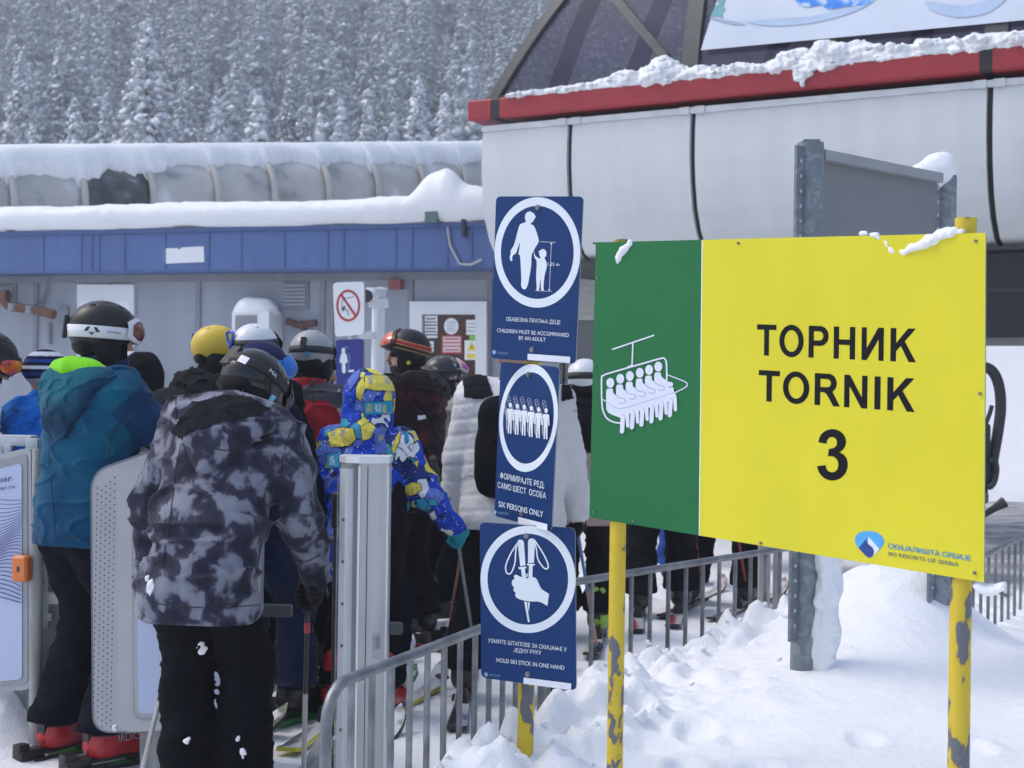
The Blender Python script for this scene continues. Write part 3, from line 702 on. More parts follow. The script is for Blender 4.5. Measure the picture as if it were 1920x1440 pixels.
for px in (1020, 1160, 1420, 1690, 1960):       # ribs behind the glass
    a = cp(px, 165-.1*(px-1000)); m = MB(); vs = []
    for z in zs:
        s = a[0]+.30*(z-ZT); vs += [sp(s, z, co(z)+.03), sp(s+.17, z, co(z)+.03), sp(s+.17, z, co(z)+.12), sp(s, z, co(z)+.12)]
    m.add(vs, [(i*4+k, i*4+(k+1) % 4, i*4+4+(k+1) % 4, i*4+4+k) for i in range(len(zs)-1) for k in range(4)]); m.build('inner_rib', blackm, sta)
# inside the canopy: dark bull-wheel housing so that the glass is not see-through to the sky
m = MB(); m.prism([sp(1.0, ZT+.05, 2.2), sp(13, ZT+.05, 2.2), sp(13, ZT+2.5, 2.6), sp(2.4, ZT+2.5, 2.6)], SI*.2); m.build('inner_wall', mk('inner_grey', (.19, .19, .29), rough=.7), sta)
m = MB(); m.prism([sp(S0, ZT-.02, .3), sp(S1, ZT-.02, .3), sp(S1, ZT-.02, 3.6), sp(S0+.1, ZT-.02, 3.6)], (0, 0, .02)); m.build('deck', framem, sta)
# drive machinery under the deck and its column
m = MB(); m.prism([sp(3.6, 1.98, .75), sp(13.4, 1.98, .75), sp(13.4, 2.73, .55), sp(3.6, 2.73, .55)], SI*2.6)
m.prism([sp(3.6, 2.38, .62), sp(13.4, 2.38, .62), sp(13.4, 2.43, .62), sp(3.6, 2.43, .62)], SI*.1)
m.build('drive_housing', mk('dark_blue_steel', (.022, .025, .035), rough=.5, var=.2, scale=2), sta)
m = MB(); m.box(sp(4.55, 2.12, .70), (.16, .12, .42), Matrix.Rotation(-.55, 3, 'Z'), .02); m.build('control_box', mk('box_grey', (.25, .26, .28)), sta)
m = MB(); m.box(sp(7.4, 1.0, 2.0), (1.0, 1.0, 2.2), Matrix.Rotation(-.55, 3, 'Z'), .05); m.build('column', mk('concrete_column', (.33, .33, .33), rough=.9, var=.15, scale=3, bump=.5), sta)
# snow lying on the ledge
led = [(0, .012), (.6, .05), (1.1, .07), (1.6, .13), (2.0, .21), (2.3, .28), (2.45, .17), (2.7, .15), (3.2, .11), (3.6, .12), (4.0, .20), (4.4, .27), (4.75, .22), (5.3, .14), (6.2, .16), (8, .12), (13.5, .12)]
LX, LH = [a for a, b in led], [b*.92 for a, b in led]
sc0 = ss(960, 175)[0]; k1 = (ss(1250, 120)[0]-sc0)/2.3
pr = []; rl = random.Random(12); s = sc0
while s < 12.5:
    q = (s-sc0)/k1; h = float(np.interp(q, LX, LH))
    for k in range(3):
        r = max(.013, h*rl.uniform(.18, .50)); zz = rl.uniform(.0, .72)*h
        pr.append(el((s+rl.uniform(-.03, .03), rl.uniform(-.05, .16), ZT+zz), (r*rl.uniform(.8, 1.7), rl.uniform(.04, .10), r*rl.uniform(.6, 1.1)), None, .03))
    pr.append(el((s, .05, ZT+.005), (.06, .115, .02+.30*h), None, .03)); s += .04
for q, dz, w in ((4.10, .13, .05), (4.16, .17, .035), (4.24, .09, .05), (4.42, .07, .04), (4.50, .05, .05), (2.35, .03, .04)):
    s = sc0+q*k1; pr.append(el((s, -.085, ZT-dz*.5), (w, .03, dz*.62), None, .03))
sdf('ledge_snow', pr, .0108, snow, sta, wr=(.011, 95, 4, 1.2), fold=.7, M=Matrix(((SE.x, SI.x, 0, SO.x), (SE.y, SI.y, 0, SO.y), (0, 0, 1, 0), (0, 0, 0, 1))), world=True)

# banner tied over the canopy
ban = thing('banner', 'large white banner with blue and teal print stretched over the smoked canopy', 'banner', sp(5, ZT+.6, 0))
b0, b1 = cp(1320, 97), cp(1925, 41); nb = 40
def bpt(s, z, d=.075): return sp(s, z, co(z)-d)
def bz(s): return b0[1]+(s-b0[0])*(b1[1]-b0[1])/(b1[0]-b0[0])
m = MB(); pts = []
for i in range(nb+1):
    s = b0[0]+(8.8-b0[0])*i/nb
    for j in range(13): z = bz(s)+j*.13; pts.append(bpt(s+j*.03*(1-i/nb), z))
m.grid(pts, nb+1, 13); m.build('sheet', mk('banner_cloth', (.62, .68, .78), rough=.6, var=.05, scale=1.2), ban, smooth=180)
bl_ = mk('banner_blue', (.03, .22, .75), rough=.6, ramp=[(.40, (.03, .2, .72)), (.52, (.06, .3, .8)), (.60, (.5, .62, .8))], scale=9, detail=8)
tl_ = mk('banner_teal', (.16, .42, .45), rough=.6, var=.2); pl_ = mk('banner_pale_blue', (.45, .56, .74), rough=.6, var=.08)
def bpoly(name, pxs, mat, d=.082):
    q = [cp(*p) for p in pxs]; cx = sum(a for a, b in q)/len(q); cz = sum(b for a, b in q)/len(q); m = MB(); N = len(q); vs = [bpt(cx, cz, d)]+[bpt(a, b, d) for a, b in q]
    m.add(vs, [(0, 1+i, 1+(i+1) % N) for i in range(N)]); return m.build(name, mat, ban)
bpoly('print', smooth_line([(1485, -25), (1500, 8), (1520, 17), (1545, 13), (1560, 21), (1590, 16), (1630, 12), (1648, 0), (1660, -25)], 4), bl_)
bpoly('print', [(1350, -20), (1357, 0), (1350, 5), (1358, 10), (1348, 14), (1338, 36), (1352, 33), (1362, 37), (1359, 28), (1367, 20), (1359, 20), (1366, 4), (1372, -20)], tl_)
bpoly('print', smooth_line([(1400, 42), (1450, 44), (1530, 36), (1600, 22), (1640, 8), (1600, 28), (1530, 46), (1450, 52)], 4, True), pl_)
bpoly('print', smooth_line([(1335, 37), (1370, 41), (1405, 49), (1380, 49)], 4, True), mk('banner_grey_blue', (.36, .42, .58), rough=.6))
bpoly('print', smooth_line([(1740, 5), (1790, 18), (1850, 12), (1900, -10), (1860, 26), (1800, 36), (1755, 24)], 4, True), pl_)

# ------------------------------------------------------------------ chair of the lift, behind the big board
ch = thing('lift_chair', 'black six-seat lift chair with padded backrests hanging from the station', 'lift chair', (GX(1800, 12.2), 12.2, .4))
ck = mk('chair_black', (.018, .018, .02), rough=.5, var=.3, scale=12, bump=.2)
cx0 = P(1858, 800, 12.0); cdir = Vector((-.90, .43, 0)).normalized(); cb = Vector((-.43, -.90, 0))   # bench runs to the left and away; riders face cb side
def chp(a, f, z): q = Vector((cx0.x, cx0.y, 0))+cdir*a+cb*f; return Vector((q.x, q.y, z))
q1 = [P(x, y, 12.0) for x, y in ((1838, 686), (1856, 692), (1868, 708), (1875, 735), (1876, 770), (1871, 810), (1864, 850), (1858, 885), (1852, 915))]
m = MB(); m.tube(smooth_line([tuple(p) for p in q1], 4), .042, 10); m.tube(smooth_line([tuple(p+cdir*2.7) for p in q1], 4), .042, 10)
m.tube([q1[0], q1[0]+cdir*2.7], .042, 10); m.tube([q1[-1], q1[-1]+cdir*2.7], .035, 10); m.build('frame', ck, ch)
m = MB(); h0 = q1[0]+cdir*1.35; m.tube([h0, h0+Vector((0, 0, .5)), h0+Vector((.05, .1, 1.0))], .05, 10); m.build('hanger', ck, ch)
for i in range(6):
    m = MB(); a = .22+i*.45; m.box(chp(a, .12, .66), (.40, .44, .09), Matrix.Rotation(math.atan2(cdir.y, cdir.x), 3, 'Z'), .03); m.build('seat', ck, ch)
    m = MB(); m.box(chp(a, -.12, .98), (.40, .08, .52), Matrix.Rotation(math.atan2(cdir.y, cdir.x), 3, 'Z'), .03); m.build('backrest', ck, ch)
m = MB(); z0 = P(1850, 905, 12.0)
m.tube(smooth_line([tuple(P(x, y, 11.9)) for x, y in ((1853, 915), (1864, 905), (1869, 880), (1864, 860), (1857, 868))], 4), .022, 8)
m.tube([P(1846, 800, 11.8), P(1856, 775, 11.8), P(1860, 760, 11.8)], .018, 8); m.tube([P(1842, 968, 11.8), P(1866, 952, 11.8), P(1884, 941, 11.8)], [.02, .03, .045], 8)
m.tube([P(1842, 968, 11.8), P(1842, 968, 11.8)+cdir*2.5], .02, 8); m.build('footrest', ck, ch)
m = MB(); m.tube([P(1845, 800, 11.95), P(1843, 850, 11.95), P(1848, 900, 11.95)], .05, 8); m.build('cushion', ck, ch)

# ------------------------------------------------------------------ crowd barriers
galv = mk('galvanised_steel', (.25, .27, .285), rough=.42, metal=.45, scale=11, bump=.12, bscale=50, ramp=[(.3, (.12, .135, .15)), (.5, (.19, .205, .22)), (.68, (.27, .29, .31))])
galvp = mk('spangled_steel', (.22, .25, .28), rough=.5, metal=.3, scale=16, detail=1, dist=1.5, ramp=[(.42, (.17, .195, .22)), (.52, (.20, .225, .25)), (.6, (.25, .275, .30))])
def barrier(label, A, B, zr, n, bar_r=.0105, corner=True, foot=True):
    A, B = Vector((*A, zr)), Vector((*B, zr)); d = (B-A); L = d.length; d.normalize(); zb = -.25
    t = thing('crowd_barrier', label, 'barrier', (A.x, A.y, 0), 0, 'galvanised crowd barriers along the queue')
    cr = .11; dn = Vector((0, 0, -1)); pts = []
    pts += [A+dn*(zr-zb), A+dn*cr]+[A+d*(cr-cr*math.cos(w))+dn*(cr-cr*math.sin(w)) for w in (.4, .8, 1.2)]+[A+d*cr]
    pts += [B-d*cr]+[B-d*(cr-cr*math.cos(w))+dn*(cr-cr*math.sin(w)) for w in (1.2, .8, .4)]+[B+dn*cr, B+dn*(zr-zb)]
    m = MB(); m.tube(pts, .017, 12); m.build('frame', galv, t)
    for i in range(n):
        q = A+d*(cr*.8+(L-1.6*cr)*(i+.5)/n); m = MB(); m.tube([q+dn*.012, q+dn*(zr-zb)], bar_r, 8); m.build('bar', galv, t)
    for e, s in ((A, -1), (B, 1)):
        m = MB(); m.box(e+d*s*.035+dn*.30, (.075, .032, .05), Matrix.Rotation(math.atan2(d.y, d.x), 3, 'Z'), .006); m.build('bracket', galv, t)
    return t
def railpt(px, py, zr):
    u, v = (px-960)/FPX, (720-py)/FPX; D = (zr-CAMH)/(u*SR+v*CR); q = P(px, py, D); return (q.x, q.y)
R1a, R1b = railpt(612, 1290, .65), railpt(893, 1182, .65)
dv = Vector(R1b)-Vector(R1a); R1e = tuple(Vector(R1a)+dv*1.62)
barrier('crowd barrier in front of the aluminium pillar, its bent corner nearest the camera', R1a, R1e, .65, 12)
R2a, R2b = railpt(1084, 1090, .65), railpt(1462, 1030, .65)
e2 = tuple(Vector(R2a)+(Vector(R2b)-Vector(R2a))*-.12); f2 = tuple(Vector(R2a)+(Vector(R2b)-Vector(R2a))*1.18)
barrier('crowd barrier half buried in snow below the green half of the big board', e2, f2, .65, 14)
R3a, R3b = railpt(1838, 1046, .65), railpt(1925, 1001, .65)
barrier('crowd barrier at the right picture edge behind the peeling yellow post', tuple(Vector(R3a)-(Vector(R3b)-Vector(R3a))*.25), tuple(Vector(R3a)+(Vector(R3b)-Vector(R3a))*1.7), .65, 13, .009)
q = GX(1431, 9.6); m = MB(); m.box((q, 9.6, .4), (.07, .07, 1.3), None, .008); m.box((q+.11, 9.75, .33), (.05, .06, 1.2), None, .008)
tag(m.build('wooden_post', mk('grey_post', (.33, .32, .31), rough=.8, var=.2)), 'pair of grey posts behind the snow bank, just left of the tall steel post', 'post')

# ------------------------------------------------------------------ tall steel posts with grey panel (back of a sign)
tp = thing('steel_sign_frame', 'tall galvanised posts carrying a grey metal panel, seen from behind the big board', 'sign frame', (1.14, 6.0, .3))
PA, PB = P(1514, 700, 6.0), P(1767, 700, 6.75)
def post(x, y, zt, r, hole_side, px0):
    m = MB(); m.tube([(x, y, -.2), (x, y, zt)], r, 20); m.box((x, y, zt+.004), (r*1.2, r*1.2, .012)); o = m.build('post', galvp, tp)
    dd = Vector((PB.x-PA.x, PB.y-PA.y, 0)).normalized(); c = Vector((x, y, 0))+dd*hole_side*(r+.022)
    Rz = Matrix.Rotation(math.atan2(dd.y, dd.x), 3, 'Z'); m = MB(); zl = .52 if hole_side < 0 else .9
    m.box((c.x, c.y, (zt-.02+zl)/2), (.055, .012, zt-.02-zl), Rz); fl = m.build('flange', galvp, o)
    nrm = Vector((dd.y, -dd.x, 0)); m = MB(); z = zl+.06
    while z < zt-.05:
        k = c+nrm*.0075; m.box((k.x, k.y, z), (.011, .003, .013), Rz, .001); z += .058
    m.build('hole', mk('hole_pale', (.55, .57, .6)) if hole_side < 0 else darkm, fl)
    return o
post(PA.x, PA.y, P(1510, 268, 6.0).z, .052, -1, 0); post(PB.x, PB.y, P(1765, 330, 6.75).z, .050, -1, 0)
dd = Vector((PB.x-PA.x, PB.y-PA.y, 0)); a, b = Vector((PA.x, PA.y, 0))+dd*.03, Vector((PB.x, PB.y, 0))-dd*.1
zt0, zt1 = P(1540, 300, 6.0).z, P(1735, 345, 6.7).z
m = MB(); nn = Vector((dd.y, -dd.x, 0)).normalized()
m.prism([a+Vector((0, 0, 1.15)), b+Vector((0, 0, 1.15)), b+Vector((0, 0, zt1)), a+Vector((0, 0, zt0))], nn*.012); m.build('panel', mk('grey_sheet', (.20, .205, .215), rough=.5, var=.06, scale=2, metal=.2), tp)
m = MB(); m.prism([a+Vector((0, 0, zt0)), b+Vector((0, 0, zt1)), b+Vector((0, 0, zt1+.04)), a+Vector((0, 0, zt0+.04))], nn*.05); m.build('top_edge', mk('pale_steel', (.33, .34, .35), metal=.3, rough=.5), tp)
zc = P(1765, 330, 6.75).z
sdf('snow_cap', [el((PB.x-.04, PB.y, zc+.01), (.075, .07, .085), None, .03), el((PB.x-.10, PB.y-.0, zc-.0), (.06, .05, .045), None, .05), el((PB.x-.02, PB.y, zc+.05), (.05, .05, .05), None, .05)], .008, snow, tp, wr=(.006, 40, 3, 1), world=True)
rl = random.Random(21); pr = [rc((PA.x+.070, PA.y-.005, .38), (PA.x+.085, PA.y, 1.05), .045, .062, .03)]
for i in range(110):
    z = rl.uniform(.40, 1.10); q = .008+.014*rl.random(); pr.append(el((PA.x+.072+.030*(z-.36)+max(-.04, min(.05, rl.gauss(0, .024))), PA.y-.02+rl.gauss(0, .015), z), (q, q, q*rl.uniform(.8, 1.8)), None, .03))
sdf('snow_crust', pr, .006, snow, tp, wr=(.007, 85, 8, .7), fold=.6, world=True)

# ------------------------------------------------------------------ signs
bluesign = mk('blue_sign_face', (.0035, .034, .140), rough=.5, var=.08, scale=5, spec=.25)
signwhite = mk('sign_white_film', (.70, .76, .82), rough=.45, var=.03)
lblwhite = mk('white_label', (.74, .77, .85), rough=.5, var=.02)
signedge = mk('sign_back_aluminium', (.30, .31, .32), rough=.4, metal=.5)
yel = mk('yellow_sign_face', (.655, .59, .024), rough=.5, var=.06, scale=4, spec=.3, stretch=(1, 1, .5), bump2=.06, b2scale=2)
grn = mk('green_sign_face', (.013, .14, .044), rough=.55, spec=.25, var=.06, scale=3)
ink = mk('black_letter_film', (.006, .0065, .009), rough=.6, spec=.15)
rivet = mk('rivet', (.25, .25, .24), rough=.4, metal=.6)
ypost = mk('peeling_yellow_paint', (.55, .36, .02), rough=.55, scale=15, detail=5, stretch=(1.3, 1.3, .7), bump=.3, bscale=30,
           ramp=[(.395, (.115, .125, .14)), (.405, (.40, .27, .02)), (.42, (.58, .42, .022)), (.8, (.64, .48, .03))])
ypost2 = mk('flaked_yellow_paint', (.55, .36, .02), rough=.55, scale=15, detail=4, stretch=(1.3, 1.3, .6), bump=.3, bscale=30,
           ramp=[(.455, (.12, .13, .15)), (.465, (.40, .27, .02)), (.48, (.58, .42, .022)), (.8, (.64, .48, .03))])
def rounded(c4, r, n=5):
    out = []
    for i in range(4):
        p, a, b = Vector(c4[i]), Vector(c4[i-1]), Vector(c4[(i+1) % 4]); da, db = (a-p).normalized()*r, (b-p).normalized()*r
        for k in range(n+1): t = k/n; out.append(tuple((p+da)*(1-t)**2+2*t*(1-t)*p+(p+db)*t*t))
    return out
def zoomer(x0, y0, sc): return lambda pts: [(x0+x/sc, y0+y/sc) for x, y in pts]
def board_plate(pl, c4, r, mat, parent, thick=.004):
    o = rounded(c4, r) if r > 0 else c4; m = MB(); w = [pl.w(*p) for p in o]
    m.prism([p-pl.n*.0004 for p in w], -pl.n*thick, 0); b = m.build('backing', signedge, parent, smooth=20)
    m = MB(); m.poly(w); return m.build('face', mat, parent, smooth=0)
def bolts(pl, pts, r, parent, name='bolt'):
    for x, y in pts:
        m = MB(); c = pl.w(x, y)
        m.tube([c, c+pl.n*.004], r, 12); m.tube([c+pl.n*.004, c+pl.n*.008], r*.6, 6); m.build(name, rivet, parent)
def mini_logo(pl, Z, x, y, parent):
    m = MB(); pl.poly(m, Z([(x-16, y-10), (x-8, y-19), (x+6, y-20), (x+16, y-10), (x+12, y+4), (x, y+17), (x-12, y+4)]))
    for dy, L_ in ((-6, 88), (4, 84)): pl.poly(m, Z([(x+24, y+dy), (x+24+L_, y+dy+8), (x+24+L_, y+dy+11), (x+24, y+dy+3)]))
    m.build('small_logo', mk('pale_blue_print', (.18, .34, .52)), parent)
    m = MB(); pl.poly(m, Z([(x-2, y-10), (x+8, y+2), (x+1, y+12), (x+2, y+2)])); m.build('small_logo', signwhite, parent)
# -- children sign
Z = zoomer(890, 350, 4.113); pl = Plane(1007, 520, 4.95, 36)
s1 = thing('information_sign', 'blue sign of an adult holding a small child by the hand, topmost on its post', 'sign', pl.o, 0, 'blue rule signs on one post')
board_plate(pl, Z([(165, 75), (838, 75), (778, 1368), (124, 1325)]), 10, bluesign, s1)
m = MB(); pl.ring(m, Z(pl.ellipse(484, 507, 331, 426, 64)), Z(pl.ellipse(483, 507, 281, 359, 64))); m.build('ring', signwhite, s1)
m = MB()
pl.poly(m, Z(smooth_line([(398, 262), (390, 276), (352, 290), (335, 335), (305, 445), (280, 490), (278, 520), (270, 545), (278, 570), (290, 573), (290, 545), (302, 522), (318, 515), (345, 440), (350, 440), (338, 525), (350, 532), (360, 700), (358, 760), (372, 788), (395, 788), (412, 750), (415, 735), (435, 620), (440, 530), (462, 480), (492, 430), (492, 400), (470, 330), (452, 298), (432, 288), (440, 270)], 3, True)))
pl.poly(m, Z(pl.ellipse(425, 236, 37, 45, 24))); pl.poly(m, Z([(448, 200), (462, 212), (474, 243), (455, 236)]))
pl.poly(m, Z(pl.ellipse(527, 517, 28, 36, 20))); pl.poly(m, Z([(515, 490), (495, 497), (494, 508), (512, 508)]))
pl.poly(m, Z(smooth_line([(456, 488), (468, 530), (498, 552), (515, 548), (535, 548), (552, 575), (557, 620), (540, 690), (532, 775), (535, 798), (518, 800), (512, 780), (508, 712), (500, 780), (492, 800), (478, 798), (480, 770), (475, 690), (480, 580), (462, 545)], 3, True)))
m.build('pictogram', signwhite, s1)
m = MB(); pl.line(m, Z([(508, 425), (626, 430)]), .8); pl.line(m, Z([(468, 802), (597, 808)]), .8); pl.line(m, Z([(594, 440), (578, 795)]), .7)
pl.poly(m, Z([(594, 428), (602, 446), (586, 446)])); pl.poly(m, Z([(577, 806), (569, 790), (585, 790)])); m.build('measure_line', signwhite, s1)
m = MB(); pl.text(m, '1,25 m', Z([(566, 609)])[0], Z([(655, 612)])[0], 26/4.113)
pl.text(m, 'ОБАВЕЗНА ПРАТЊА ДЕЦЕ', Z([(246, 1035)])[0], Z([(664, 1062)])[0], 31/4.113)
pl.text(m, 'CHILDREN MUST BE ACCOMPANIED', Z([(176, 1121)])[0], Z([(730, 1160)])[0], 30/4.113); pl.text(m, 'BY AN ADULT', Z([(344, 1180)])[0], Z([(550, 1195)])[0], 30/4.113)
m.build('lettering', signwhite, s1)
m = MB(); pl.poly(m, Z([(412, 1288), (740, 1312), (738, 1362), (411, 1336)])); m.build('label', lblwhite, s1)
mini_logo(pl, Z, 153, 1280, s1); bolts(pl, Z([(489, 160), (444, 1257)]), .009, s1)
# -- six persons sign
Z = zoomer(890, 660, 4.235); pl = Plane(993, 835, 4.97, 54)
s2 = thing('information_sign', 'narrow-looking blue sign of six people in a row, middle of the three on its post', 'sign', pl.o, 0, 'blue rule signs on one post')
board_plate(pl, Z([(207, 76), (674, 120), (610, 1422), (156, 1302)]), 9, bluesign, s2)
def ell_rot(cx, cy, rx, ry, sh, n=64): return [(cx+rx*math.cos(2*math.pi*i/n)+sh*ry*math.sin(2*math.pi*i/n), cy+ry*math.sin(2*math.pi*i/n)) for i in range(n)]
m = MB(); pl.ring(m, Z(ell_rot(428, 524, 232, 428, -.06)), Z(ell_rot(427, 524, 201, 363, -.06))); m.build('ring', signwhite, s2)
m = MB(); mo = MB()
for hx, hy in ((283, 422), (342, 430), (400, 437), (460, 447), (521, 457), (584, 465)):
    pl.poly(m, Z(pl.ellipse(hx, hy, 13, 21, 18)))
    pl.poly(m, Z([(hx+a, hy+b) for a, b in ((-29, 40), (-24, 27), (18, 29), (25, 38), (27, 118), (18, 122), (15, 66), (13, 66), (10, 226), (1, 229), (-3, 138), (-6, 138), (-8, 226), (-19, 224), (-16, 62), (-20, 62), (-22, 118), (-30, 115))]))
    for k in (1, 2, 3): 
        e_ = [(x, y) for x, y in pl.ellipse(hx-5*k, hy-20*k, 13, 21, 20)][8:21]; pl.line(mo, Z(e_), .45)
        pl.line(mo, Z([(hx-26-4*k, hy+28-16*k), (hx-29-4*k, hy+40-14*k), (hx-30-4*k, hy+110-14*k)]), .4)
        pl.line(mo, Z([(hx-20-3*k, hy+130-8*k), (hx-19-3*k, hy+222-12*k)]), .4)
m.build('pictogram', signwhite, s2); mo.build('outline', signwhite, s2)
m = MB(); pl.text(m, 'ФОРМИРАЈТЕ РЕД:', Z([(222, 1002)])[0], Z([(573, 1082)])[0], 47/4.235); pl.text(m, 'САМО ШЕСТ  ОСОБА', Z([(203, 1076)])[0], Z([(586, 1165)])[0], 47/4.235)
pl.text(m, 'SIX PERSONS ONLY', Z([(210, 1226)])[0], Z([(564, 1311)])[0], 47/4.235); m.build('lettering', signwhite, s2)
m = MB(); pl.poly(m, Z([(366, 1308), (598, 1366), (596, 1418), (364, 1360)])); m.build('label', lblwhite, s2)
mini_logo(pl, Z, 180, 1275, s2); bolts(pl, Z([(430, 178), (377, 1283)]), .009, s2)
# -- poles in one hand sign
Z = zoomer(890, 960, 4.113); pl = Plane(990, 1135, 4.93, 28)
s3 = thing('information_sign', 'blue sign of a hand gripping two ski poles, lowest on its post', 'sign', pl.o, 0, 'blue rule signs on one post')
board_plate(pl, Z([(39, 78), (774, 124), (784, 1377), (50, 1277)]), 11, bluesign, s3)
m = MB(); pl.ring(m, Z(pl.ellipse(412, 519, 367, 414, 64)), Z(pl.ellipse(410, 518, 311, 351, 64))); m.build('ring', signwhite, s3)
m = MB()
for q in ([(330, 225), (345, 212), (368, 215), (380, 232), (392, 410), (352, 418)], [(338, 425), (398, 420), (400, 430), (388, 437), (397, 510), (366, 505), (358, 440), (340, 440)], [(412, 220), (425, 205), (450, 203), (465, 218), (458, 390), (412, 395)],
          [(404, 398), (465, 400), (463, 412), (448, 415), (445, 520), (415, 516), (420, 415), (405, 410)], [(383, 690), (402, 692), (425, 848), (412, 850)], [(410, 695), (427, 695), (420, 770), (414, 740)], [(400, 475), (410, 475), (410, 500), (400, 500)]): pl.poly(m, Z(q))
pl.line(m, Z(smooth_line([(332, 240), (285, 310), (245, 400), (242, 450), (258, 476), (285, 465), (312, 390), (318, 300), (330, 240)], 5)), 2.6)
pl.line(m, Z(smooth_line([(462, 215), (530, 320), (568, 405), (560, 437), (530, 425), (490, 365), (478, 290), (464, 235)], 5)), 2.6)
pl.poly(m, Z(smooth_line([(305, 492), (320, 483), (340, 492), (365, 502), (420, 512), (455, 502), (482, 520), (515, 590), (575, 630), (575, 632), (562, 722), (560, 722), (500, 692), (440, 690), (380, 682), (330, 664), (314, 640), (318, 622), (300, 605), (305, 580), (290, 562), (290, 530), (307, 515)], 3, True)))
m.build('pictogram', signwhite, s3)
m = MB(); pl.text(m, 'УЗМИТЕ ШТАПОВЕ ЗА СКИЈАЊЕ У', Z([(106, 1004)])[0], Z([(711, 1076)])[0], 31/4.113); pl.text(m, 'ЈЕДНУ РУКУ', Z([(302, 1078)])[0], Z([(515, 1100)])[0], 31/4.113)
pl.text(m, 'HOLD SKI STICK IN ONE HAND', Z([(170, 1155)])[0], Z([(694, 1217)])[0], 33/4.113); m.build('lettering', signwhite, s3)
m = MB(); pl.poly(m, Z([(380, 1275), (747, 1322), (745, 1372), (378, 1323)])); m.build('label', lblwhite, s3)
mini_logo(pl, Z, 90, 1255, s3); bolts(pl, Z([(400, 183), (411, 1250)]), .009, s3)
# their post
t0, t1 = P(1004, 384, 5.03), P(984, 1425, 5.03); t1.z = .1
m = MB(); m.tube([t1, t0], .0265, 16)
sp_ = tag(m.build('yellow_post', ypost), 'yellow painted post standing in snow and carrying the three blue signs', 'post')
m = MB(); m.tube([P(1054, 640, 5.1), P(1051, 720, 5.1)], .008, 8); m.tube([P(1062, 640, 5.1), P(1060, 720, 5.1)], .008, 8); m.build('sign_rail', galv, sp_)
# -- the big board
Z = zoomer(1080, 400, 2.0571); pl = Plane(1480, 760, 4.12, 46.5)
bb = thing('direction_board', 'large yellow and green board reading ТОРНИК TORNIK 3 on two peeling yellow posts', 'sign', (pl.o.x, pl.o.y, .3))
C4 = [(1117, 454.5), (1848, 436.5), (1845, 1092), (1105, 970)]; MT, MBt = (1316.5, 449.6), (1311, 1004)
m = MB(); m.prism([pl.w(*p)-pl.n*.0004 for p in C4], -pl.n*.004); m.build('backing', signedge, bb, smooth=0)
m = MB(); m.poly([pl.w(*p) for p in (MT, C4[1], C4[2], MBt)]); yf = m.build('yellow_face', yel, bb, smooth=0)
m = MB(); m.poly([pl.w(*p) for p in (C4[0], MT, MBt, C4[3])]); gf = m.build('green_face', grn, bb, smooth=0)
m = MB(); pl.line(m, [MT, MBt], 1.6); m.build('divider_line', signwhite, bb)
m = MB(); pl.text(m, 'ТОРНИК', Z([(697, 547)])[0], Z([(1312, 575)])[0], 119/2.057, bold='big'); pl.text(m, 'TORNIK', Z([(704, 723)])[0], Z([(1307, 767)])[0], 119/2.057, bold='big')
pl.text(m, '3', Z([(930, 1026)])[0], Z([(1048, 1029)])[0], 193/2.057, bold='big'); m.build('lettering', ink, yf)
Z2 = zoomer(1580, 970, 6.857); lb = mk('logo_light_blue', (.07, .36, .72), rough=.45); db_ = mk('logo_navy', (.012, .05, .24), rough=.45); lw = mk('logo_white', (.70, .74, .84), rough=.45)
m = MB(); pl.poly(m, Z2(smooth_line([(158, 290), (170, 240), (215, 200), (280, 181), (350, 177), (420, 188), (480, 218), (520, 262), (535, 310), (525, 350), (480, 410), (400, 490), (360, 515), (335, 517), (300, 495), (205, 395), (170, 340)], 3, True)))
lo_ = m.build('logo', lb, yf)
m = MB(); pl.poly(m, Z2([(331, 243), (476, 408), (405, 486), (360, 512), (330, 512)])); m.build('logo_mark', lw, lo_)
m = MB(); pl.poly(m, Z2([(331, 243), (318, 265), (308, 295), (320, 330), (352, 358), (385, 385), (402, 415), (407, 445), (402, 475), (385, 500), (360, 515), (335, 517), (300, 495), (207, 395), (260, 332)])); m.build('logo_mark', db_, lo_)
m = MB(); pl.text(m, 'СКИЈАЛИШТА СРБИЈЕ', Z2([(588, 396)])[0], Z2([(1650, 563)])[0], 64/6.857, bold=.018); m.build('lettering', lb2 := mk('letter_blue', (.01, .24, .55), rough=.45), yf)
m = MB(); pl.text(m, 'SKI RESORTS OF SERBIA', Z2([(586, 490)])[0], Z2([(1497, 635)])[0], 52/6.857, bold=.012); m.build('lettering', mk('letter_grey', (.12, .17, .15), rough=.45), yf)
Z3 = zoomer(1100, 600, 6.26); iw = mk('icon_white', (.64, .68, .80), rough=.45, var=.02)
m = MB(); pl.line(m, Z3([(302, 346), (795, 179)]), 2.7); pl.line(m, Z3([(547, 268), (537, 540)]), 2.6); pl.line(m, Z3([(485, 548), (540, 530)]), 1.8)
pl.line(m, Z3(smooth_line([(408, 1210), (330, 1200), (250, 1160), (205, 1085), (185, 980), (180, 690), (200, 652), (300, 615), (700, 500), (880, 450), (920, 455), (940, 500), (945, 600), (945, 735)], 6)), 3.0)
pl.line(m, Z3(smooth_line([(945, 640), (1050, 680), (1150, 720), (1187, 752), (1160, 792), (1050, 850), (990, 880)], 6)), 2.0); pl.line(m, Z3([(195, 932), (245, 962)]), 2.0)
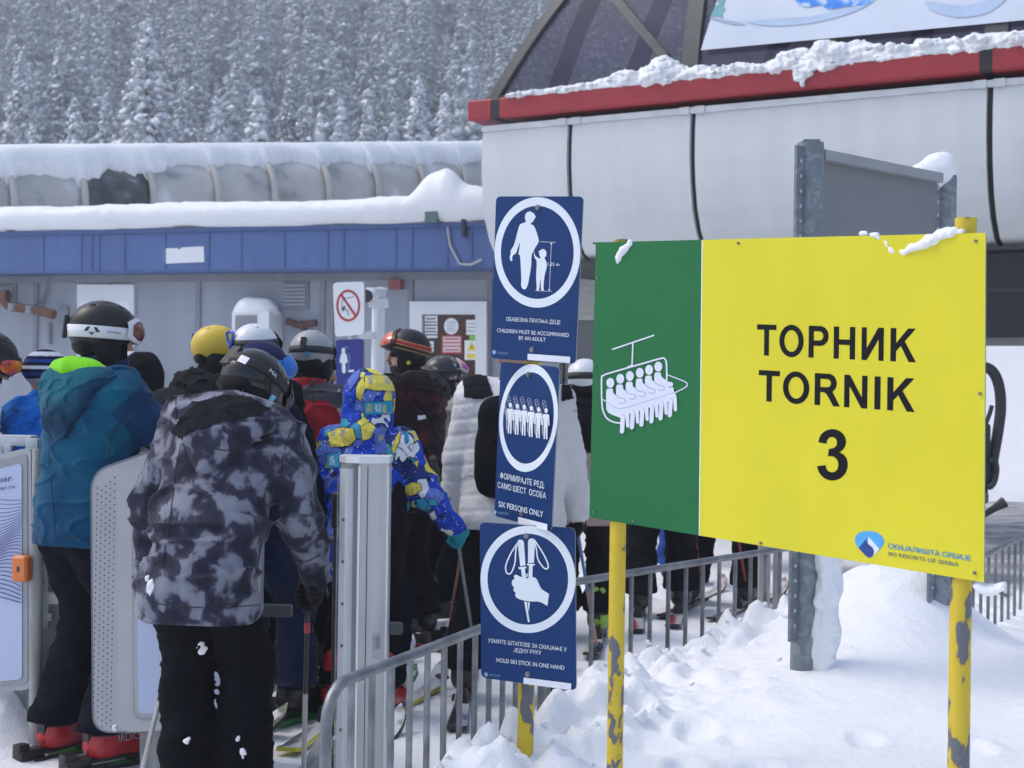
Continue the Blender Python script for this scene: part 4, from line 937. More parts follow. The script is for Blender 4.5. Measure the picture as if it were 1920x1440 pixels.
B0 = [(240, 840), (247, 815), (262, 806), (308, 806), (320, 818), (322, 850), (345, 875), (400, 915), (455, 925), (468, 950), (455, 975), (400, 978), (420, 985), (470, 985), (472, 1030), (500, 1075), (510, 1110), (513, 1255), (495, 1275), (475, 1262), (465, 1150), (450, 1120), (430, 1110), (452, 1130), (460, 1150), (450, 1325), (425, 1345), (400, 1328), (408, 1155), (300, 1115), (262, 1090), (242, 1050), (238, 960)]
for hx, hy in ((848, 547), (740, 585), (632, 620), (516, 658), (404, 690), (288, 738)):
    pl.poly(m, Z3(pl.ellipse(hx, hy, 46, 58, 28))); kx = 1-.02*(hx-288)/560; pl.poly(m, Z3([(hx+(x-288)*kx, hy+(y-738)*.985) for x, y in B0]))
m.build('pictogram', iw, gf)
m = MB()
for k, (hx, hy) in enumerate(((848, 547), (740, 585), (632, 620), (516, 658), (404, 690), (288, 738))):
    f = lambda q: Z3([(hx+x-288, hy+y-738) for x, y in q])
    if k > 0: pl.line(m, f(smooth_line([(325, 852), (400, 915), (455, 925), (470, 950), (455, 975), (395, 972)], 4)), .55)
    if k < 5: pl.line(m, f([(510, 1110), (513, 1235)]), .5)
pl.line(m, Z3(smooth_line([(245, 962), (330, 1015), (380, 1035), (460, 1030), (700, 960), (1040, 850)], 5)), .5); m.build('pictogram_line', grn, gf)
bolts(pl, [(1122, 521), (1117, 685), (1114, 960), (1189, 976), (1385, 456), (1427, 1018), (1830, 452), (1838, 738), (1828, 1074), (1115, 456)], .0042, bb, 'rivet')
pa, pb = pl.w(1160, 760)+Vector((0, .042, 0)), pl.w(1804, 760)+Vector((0, .038, 0))
ra = P(1152.5, 1440, pa.y); rb_ = P(1797, 1440, pb.y); ta, tb = P(1166, 452, pa.y), P(1811, 409, pb.y)
def ext(t, r): d = (r-t); return r+d*.45
m = MB(); m.tube([ext(ta, ra), ta], .0245, 20); m.tube([ta+Vector((0, 0, .002)), ta+Vector((0, 0, .004))], .02, 12); m.build('post', ypost, bb)
m = MB(); m.tube([ext(tb, rb_), tb], .0265, 20); m.build('post', ypost2, bb)
def smear(name, pts, D_off, r, parent, seed):
    rl = random.Random(seed); pr = []
    for (x0, y0, r0), (x1, y1, r1) in zip(pts[:-1], pts[1:]):
        n = max(2, int(math.hypot(x1-x0, y1-y0)/2.2))
        for i in range(n):
            t = i/n; q = r*(r0+(r1-r0)*t)*rl.uniform(.6, 1.15); pr.append(el(pl.w(x0+(x1-x0)*t+rl.gauss(0, 1.0), y0+(y1-y0)*t+rl.gauss(0, 1.6))+pl.n*D_off, (q, q, q*.8), None, .006))
    sdf(name, pr, .0035, snow, parent, wr=(.003, 150, seed, 1), world=True)
smear('snow_smear', [(1158, 492, .7), (1162, 480, 1.2), (1170, 468, 1.2), (1178, 459, .9), (1184, 453, .5)], -.003, .010, bb, 3)
smear('snow_smear', [(1688, 476, .5), (1700, 469, .9), (1725, 460, 1.3), (1745, 449, 1.6), (1768, 439, 1.5), (1788, 435, 1.1), (1806, 436, .7)], -.004, .0095, bb, 5)
smear('snow_smear', [(1612, 437, .5), (1628, 438, .9), (1645, 440, .7), (1656, 450, .45), (1664, 462, .35), (1674, 474, .4), (1684, 470, .35)], -.003, .0075, bb, 7)
smear('snow_smear', [(1822, 1098, 1.0), (1840, 1106, 1.2), (1858, 1106, 1.0), (1874, 1098, .6)], -.022, .012, bb, 9)

# ------------------------------------------------------------------ signs and camera in front of the grey wall
pl = Plane(655, 600, 12.5, 17)
wsg = thing('prohibition_sign', 'white sign with red slashed ring over a chairlift figure, before the grey wall', 'sign', pl.o)
board_plate(pl, [(624, 530), (683, 528), (683, 627), (628, 632)], 8, whitem, wsg, .03)
pl.lay = .002; m = MB(); pl.ring(m, pl.ellipse(653, 573, 22.5, 30, 40), pl.ellipse(653, 573, 18.5, 25.5, 40)); pl.line(m, [(639, 551), (668, 594)], 4.2)
m.build('red_ring', mk('sign_red', (.42, .025, .03), rough=.5), wsg)
m = MB(); pl.line(m, [(641, 561), (664, 556)], 1.0); pl.line(m, [(648, 560), (641, 566), (641, 582), (646, 585)], 1.0); pl.poly(m, [(645, 573), (648, 576), (644, 583), (641, 580)]); pl.line(m, [(646, 580), (652, 582), (654, 592)], 1.5); m.build('pictogram', darkm, wsg)
bs = thing('information_sign', 'navy sign with a white standing figure, below the white prohibition sign', 'sign', pl.w(655, 680))
pl.lay = 0; board_plate(pl, [(629, 637), (682, 635), (682, 734), (630, 738)], 7, mk('navy_sign', (.008, .02, .20), rough=.4), bs, .03)
pl.lay = .002; m = MB(); pl.poly(m, pl.ellipse(644, 657, 3.6, 5, 14)); pl.poly(m, smooth_line([(641, 662), (648, 662), (651, 670), (652, 680), (648, 681), (648, 698), (642, 698), (641, 681), (637, 680), (638, 670)], 3, True))
pl.line(m, pl.ellipse(649, 656, 4, 6, 14)[8:15], .5); pl.line(m, [(654, 662), (656, 675), (652, 697)], .5); pl.poly(m, [(654, 694), (664, 693), (664, 697), (654, 698)]); pl.poly(m, [(637, 729), (646, 729), (646, 735), (637, 735)]); m.build('pictogram', signwhite, bs)
m = MB(); q = pl.w(655, 620)-pl.n*.05; m.tube([(q.x, q.y, -.1), (q.x, q.y, P(655, 545, 12.5).z)], .035, 10); tag(m.build('sign_post', whitem), 'white post behind the prohibition sign and the navy figure sign', 'post')
ct = thing('camera_mast', 'white mast with a bullet camera on top, beside the prohibition sign', 'camera mast', P(707, 700, 12.9))
q = P(708, 700, 12.9); zt = P(708, 575, 12.9).z
m = MB(); m.tube([(q.x, q.y, -.1), (q.x, q.y, zt)], .055, 14); m.box((q.x, q.y, zt+.03), (.16, .15, .07), None, .01); m.box((q.x-.09, q.y-.02, P(0, 612, 12.9).z-.03), (.14, .08, .06), None, .01); m.build('mast', whitem, ct)
m = MB(); c0, c1 = P(689, 555, 12.75), P(714, 550, 12.95); m.tube([c0, c1], .055, 16); m.box(c0*.45+c1*.55+Vector((0, 0, .045)), (.2, .13, .02), None, .005); m.tube([P(712, 553, 12.95), (q.x, q.y, zt+.06)], .04, 10); cb_ = m.build('camera_body', whitem, ct)
m = MB(); dcn = (c0-c1).normalized(); m.tube([c0, c0+dcn*.01], .053, 16); m.build('lens', darkm, cb_)
# ------------------------------------------------------------------ people
skin = mk('skin', (.50, .30, .22), rough=.55, var=.06, scale=20)
hairm = mk('dark_hair', (.02, .014, .011), rough=.7, bump=.5, bscale=200)
eyem = mk('eye_dark', (.02, .018, .016), rough=.2)
lipm = mk('lip', (.36, .16, .13), rough=.5)
black_c = cloth('black_cloth', (.006, .0065, .009), sheen=0); black2 = cloth('charcoal_cloth', (.013, .014, .017), sheen=0); navy_c = cloth('navy_cloth', (.007, .012, .035), sheen=0)
navyp = cloth('navy_black_trousers', (.004, .005, .011), sheen=0); blkglove = cloth('black_glove', (.012, .011, .013), b2scale=30)
bootblk = mk('boot_black_plastic', (.018, .018, .02), rough=.35, var=.2); bootgrey = mk('boot_grey_plastic', (.16, .15, .14), rough=.4)
bootred = mk('boot_red_plastic', (.42, .02, .025), rough=.32, var=.12, scale=14); bootwhite = mk('buckle_white', (.62, .62, .63), rough=.35)
bootgreen = mk('boot_green_plastic', (.25, .42, .04), rough=.4); buckm = mk('buckle_metal', (.45, .46, .48), rough=.3, metal=.7)
padm = cloth('helmet_padding', (.012, .012, .014)); strapm = mk('strap_black', (.012, .012, .013), rough=.6)
def rotZ(a): return Matrix.Rotation(a, 3, 'Z')
def ik(a, b, l1, l2, pole):
    d = b-a; L = min(d.length, (l1+l2)*.999); dn = d.normalized(); b = a+dn*L
    x = (l1*l1-l2*l2+L*L)/(2*L); h = math.sqrt(max(0, l1*l1-x*x)); p = (pole-dn*pole.dot(dn)).normalized(); return a+dn*x+p*h, b
def glove(root, wrist, elbow, side, mat, axis=None, name='glove', scale=1.0):
    """hand with palm, four curled fingers and a thumb; axis: what the fingers close on runs along it (pointing up)"""
    f = (wrist-elbow).normalized(); a = Vector(axis) if axis is not None else Vector((0, .3, 1)); a = (a-f*a.dot(f)).normalized()
    n = f.cross(a)*side; n.normalize(); s = scale
    if n.dot(Vector((-side, 0, 0))) < 0: n = -n
    w = wrist; pr = [rc(w-f*.03, w+f*.02, .037*s, .034*s, .02), rc(w+f*.035*s+a*.018*s, w+f*.078*s+a*.020*s, .022*s, .021*s, .02), rc(w+f*.035*s-a*.020*s, w+f*.075*s-a*.022*s, .021*s, .019*s, .02)]
    for i in range(4):
        o = a*((1.5-i)*.0215*s); ln = (.95, 1.05, 1.0, .85)[i]
        k = w+f*.082*s+o; p1 = k+f*.022*s*ln+n*.018*s; p2 = k+f*.012*s+n*.046*s*ln; p3 = k-f*.016*s+n*.050*s
        pr += [rc(k, p1, .0128*s, .0122*s, .006), rc(p1, p2, .0122*s, .0115*s, .005), rc(p2, p3, .0115*s, .010*s, .005)]
    t0 = w+f*.03*s+a*.034*s+n*.008*s; t1 = w+f*.055*s+a*.046*s+n*.034*s; t2 = w+f*.078*s+a*.030*s+n*.052*s
    pr += [rc(t0, t1, .0165*s, .014*s, .012), rc(t1, t2, .014*s, .0115*s, .005)]
    sdf(name, pr, .0068, mat, root, wr=(.0012, 130, 2, 1))
    return w+f*.072*s+n*.028*s, a
def head_frame(c, yaw, pitch, roll=0):
    return Matrix.Translation(c) @ (Matrix.Rotation(-math.radians(yaw), 4, 'Z') @ Matrix.Rotation(-math.radians(pitch), 4, 'X') @ Matrix.Rotation(math.radians(roll), 4, 'Y'))
HR = Vector((.113, .137, .116)); HC = Vector((0, -.008, .034))
def strap_band(root, M, z0, tilt, half, mat, lens=None, frame=None, off=.004, name='goggle_strap', gap=62, lh=.043, lz=.0, bridge=.026):
    m = MB(); N = 64; pts = []
    def ep(ph, z, o):
        z = z-HC.z; s = math.sqrt(max(.02, 1-(z/HR.z)**2)); return Vector((HC.x+(HR.x*s+o)*math.sin(ph), HC.y+(HR.y*s+o)*math.cos(ph), z+HC.z))
    for i in range(N+1):
        ph = math.radians(gap*.8)+(2*math.pi-2*math.radians(gap*.8))*i/N; z = z0+tilt*math.cos(ph)
        for dz, o in ((-half, 0), (-half, off), (half, off), (half, 0)): pts.append(M @ ep(ph, z+dz, o))
    m.grid(pts, N+1, 4); sb = m.build(name, mat, root, smooth=180, world=False)
    if lens is not None:
        for nm, mt, g, hh, oo in (('goggle_frame', frame, gap, lh+.008, bridge-.006), ('goggle_lens', lens, gap-9, lh-.004, bridge)):
            m = MB(); pts = []
            for i in range(25):
                ph = math.radians(-g+2*g*i/24); z = z0+tilt*math.cos(ph)+lz; e = 1-(abs(i-12)/12.0)**4*.45
                for j in range(9):
                    q = -1+j*.25; pts.append(M @ ep(ph, z+q*hh*e, oo*math.sqrt(1-.55*q*q)*(1-.25*(abs(i-12)/12)**2)))
            m.grid(pts, 25, 9); m.build(nm, mt, root if nm == 'goggle_frame' else root, smooth=180, world=False)
    return sb
def helmet(root, M, shell, pad=None, vents=True, low=None, name='helmet', brim=False, ear=True, vm=None):
    pr = [el(HC, HR, None, .01, 0)]
    if low: pr.append(el(HC+Vector((0, 0, -.03)), (HR.x+.003, HR.y+.003, .075), None, .004, 1))
    if brim: pr.append(el((0, .125, .045), (.075, .035, .012), None, .01, 0))
    subs = []
    if vents:
        for x in (-.052, -.018, .018, .052):
            for y in (-.075, -.01, .05):
                z = HC.z+HR.z*math.sqrt(max(.05, 1-(x/HR.x)**2-((y-HC.y)/HR.y)**2)); subs.append(rc((x*1.02, y-.016, z+.002), (x*.95, y+.016, z+.003), .0065, .005))
    h = sdf(name, pr, .0058, [shell, low] if low else shell, root, cuts=[((0, 0, -.012), (0, .36, -1))], subs=subs, M=M)
    pd = pad or padm
    e = [el((0, -.075, -.035), (.082, .045, .04), None, .03), el((0, -.02, -.0), (.098, .118, .03), None, .02)]
    if ear: e += [el((x*.088, .0, -.052), (.026, .050, .058), None, .03) for x in (-1, 1)]
    sdf('helmet_liner', e, .008, pd, root, M=M)
    m = MB()
    for x in (-1, 1): m.tube([M @ Vector((x*.104, .01, -.06)), M @ Vector((x*.085, .045, -.105)), M @ Vector((x*.03, .06, -.128)), M @ Vector((0, .062, -.13))], .006, 6)
    if ear: m.build('chin_strap', strapm, root, world=False)
    return h
def hood_down(body, nb, fw, rgt, sd, R, k, mat, seed, w=.165, drop=.20, vox=.0088):
    """a hood hanging on the back: thick rim round the neck, narrowing to a soft point between the shoulders"""
    pr = []
    for i in range(6):
        t = i/5; pr.append(el(nb-fw*((.080+.062*math.sin(t*2.4))*k)-sd*((-.015+drop*t)*k), (w*k*(1-.72*t**1.3), (.052-.014*t)*k, .058*k), R, .045, 0))
    for s_ in (-1, 1):
        p0, p1, p2 = nb-fw*.105*k+sd*.022*k, nb+rgt*(s_*w*.92*k)-fw*.055*k-sd*.012*k, nb+rgt*(s_*.088*k)+fw*.070*k+sd*.008*k
        pr += [rc(p0, p1, .036*k, .040*k, .03), rc(p1, p2, .040*k, .032*k, .03)]
    return sdf('hood', pr, vox, mat, body, wr=(.007, 32, seed % 13, 1.3), subs=[el(nb-fw*.012*k+sd*.085*k, (.112*k, .088*k, .085*k), R)], world=False, fold=1.6)

PEOPLE = []
def person(label, px, D, fa, H=1.76, lean=.06, side=0.0, head=(0, 0, 0), hands=None, bulk=1.0, jm=None, jk=None, pm=None, hem=-.10, gl=None, bm_=None, bacc=None,
           cover='balaclava', cov_m=None, face=False, feet=None, hoodm=None, hood='down', collar=None, jwr=(.009, 22), groupn='skiers queuing for the lift', elbow=None, jzone=None, knee=0.0, grip=(None, None), gsc=1.0, bzone=None, footyaw=(6, 6), jv=.0095, fold=1.5, hs=1.0, legw=1.0):
    k = H/1.76; a = math.radians(fa); X = GX(px, D, 1.0)
    Wm = Matrix.Translation((X, D, 0)) @ Matrix.Rotation(-a, 4, 'Z'); Wi = Wm.inverted()
    sd = Vector((math.sin(side), math.sin(lean), math.cos(lean))).normalized()
    hc = Vector((-.25*math.sin(side), -.32*math.sin(lean), .93*k-.05*knee)); nb = hc+sd*.525*k
    rgt = Vector((1, 0, 0)); rgt = (rgt-sd*rgt.dot(sd)).normalized(); fw = sd.cross(rgt)*-1
    if fw.y < 0: fw = -fw
    R = Matrix((rgt, fw, sd)).transposed()
    hl = math.radians(head[1])*.55+lean*.8; hd = Vector((math.sin(side)*.8+math.sin(math.radians(head[2]))*.5, math.sin(hl), math.cos(hl))).normalized()
    hcen = nb+hd*.165*k+Vector((0, .02, 0)); M = head_frame(hcen, *head) @ Matrix.Diagonal((hs, hs, hs, 1)); M3 = M.to_3x3()
    def hp(x, y, z): return M @ Vector((x, y, z))
    sh = [nb-sd*.05*k+rgt*(.172*k*s) for s in (-1, 1)]
    if hands is None: hands = (Vector((-.30*k, .14, .86*k)), Vector((.30*k, .14, .86*k)))
    hw = []
    for i, h in enumerate(hands):
        if h is None: h = Vector(((-.30, .30)[i]*k, .14, .86*k))
        elif isinstance(h, tuple): h = Vector(h)
        elif h.y > 2.5: h = Wi @ h
        hw.append(h)
    el_w = []
    for i, s in enumerate((-1, 1)):
        pole = Vector((s*.8, -.5, -.35)) if not elbow or elbow[i] is None else Vector(elbow[i])
        e, w = ik(sh[i], hw[i], .285*k, .265*k, pole); el_w.append((e, w))
    ft = feet or ((-.105, .0), (.105, .02)); fz = .045
    hips, kn, ank = [], [], []
    for i, s in enumerate((-1, 1)):
        hips.append(hc+Vector((s*.09*k, 0, -.05*k))); an = Vector((ft[i][0], ft[i][1]-.03, fz+.16)); q, an = ik(hips[i], an, .363*k, .363*k, Vector((s*.12, 1, 0))); kn.append(q); ank.append(an)
    # body: one continuous surface
    pr = [rc(nb-sd*.10, hp(0, -.01, -.05), .062*k, .056*k, .04)]
    pr += [el(hp(0, -.008, .028), (.074, .092, .094), M3, .02), el(hp(0, .030, -.052), (.054, .060, .066), M3, .03), el(hp(0, .072, -.098), (.026, .022, .020), M3, .02), rc(hp(0, .088, .012), hp(0, .110, -.028), .009, .015, .014)]
    pr += [el(hp(s*.077, -.004, -.012), (.011, .024, .033), M3, .01) for s in (-1, 1)]
    mats = [skin]
    if face:
        mats = [skin, hairm, eyem, lipm]
        pr += [el(hp(s*.032, .082, .008), (.013, .010, .008), M3, .002, 2) for s in (-1, 1)]+[rc(hp(s*.016, .092, .026), hp(s*.050, .080, .026), .0065, .005, .004, 1) for s in (-1, 1)]
        pr += [rc(hp(-.018, .093, -.066), hp(.018, .093, -.066), .008, .008, .006, 3)]
        if face == 'beard': pr += [el(hp(0, .042, -.082), (.053, .052, .050), M3, .015, 1), rc(hp(-.024, .095, -.050), hp(.024, .095, -.050), .0085, .0085, .004, 1), el(hp(.062, .012, -.05), (.012, .02, .05), M3, .01, 1), el(hp(-.062, .012, -.05), (.012, .02, .05), M3, .01, 1)]
    pr += [el(hc+sd*.34*k, (.15*k, .10*k, .19*k), R, .06), el(hc+sd*.12*k, (.145*k, .10*k, .19*k), R, .06), el(hc-sd*.03, (.15*k, .11*k, .12*k), R, .05)]
    for i in range(2):
        e, w = el_w[i]; pr += [rc(nb-sd*.06, sh[i], .05, .058*k, .04), rc(sh[i], e, .05*k, .042*k, .03), rc(e, w+(w-e).normalized()*.05, .042*k, .03*k, .02), rc(hips[i], kn[i], .078*k, .058*k, .04), rc(kn[i], ank[i], .058*k, .042*k, .03), rc(ank[i], (ft[i][0], ft[i][1]+.10, fz+.05), .04, .032, .03)]
    body = sdf('person', pr, .0085 if face else .015, mats, None, world=False)
    body.location = Wm.translation; body.rotation_euler = (0, 0, -a)
    tag(body, label, 'person', groupn)
    # trousers
    pr = [el(hc-sd*.03, (.150*k, .118*k, .13*k), None, .06)]
    for i, s in enumerate((-1, 1)): pr += [rc(hips[i]+Vector((-s*.005, -.01, -.02)), kn[i], .098*k*legw, .092*k*legw, .05), rc(kn[i], Vector((ft[i][0], ft[i][1]-.035, fz+.10)), .088*k*legw, .104*k*legw, .04)]
    sdf('trousers', pr, .011, pm or navyp, body, cuts=[((0, 0, fz+.115), (0, 0, -1))], wr=(.007, 24, 4+int(px) % 9, 1.7), fold=1.3, world=False)
    # jacket
    b = bulk
    pr = [el(hc+sd*.36*k, (.188*k*b, .135*k*b, .20*k), R, .09, 0), el(hc+sd*.14*k, (.178*k*b, .135*k*b, .21*k), R, .09, 0), el(hc+Vector((0, 0, hem*.55)), (.186*k*b, .150*k*b, .20*k-hem*.25), None, .09, 0)]
    for i in range(2):
        e, w = el_w[i]; pr += [rc(nb-sd*.035, sh[i], .078*k, .080*k*b, .06, 1), rc(sh[i], e, .080*k*b, .066*k*b, .04, 2), rc(e, w, .066*k*b, .048*k*b, .03, 2)]
    if collar is None: pr.append(rc(nb-sd*.02, nb+hd*.045*k, .082*k, .078*k, .03, 1))
    jm = jm or black_c; jl = list(jm) if isinstance(jm, (list, tuple)) else [jm]*1
    if len(jl) == 1: pr = [p[:6]+(0,) for p in pr]
    sdf('jacket', pr, jv, jl, body, cuts=[(hc+Vector((0, 0, hem)), (0, -.06, -1))], wr=(jwr[0], jwr[1], int(px) % 11, 1.5), world=False, kmat=jzone, fold=fold)
    if collar: sdf('collar', [rc(nb-sd*.03, nb+hd*.06*k, .086*k, .088*k, .03)], .009, collar, body, cuts=[(nb+hd*.055*k, hd)], subs=[rc(nb+hd*.03, nb+hd*.2, .07, .075)], world=False)
    if hood == 'down':
        hood_down(body, nb, fw, rgt, sd, R, k, hoodm or jl[0], int(px))
    elif hood == 'up':
        sdf('hood', [el(hp(0, -.015, .03), (.118, .138, .135), M3, .04), el(hp(0, -.02, -.08), (.105, .11, .11), M3, .06), rc(hp(0, -.03, -.06), nb-fw*.03, .10, .11, .05)], .0095, hoodm or jl[0], body, wr=(.007, 30, 5, 1.3), subs=[el(hp(0, .135, -.02), (.075, .085, .10), M3)], world=False)
    if cover == 'balaclava':
        sdf('balaclava', [el(hp(0, -.008, .026), (.081, .099, .100), M3, .02), el(hp(0, .028, -.055), (.062, .070, .072), M3, .03), rc(hp(0, -.01, -.05), nb-sd*.02, .068, .082, .04)], .009, cov_m or black_c, body, wr=(.003, 60, 3, 1), subs=[el(hp(0, .12, .012), (.055, .05, .026), M3)] if not face else [el(hp(0, .125, .0), (.062, .06, .055), M3)], world=False)
    elif cover == 'gaiter':
        sdf('neck_gaiter', [rc(hp(0, .0, -.095), nb-sd*.02, .070, .086, .03)]+([el(hp(0, .035, -.075), (.064, .070, .050), M3, .03)] if cov_m else []), .009, cov_m or black_c, body, wr=(.004, 60, 3, 1), world=False)
    # gloves, boots
    gr = []
    for i, s in enumerate((-1, 1)):
        e, w = el_w[i]; gr.append(glove(body, w, e, s, gl or blkglove, grip[i], scale=1.12*gsc))
    for i in range(2):
        ya = math.radians(footyaw[i])*(-1, 1)[i]; Mf = Matrix.Translation((ft[i][0], ft[i][1], fz)) @ Matrix.Rotation(-ya, 4, 'Z')
        bo = sdf('boot', [rc((0, -.05, .08), (0, -.035, .21), .062, .064, .03, 0), rc((0, -.075, .055), (0, .12, .05), .054, .050, .04, 0), rc((0, .10, .048), (0, .165, .04), .05, .04, .03, 1 if bacc else 0)], .0085, [bm_ or bootblk, bacc or bm_ or bootblk], body, cuts=[((0, 0, .012), (0, 0, -1))], M=Mf, world=False)
        m = MB()
        for y, z, w_ in ((.075, .095, .105), (.02, .135, .118), (-.01, .185, .125)):
            m.box(Mf @ Vector((0, y+.02, z)), (w_, .05, .018), (Mf.to_3x3() @ Matrix.Rotation(-.5 if z < .15 else -.15, 3, 'X')), .004); m.box(Mf @ Vector((w_/2+.004, y+.02, z)), (.012, .05, .022), Mf.to_3x3(), .003)
        m.build('buckle', bacc or buckm, bo, world=False)
        m = MB(); m.tube([Mf @ Vector((.066*math.cos(w_), -.045+.07*math.sin(w_), .105)) for w_ in [i*math.pi/9 for i in range(18)]], .006, 6, closed=True); m.box(Mf @ Vector((0, -.118, .075)), (.045, .02, .075), Mf.to_3x3(), .006); m.build('boot_trim', bootblk, bo, world=False)
        m = MB(); m.box(Mf @ Vector((0, .03, .006)), (.072, .31, .014), Mf.to_3x3(), .004); m.build('sole', bootblk, bo, world=False)
    d = dict(body=body, W=Wm, M=M, nb=nb, hc=hc, sd=sd, R=R, fw=fw, rgt=rgt, grip=gr, feet=ft, fa=fa, fy=footyaw, hp=hp, k=k, D=D, px=px, sh=sh, arm=el_w, hd=hd)
    PEOPLE.append(d); return d
# ---- skis and poles
def ski_mats(top, edge): return [mk('ski_top_'+top[0], top[1], rough=.35, var=.35, scale=9, ramp=top[2] if len(top) > 2 else None, stretch=(1, .25, 1)), mk('ski_edge_'+edge[0], edge[1], rough=.4)]
def skis(p, labels, top, edge, L=1.62):
    for i in range(2):
        ya = math.radians(p['fy'][i])*(-1, 1)[i]*.4; M = p['W'] @ Matrix.Translation((p['feet'][i][0], p['feet'][i][1], 0)) @ Matrix.Rotation(-ya, 4, 'Z')
        t = thing('ski', labels[i], 'ski', M.translation, M.to_euler().z, 'skis lying on the packed snow')
        N = 40; V, Fc, mi = [], [], []
        for j in range(N+1):
            u = j/N; y = -.46*L+u*L; w = .036+.016*abs(2*u-1.02)**2.2
            if u > .93: w *= math.sqrt(max(0.002, 1-((u-.93)/.07)**2))
            if u < .02: w *= .8
            z = .016+.10*max(0, (u-.87)/.13)**1.8+.012*max(0, (.05-u)/.05)
            V += [(-w, y, z-.010), (w, y, z-.010), (w, y, z+.002), (w*.92, y, z+.008), (-w*.92, y, z+.008), (-w, y, z+.002)]
        for j in range(N):
            for q in range(6):
                r = (q+1) % 6; Fc.append((j*6+q, j*6+r, j*6+6+r, j*6+6+q)); mi.append(0 if q in (3,) else 1)
        m = MB(); m.v = V; m.f = Fc+[(0, 1, 2, 3, 4, 5), tuple(N*6+q for q in range(6))[::-1]]; m.m = mi+[1, 1]
        m.build('ski_body', ski_mats(top, edge), t, smooth=30, world=False)
        m = MB(); m.box((0, .155, .038), (.062, .10, .038), None, .008); m.box((0, .10, .030), (.07, .06, .016), None, .004); m.build('toe_binding', bootblk, t, world=False)
        m = MB(); m.box((0, -.175, .045), (.06, .11, .05), None, .010); m.box((0, -.21, .075), (.045, .05, .04), None, .01); m.box((.045, -.12, .03), (.012, .12, .012), None, .003); m.box((-.045, -.12, .03), (.012, .12, .012), None, .003); m.build('heel_binding', bootblk, t, world=False)
def pole(label, top, tip, sm, gm=None, sm2=None, r=.0085):
    top, tip = Vector(top), Vector(tip); d = (tip-top).normalized(); L = (tip-top).length
    t = thing('ski_pole', label, 'ski pole', tip, 0, 'ski poles')
    m = MB(); m.tube([top+d*.12, top+d*L*.55, tip-d*.03], [r, r, r*.85], 10); m.build('shaft', sm, t)
    if sm2: m = MB(); m.tube([top+d*L*.52, tip-d*.09], r*1.08, 10); m.build('lower_shaft', sm2, t)
    m = MB(); m.tube([top-d*.012, top, top+d*.03, top+d*.08, top+d*.125, top+d*.13], [.016, .019, .0155, .0165, .017, .012], 12); m.build('handle', gm or strapm, t)
    bx = tip-d*.06; m = MB(); m.tube([bx-d*.006, bx, bx+d*.004], [.012, .036, .034], 16); m.build('basket', strapm, t); m = MB(); m.tube([tip-d*.05, tip], [.006, .0025], 8); m.build('tip', buckm, t)
    return t
def grip_world(p, i): return p['W'] @ p['grip'][i][0]

# --- materials of the clothes
camo = cloth('tie_dye_camouflage', (.2, .2, .25), scale=13, detail=9, dist=.3, ramp=[(.38, (.018, .018, .032)), (.49, (.036, .036, .060)), (.515, (.080, .082, .115)), (.55, (.165, .175, .22)), (.70, (.22, .235, .285))], rough=.75, bump2=.7, b2scale=7)
teal = cloth('teal_jacket_cloth', (.01, .12, .2), scale=2.4, detail=1.5, ramp=[(.36, (.004, .025, .082)), (.5, (.003, .055, .120)), (.64, (.003, .088, .155))], bump2=.5, b2scale=8)
teald = cloth('teal_hood_cloth', (.01, .07, .12), scale=4, detail=1, ramp=[(.40, (.007, .030, .075)), (.52, (.006, .055, .095)), (.6, (.005, .095, .14))])
tealsl = cloth('teal_sleeve_cloth', (.01, .06, .14), scale=3, detail=1, ramp=[(.35, (.006, .028, .080)), (.6, (.004, .062, .14))], bump2=.6)
neon = cloth('neon_green_lining', (.20, .62, .02), var=.06)
puff = mk('white_quilted_nylon', (.60, .61, .62), rough=.6, var=.06, scale=5, bump=.15, bscale=120, bump2=.6, b2scale=9)
kidn = bpy.data.materials.new('doodle_print'); kidn.use_nodes = True
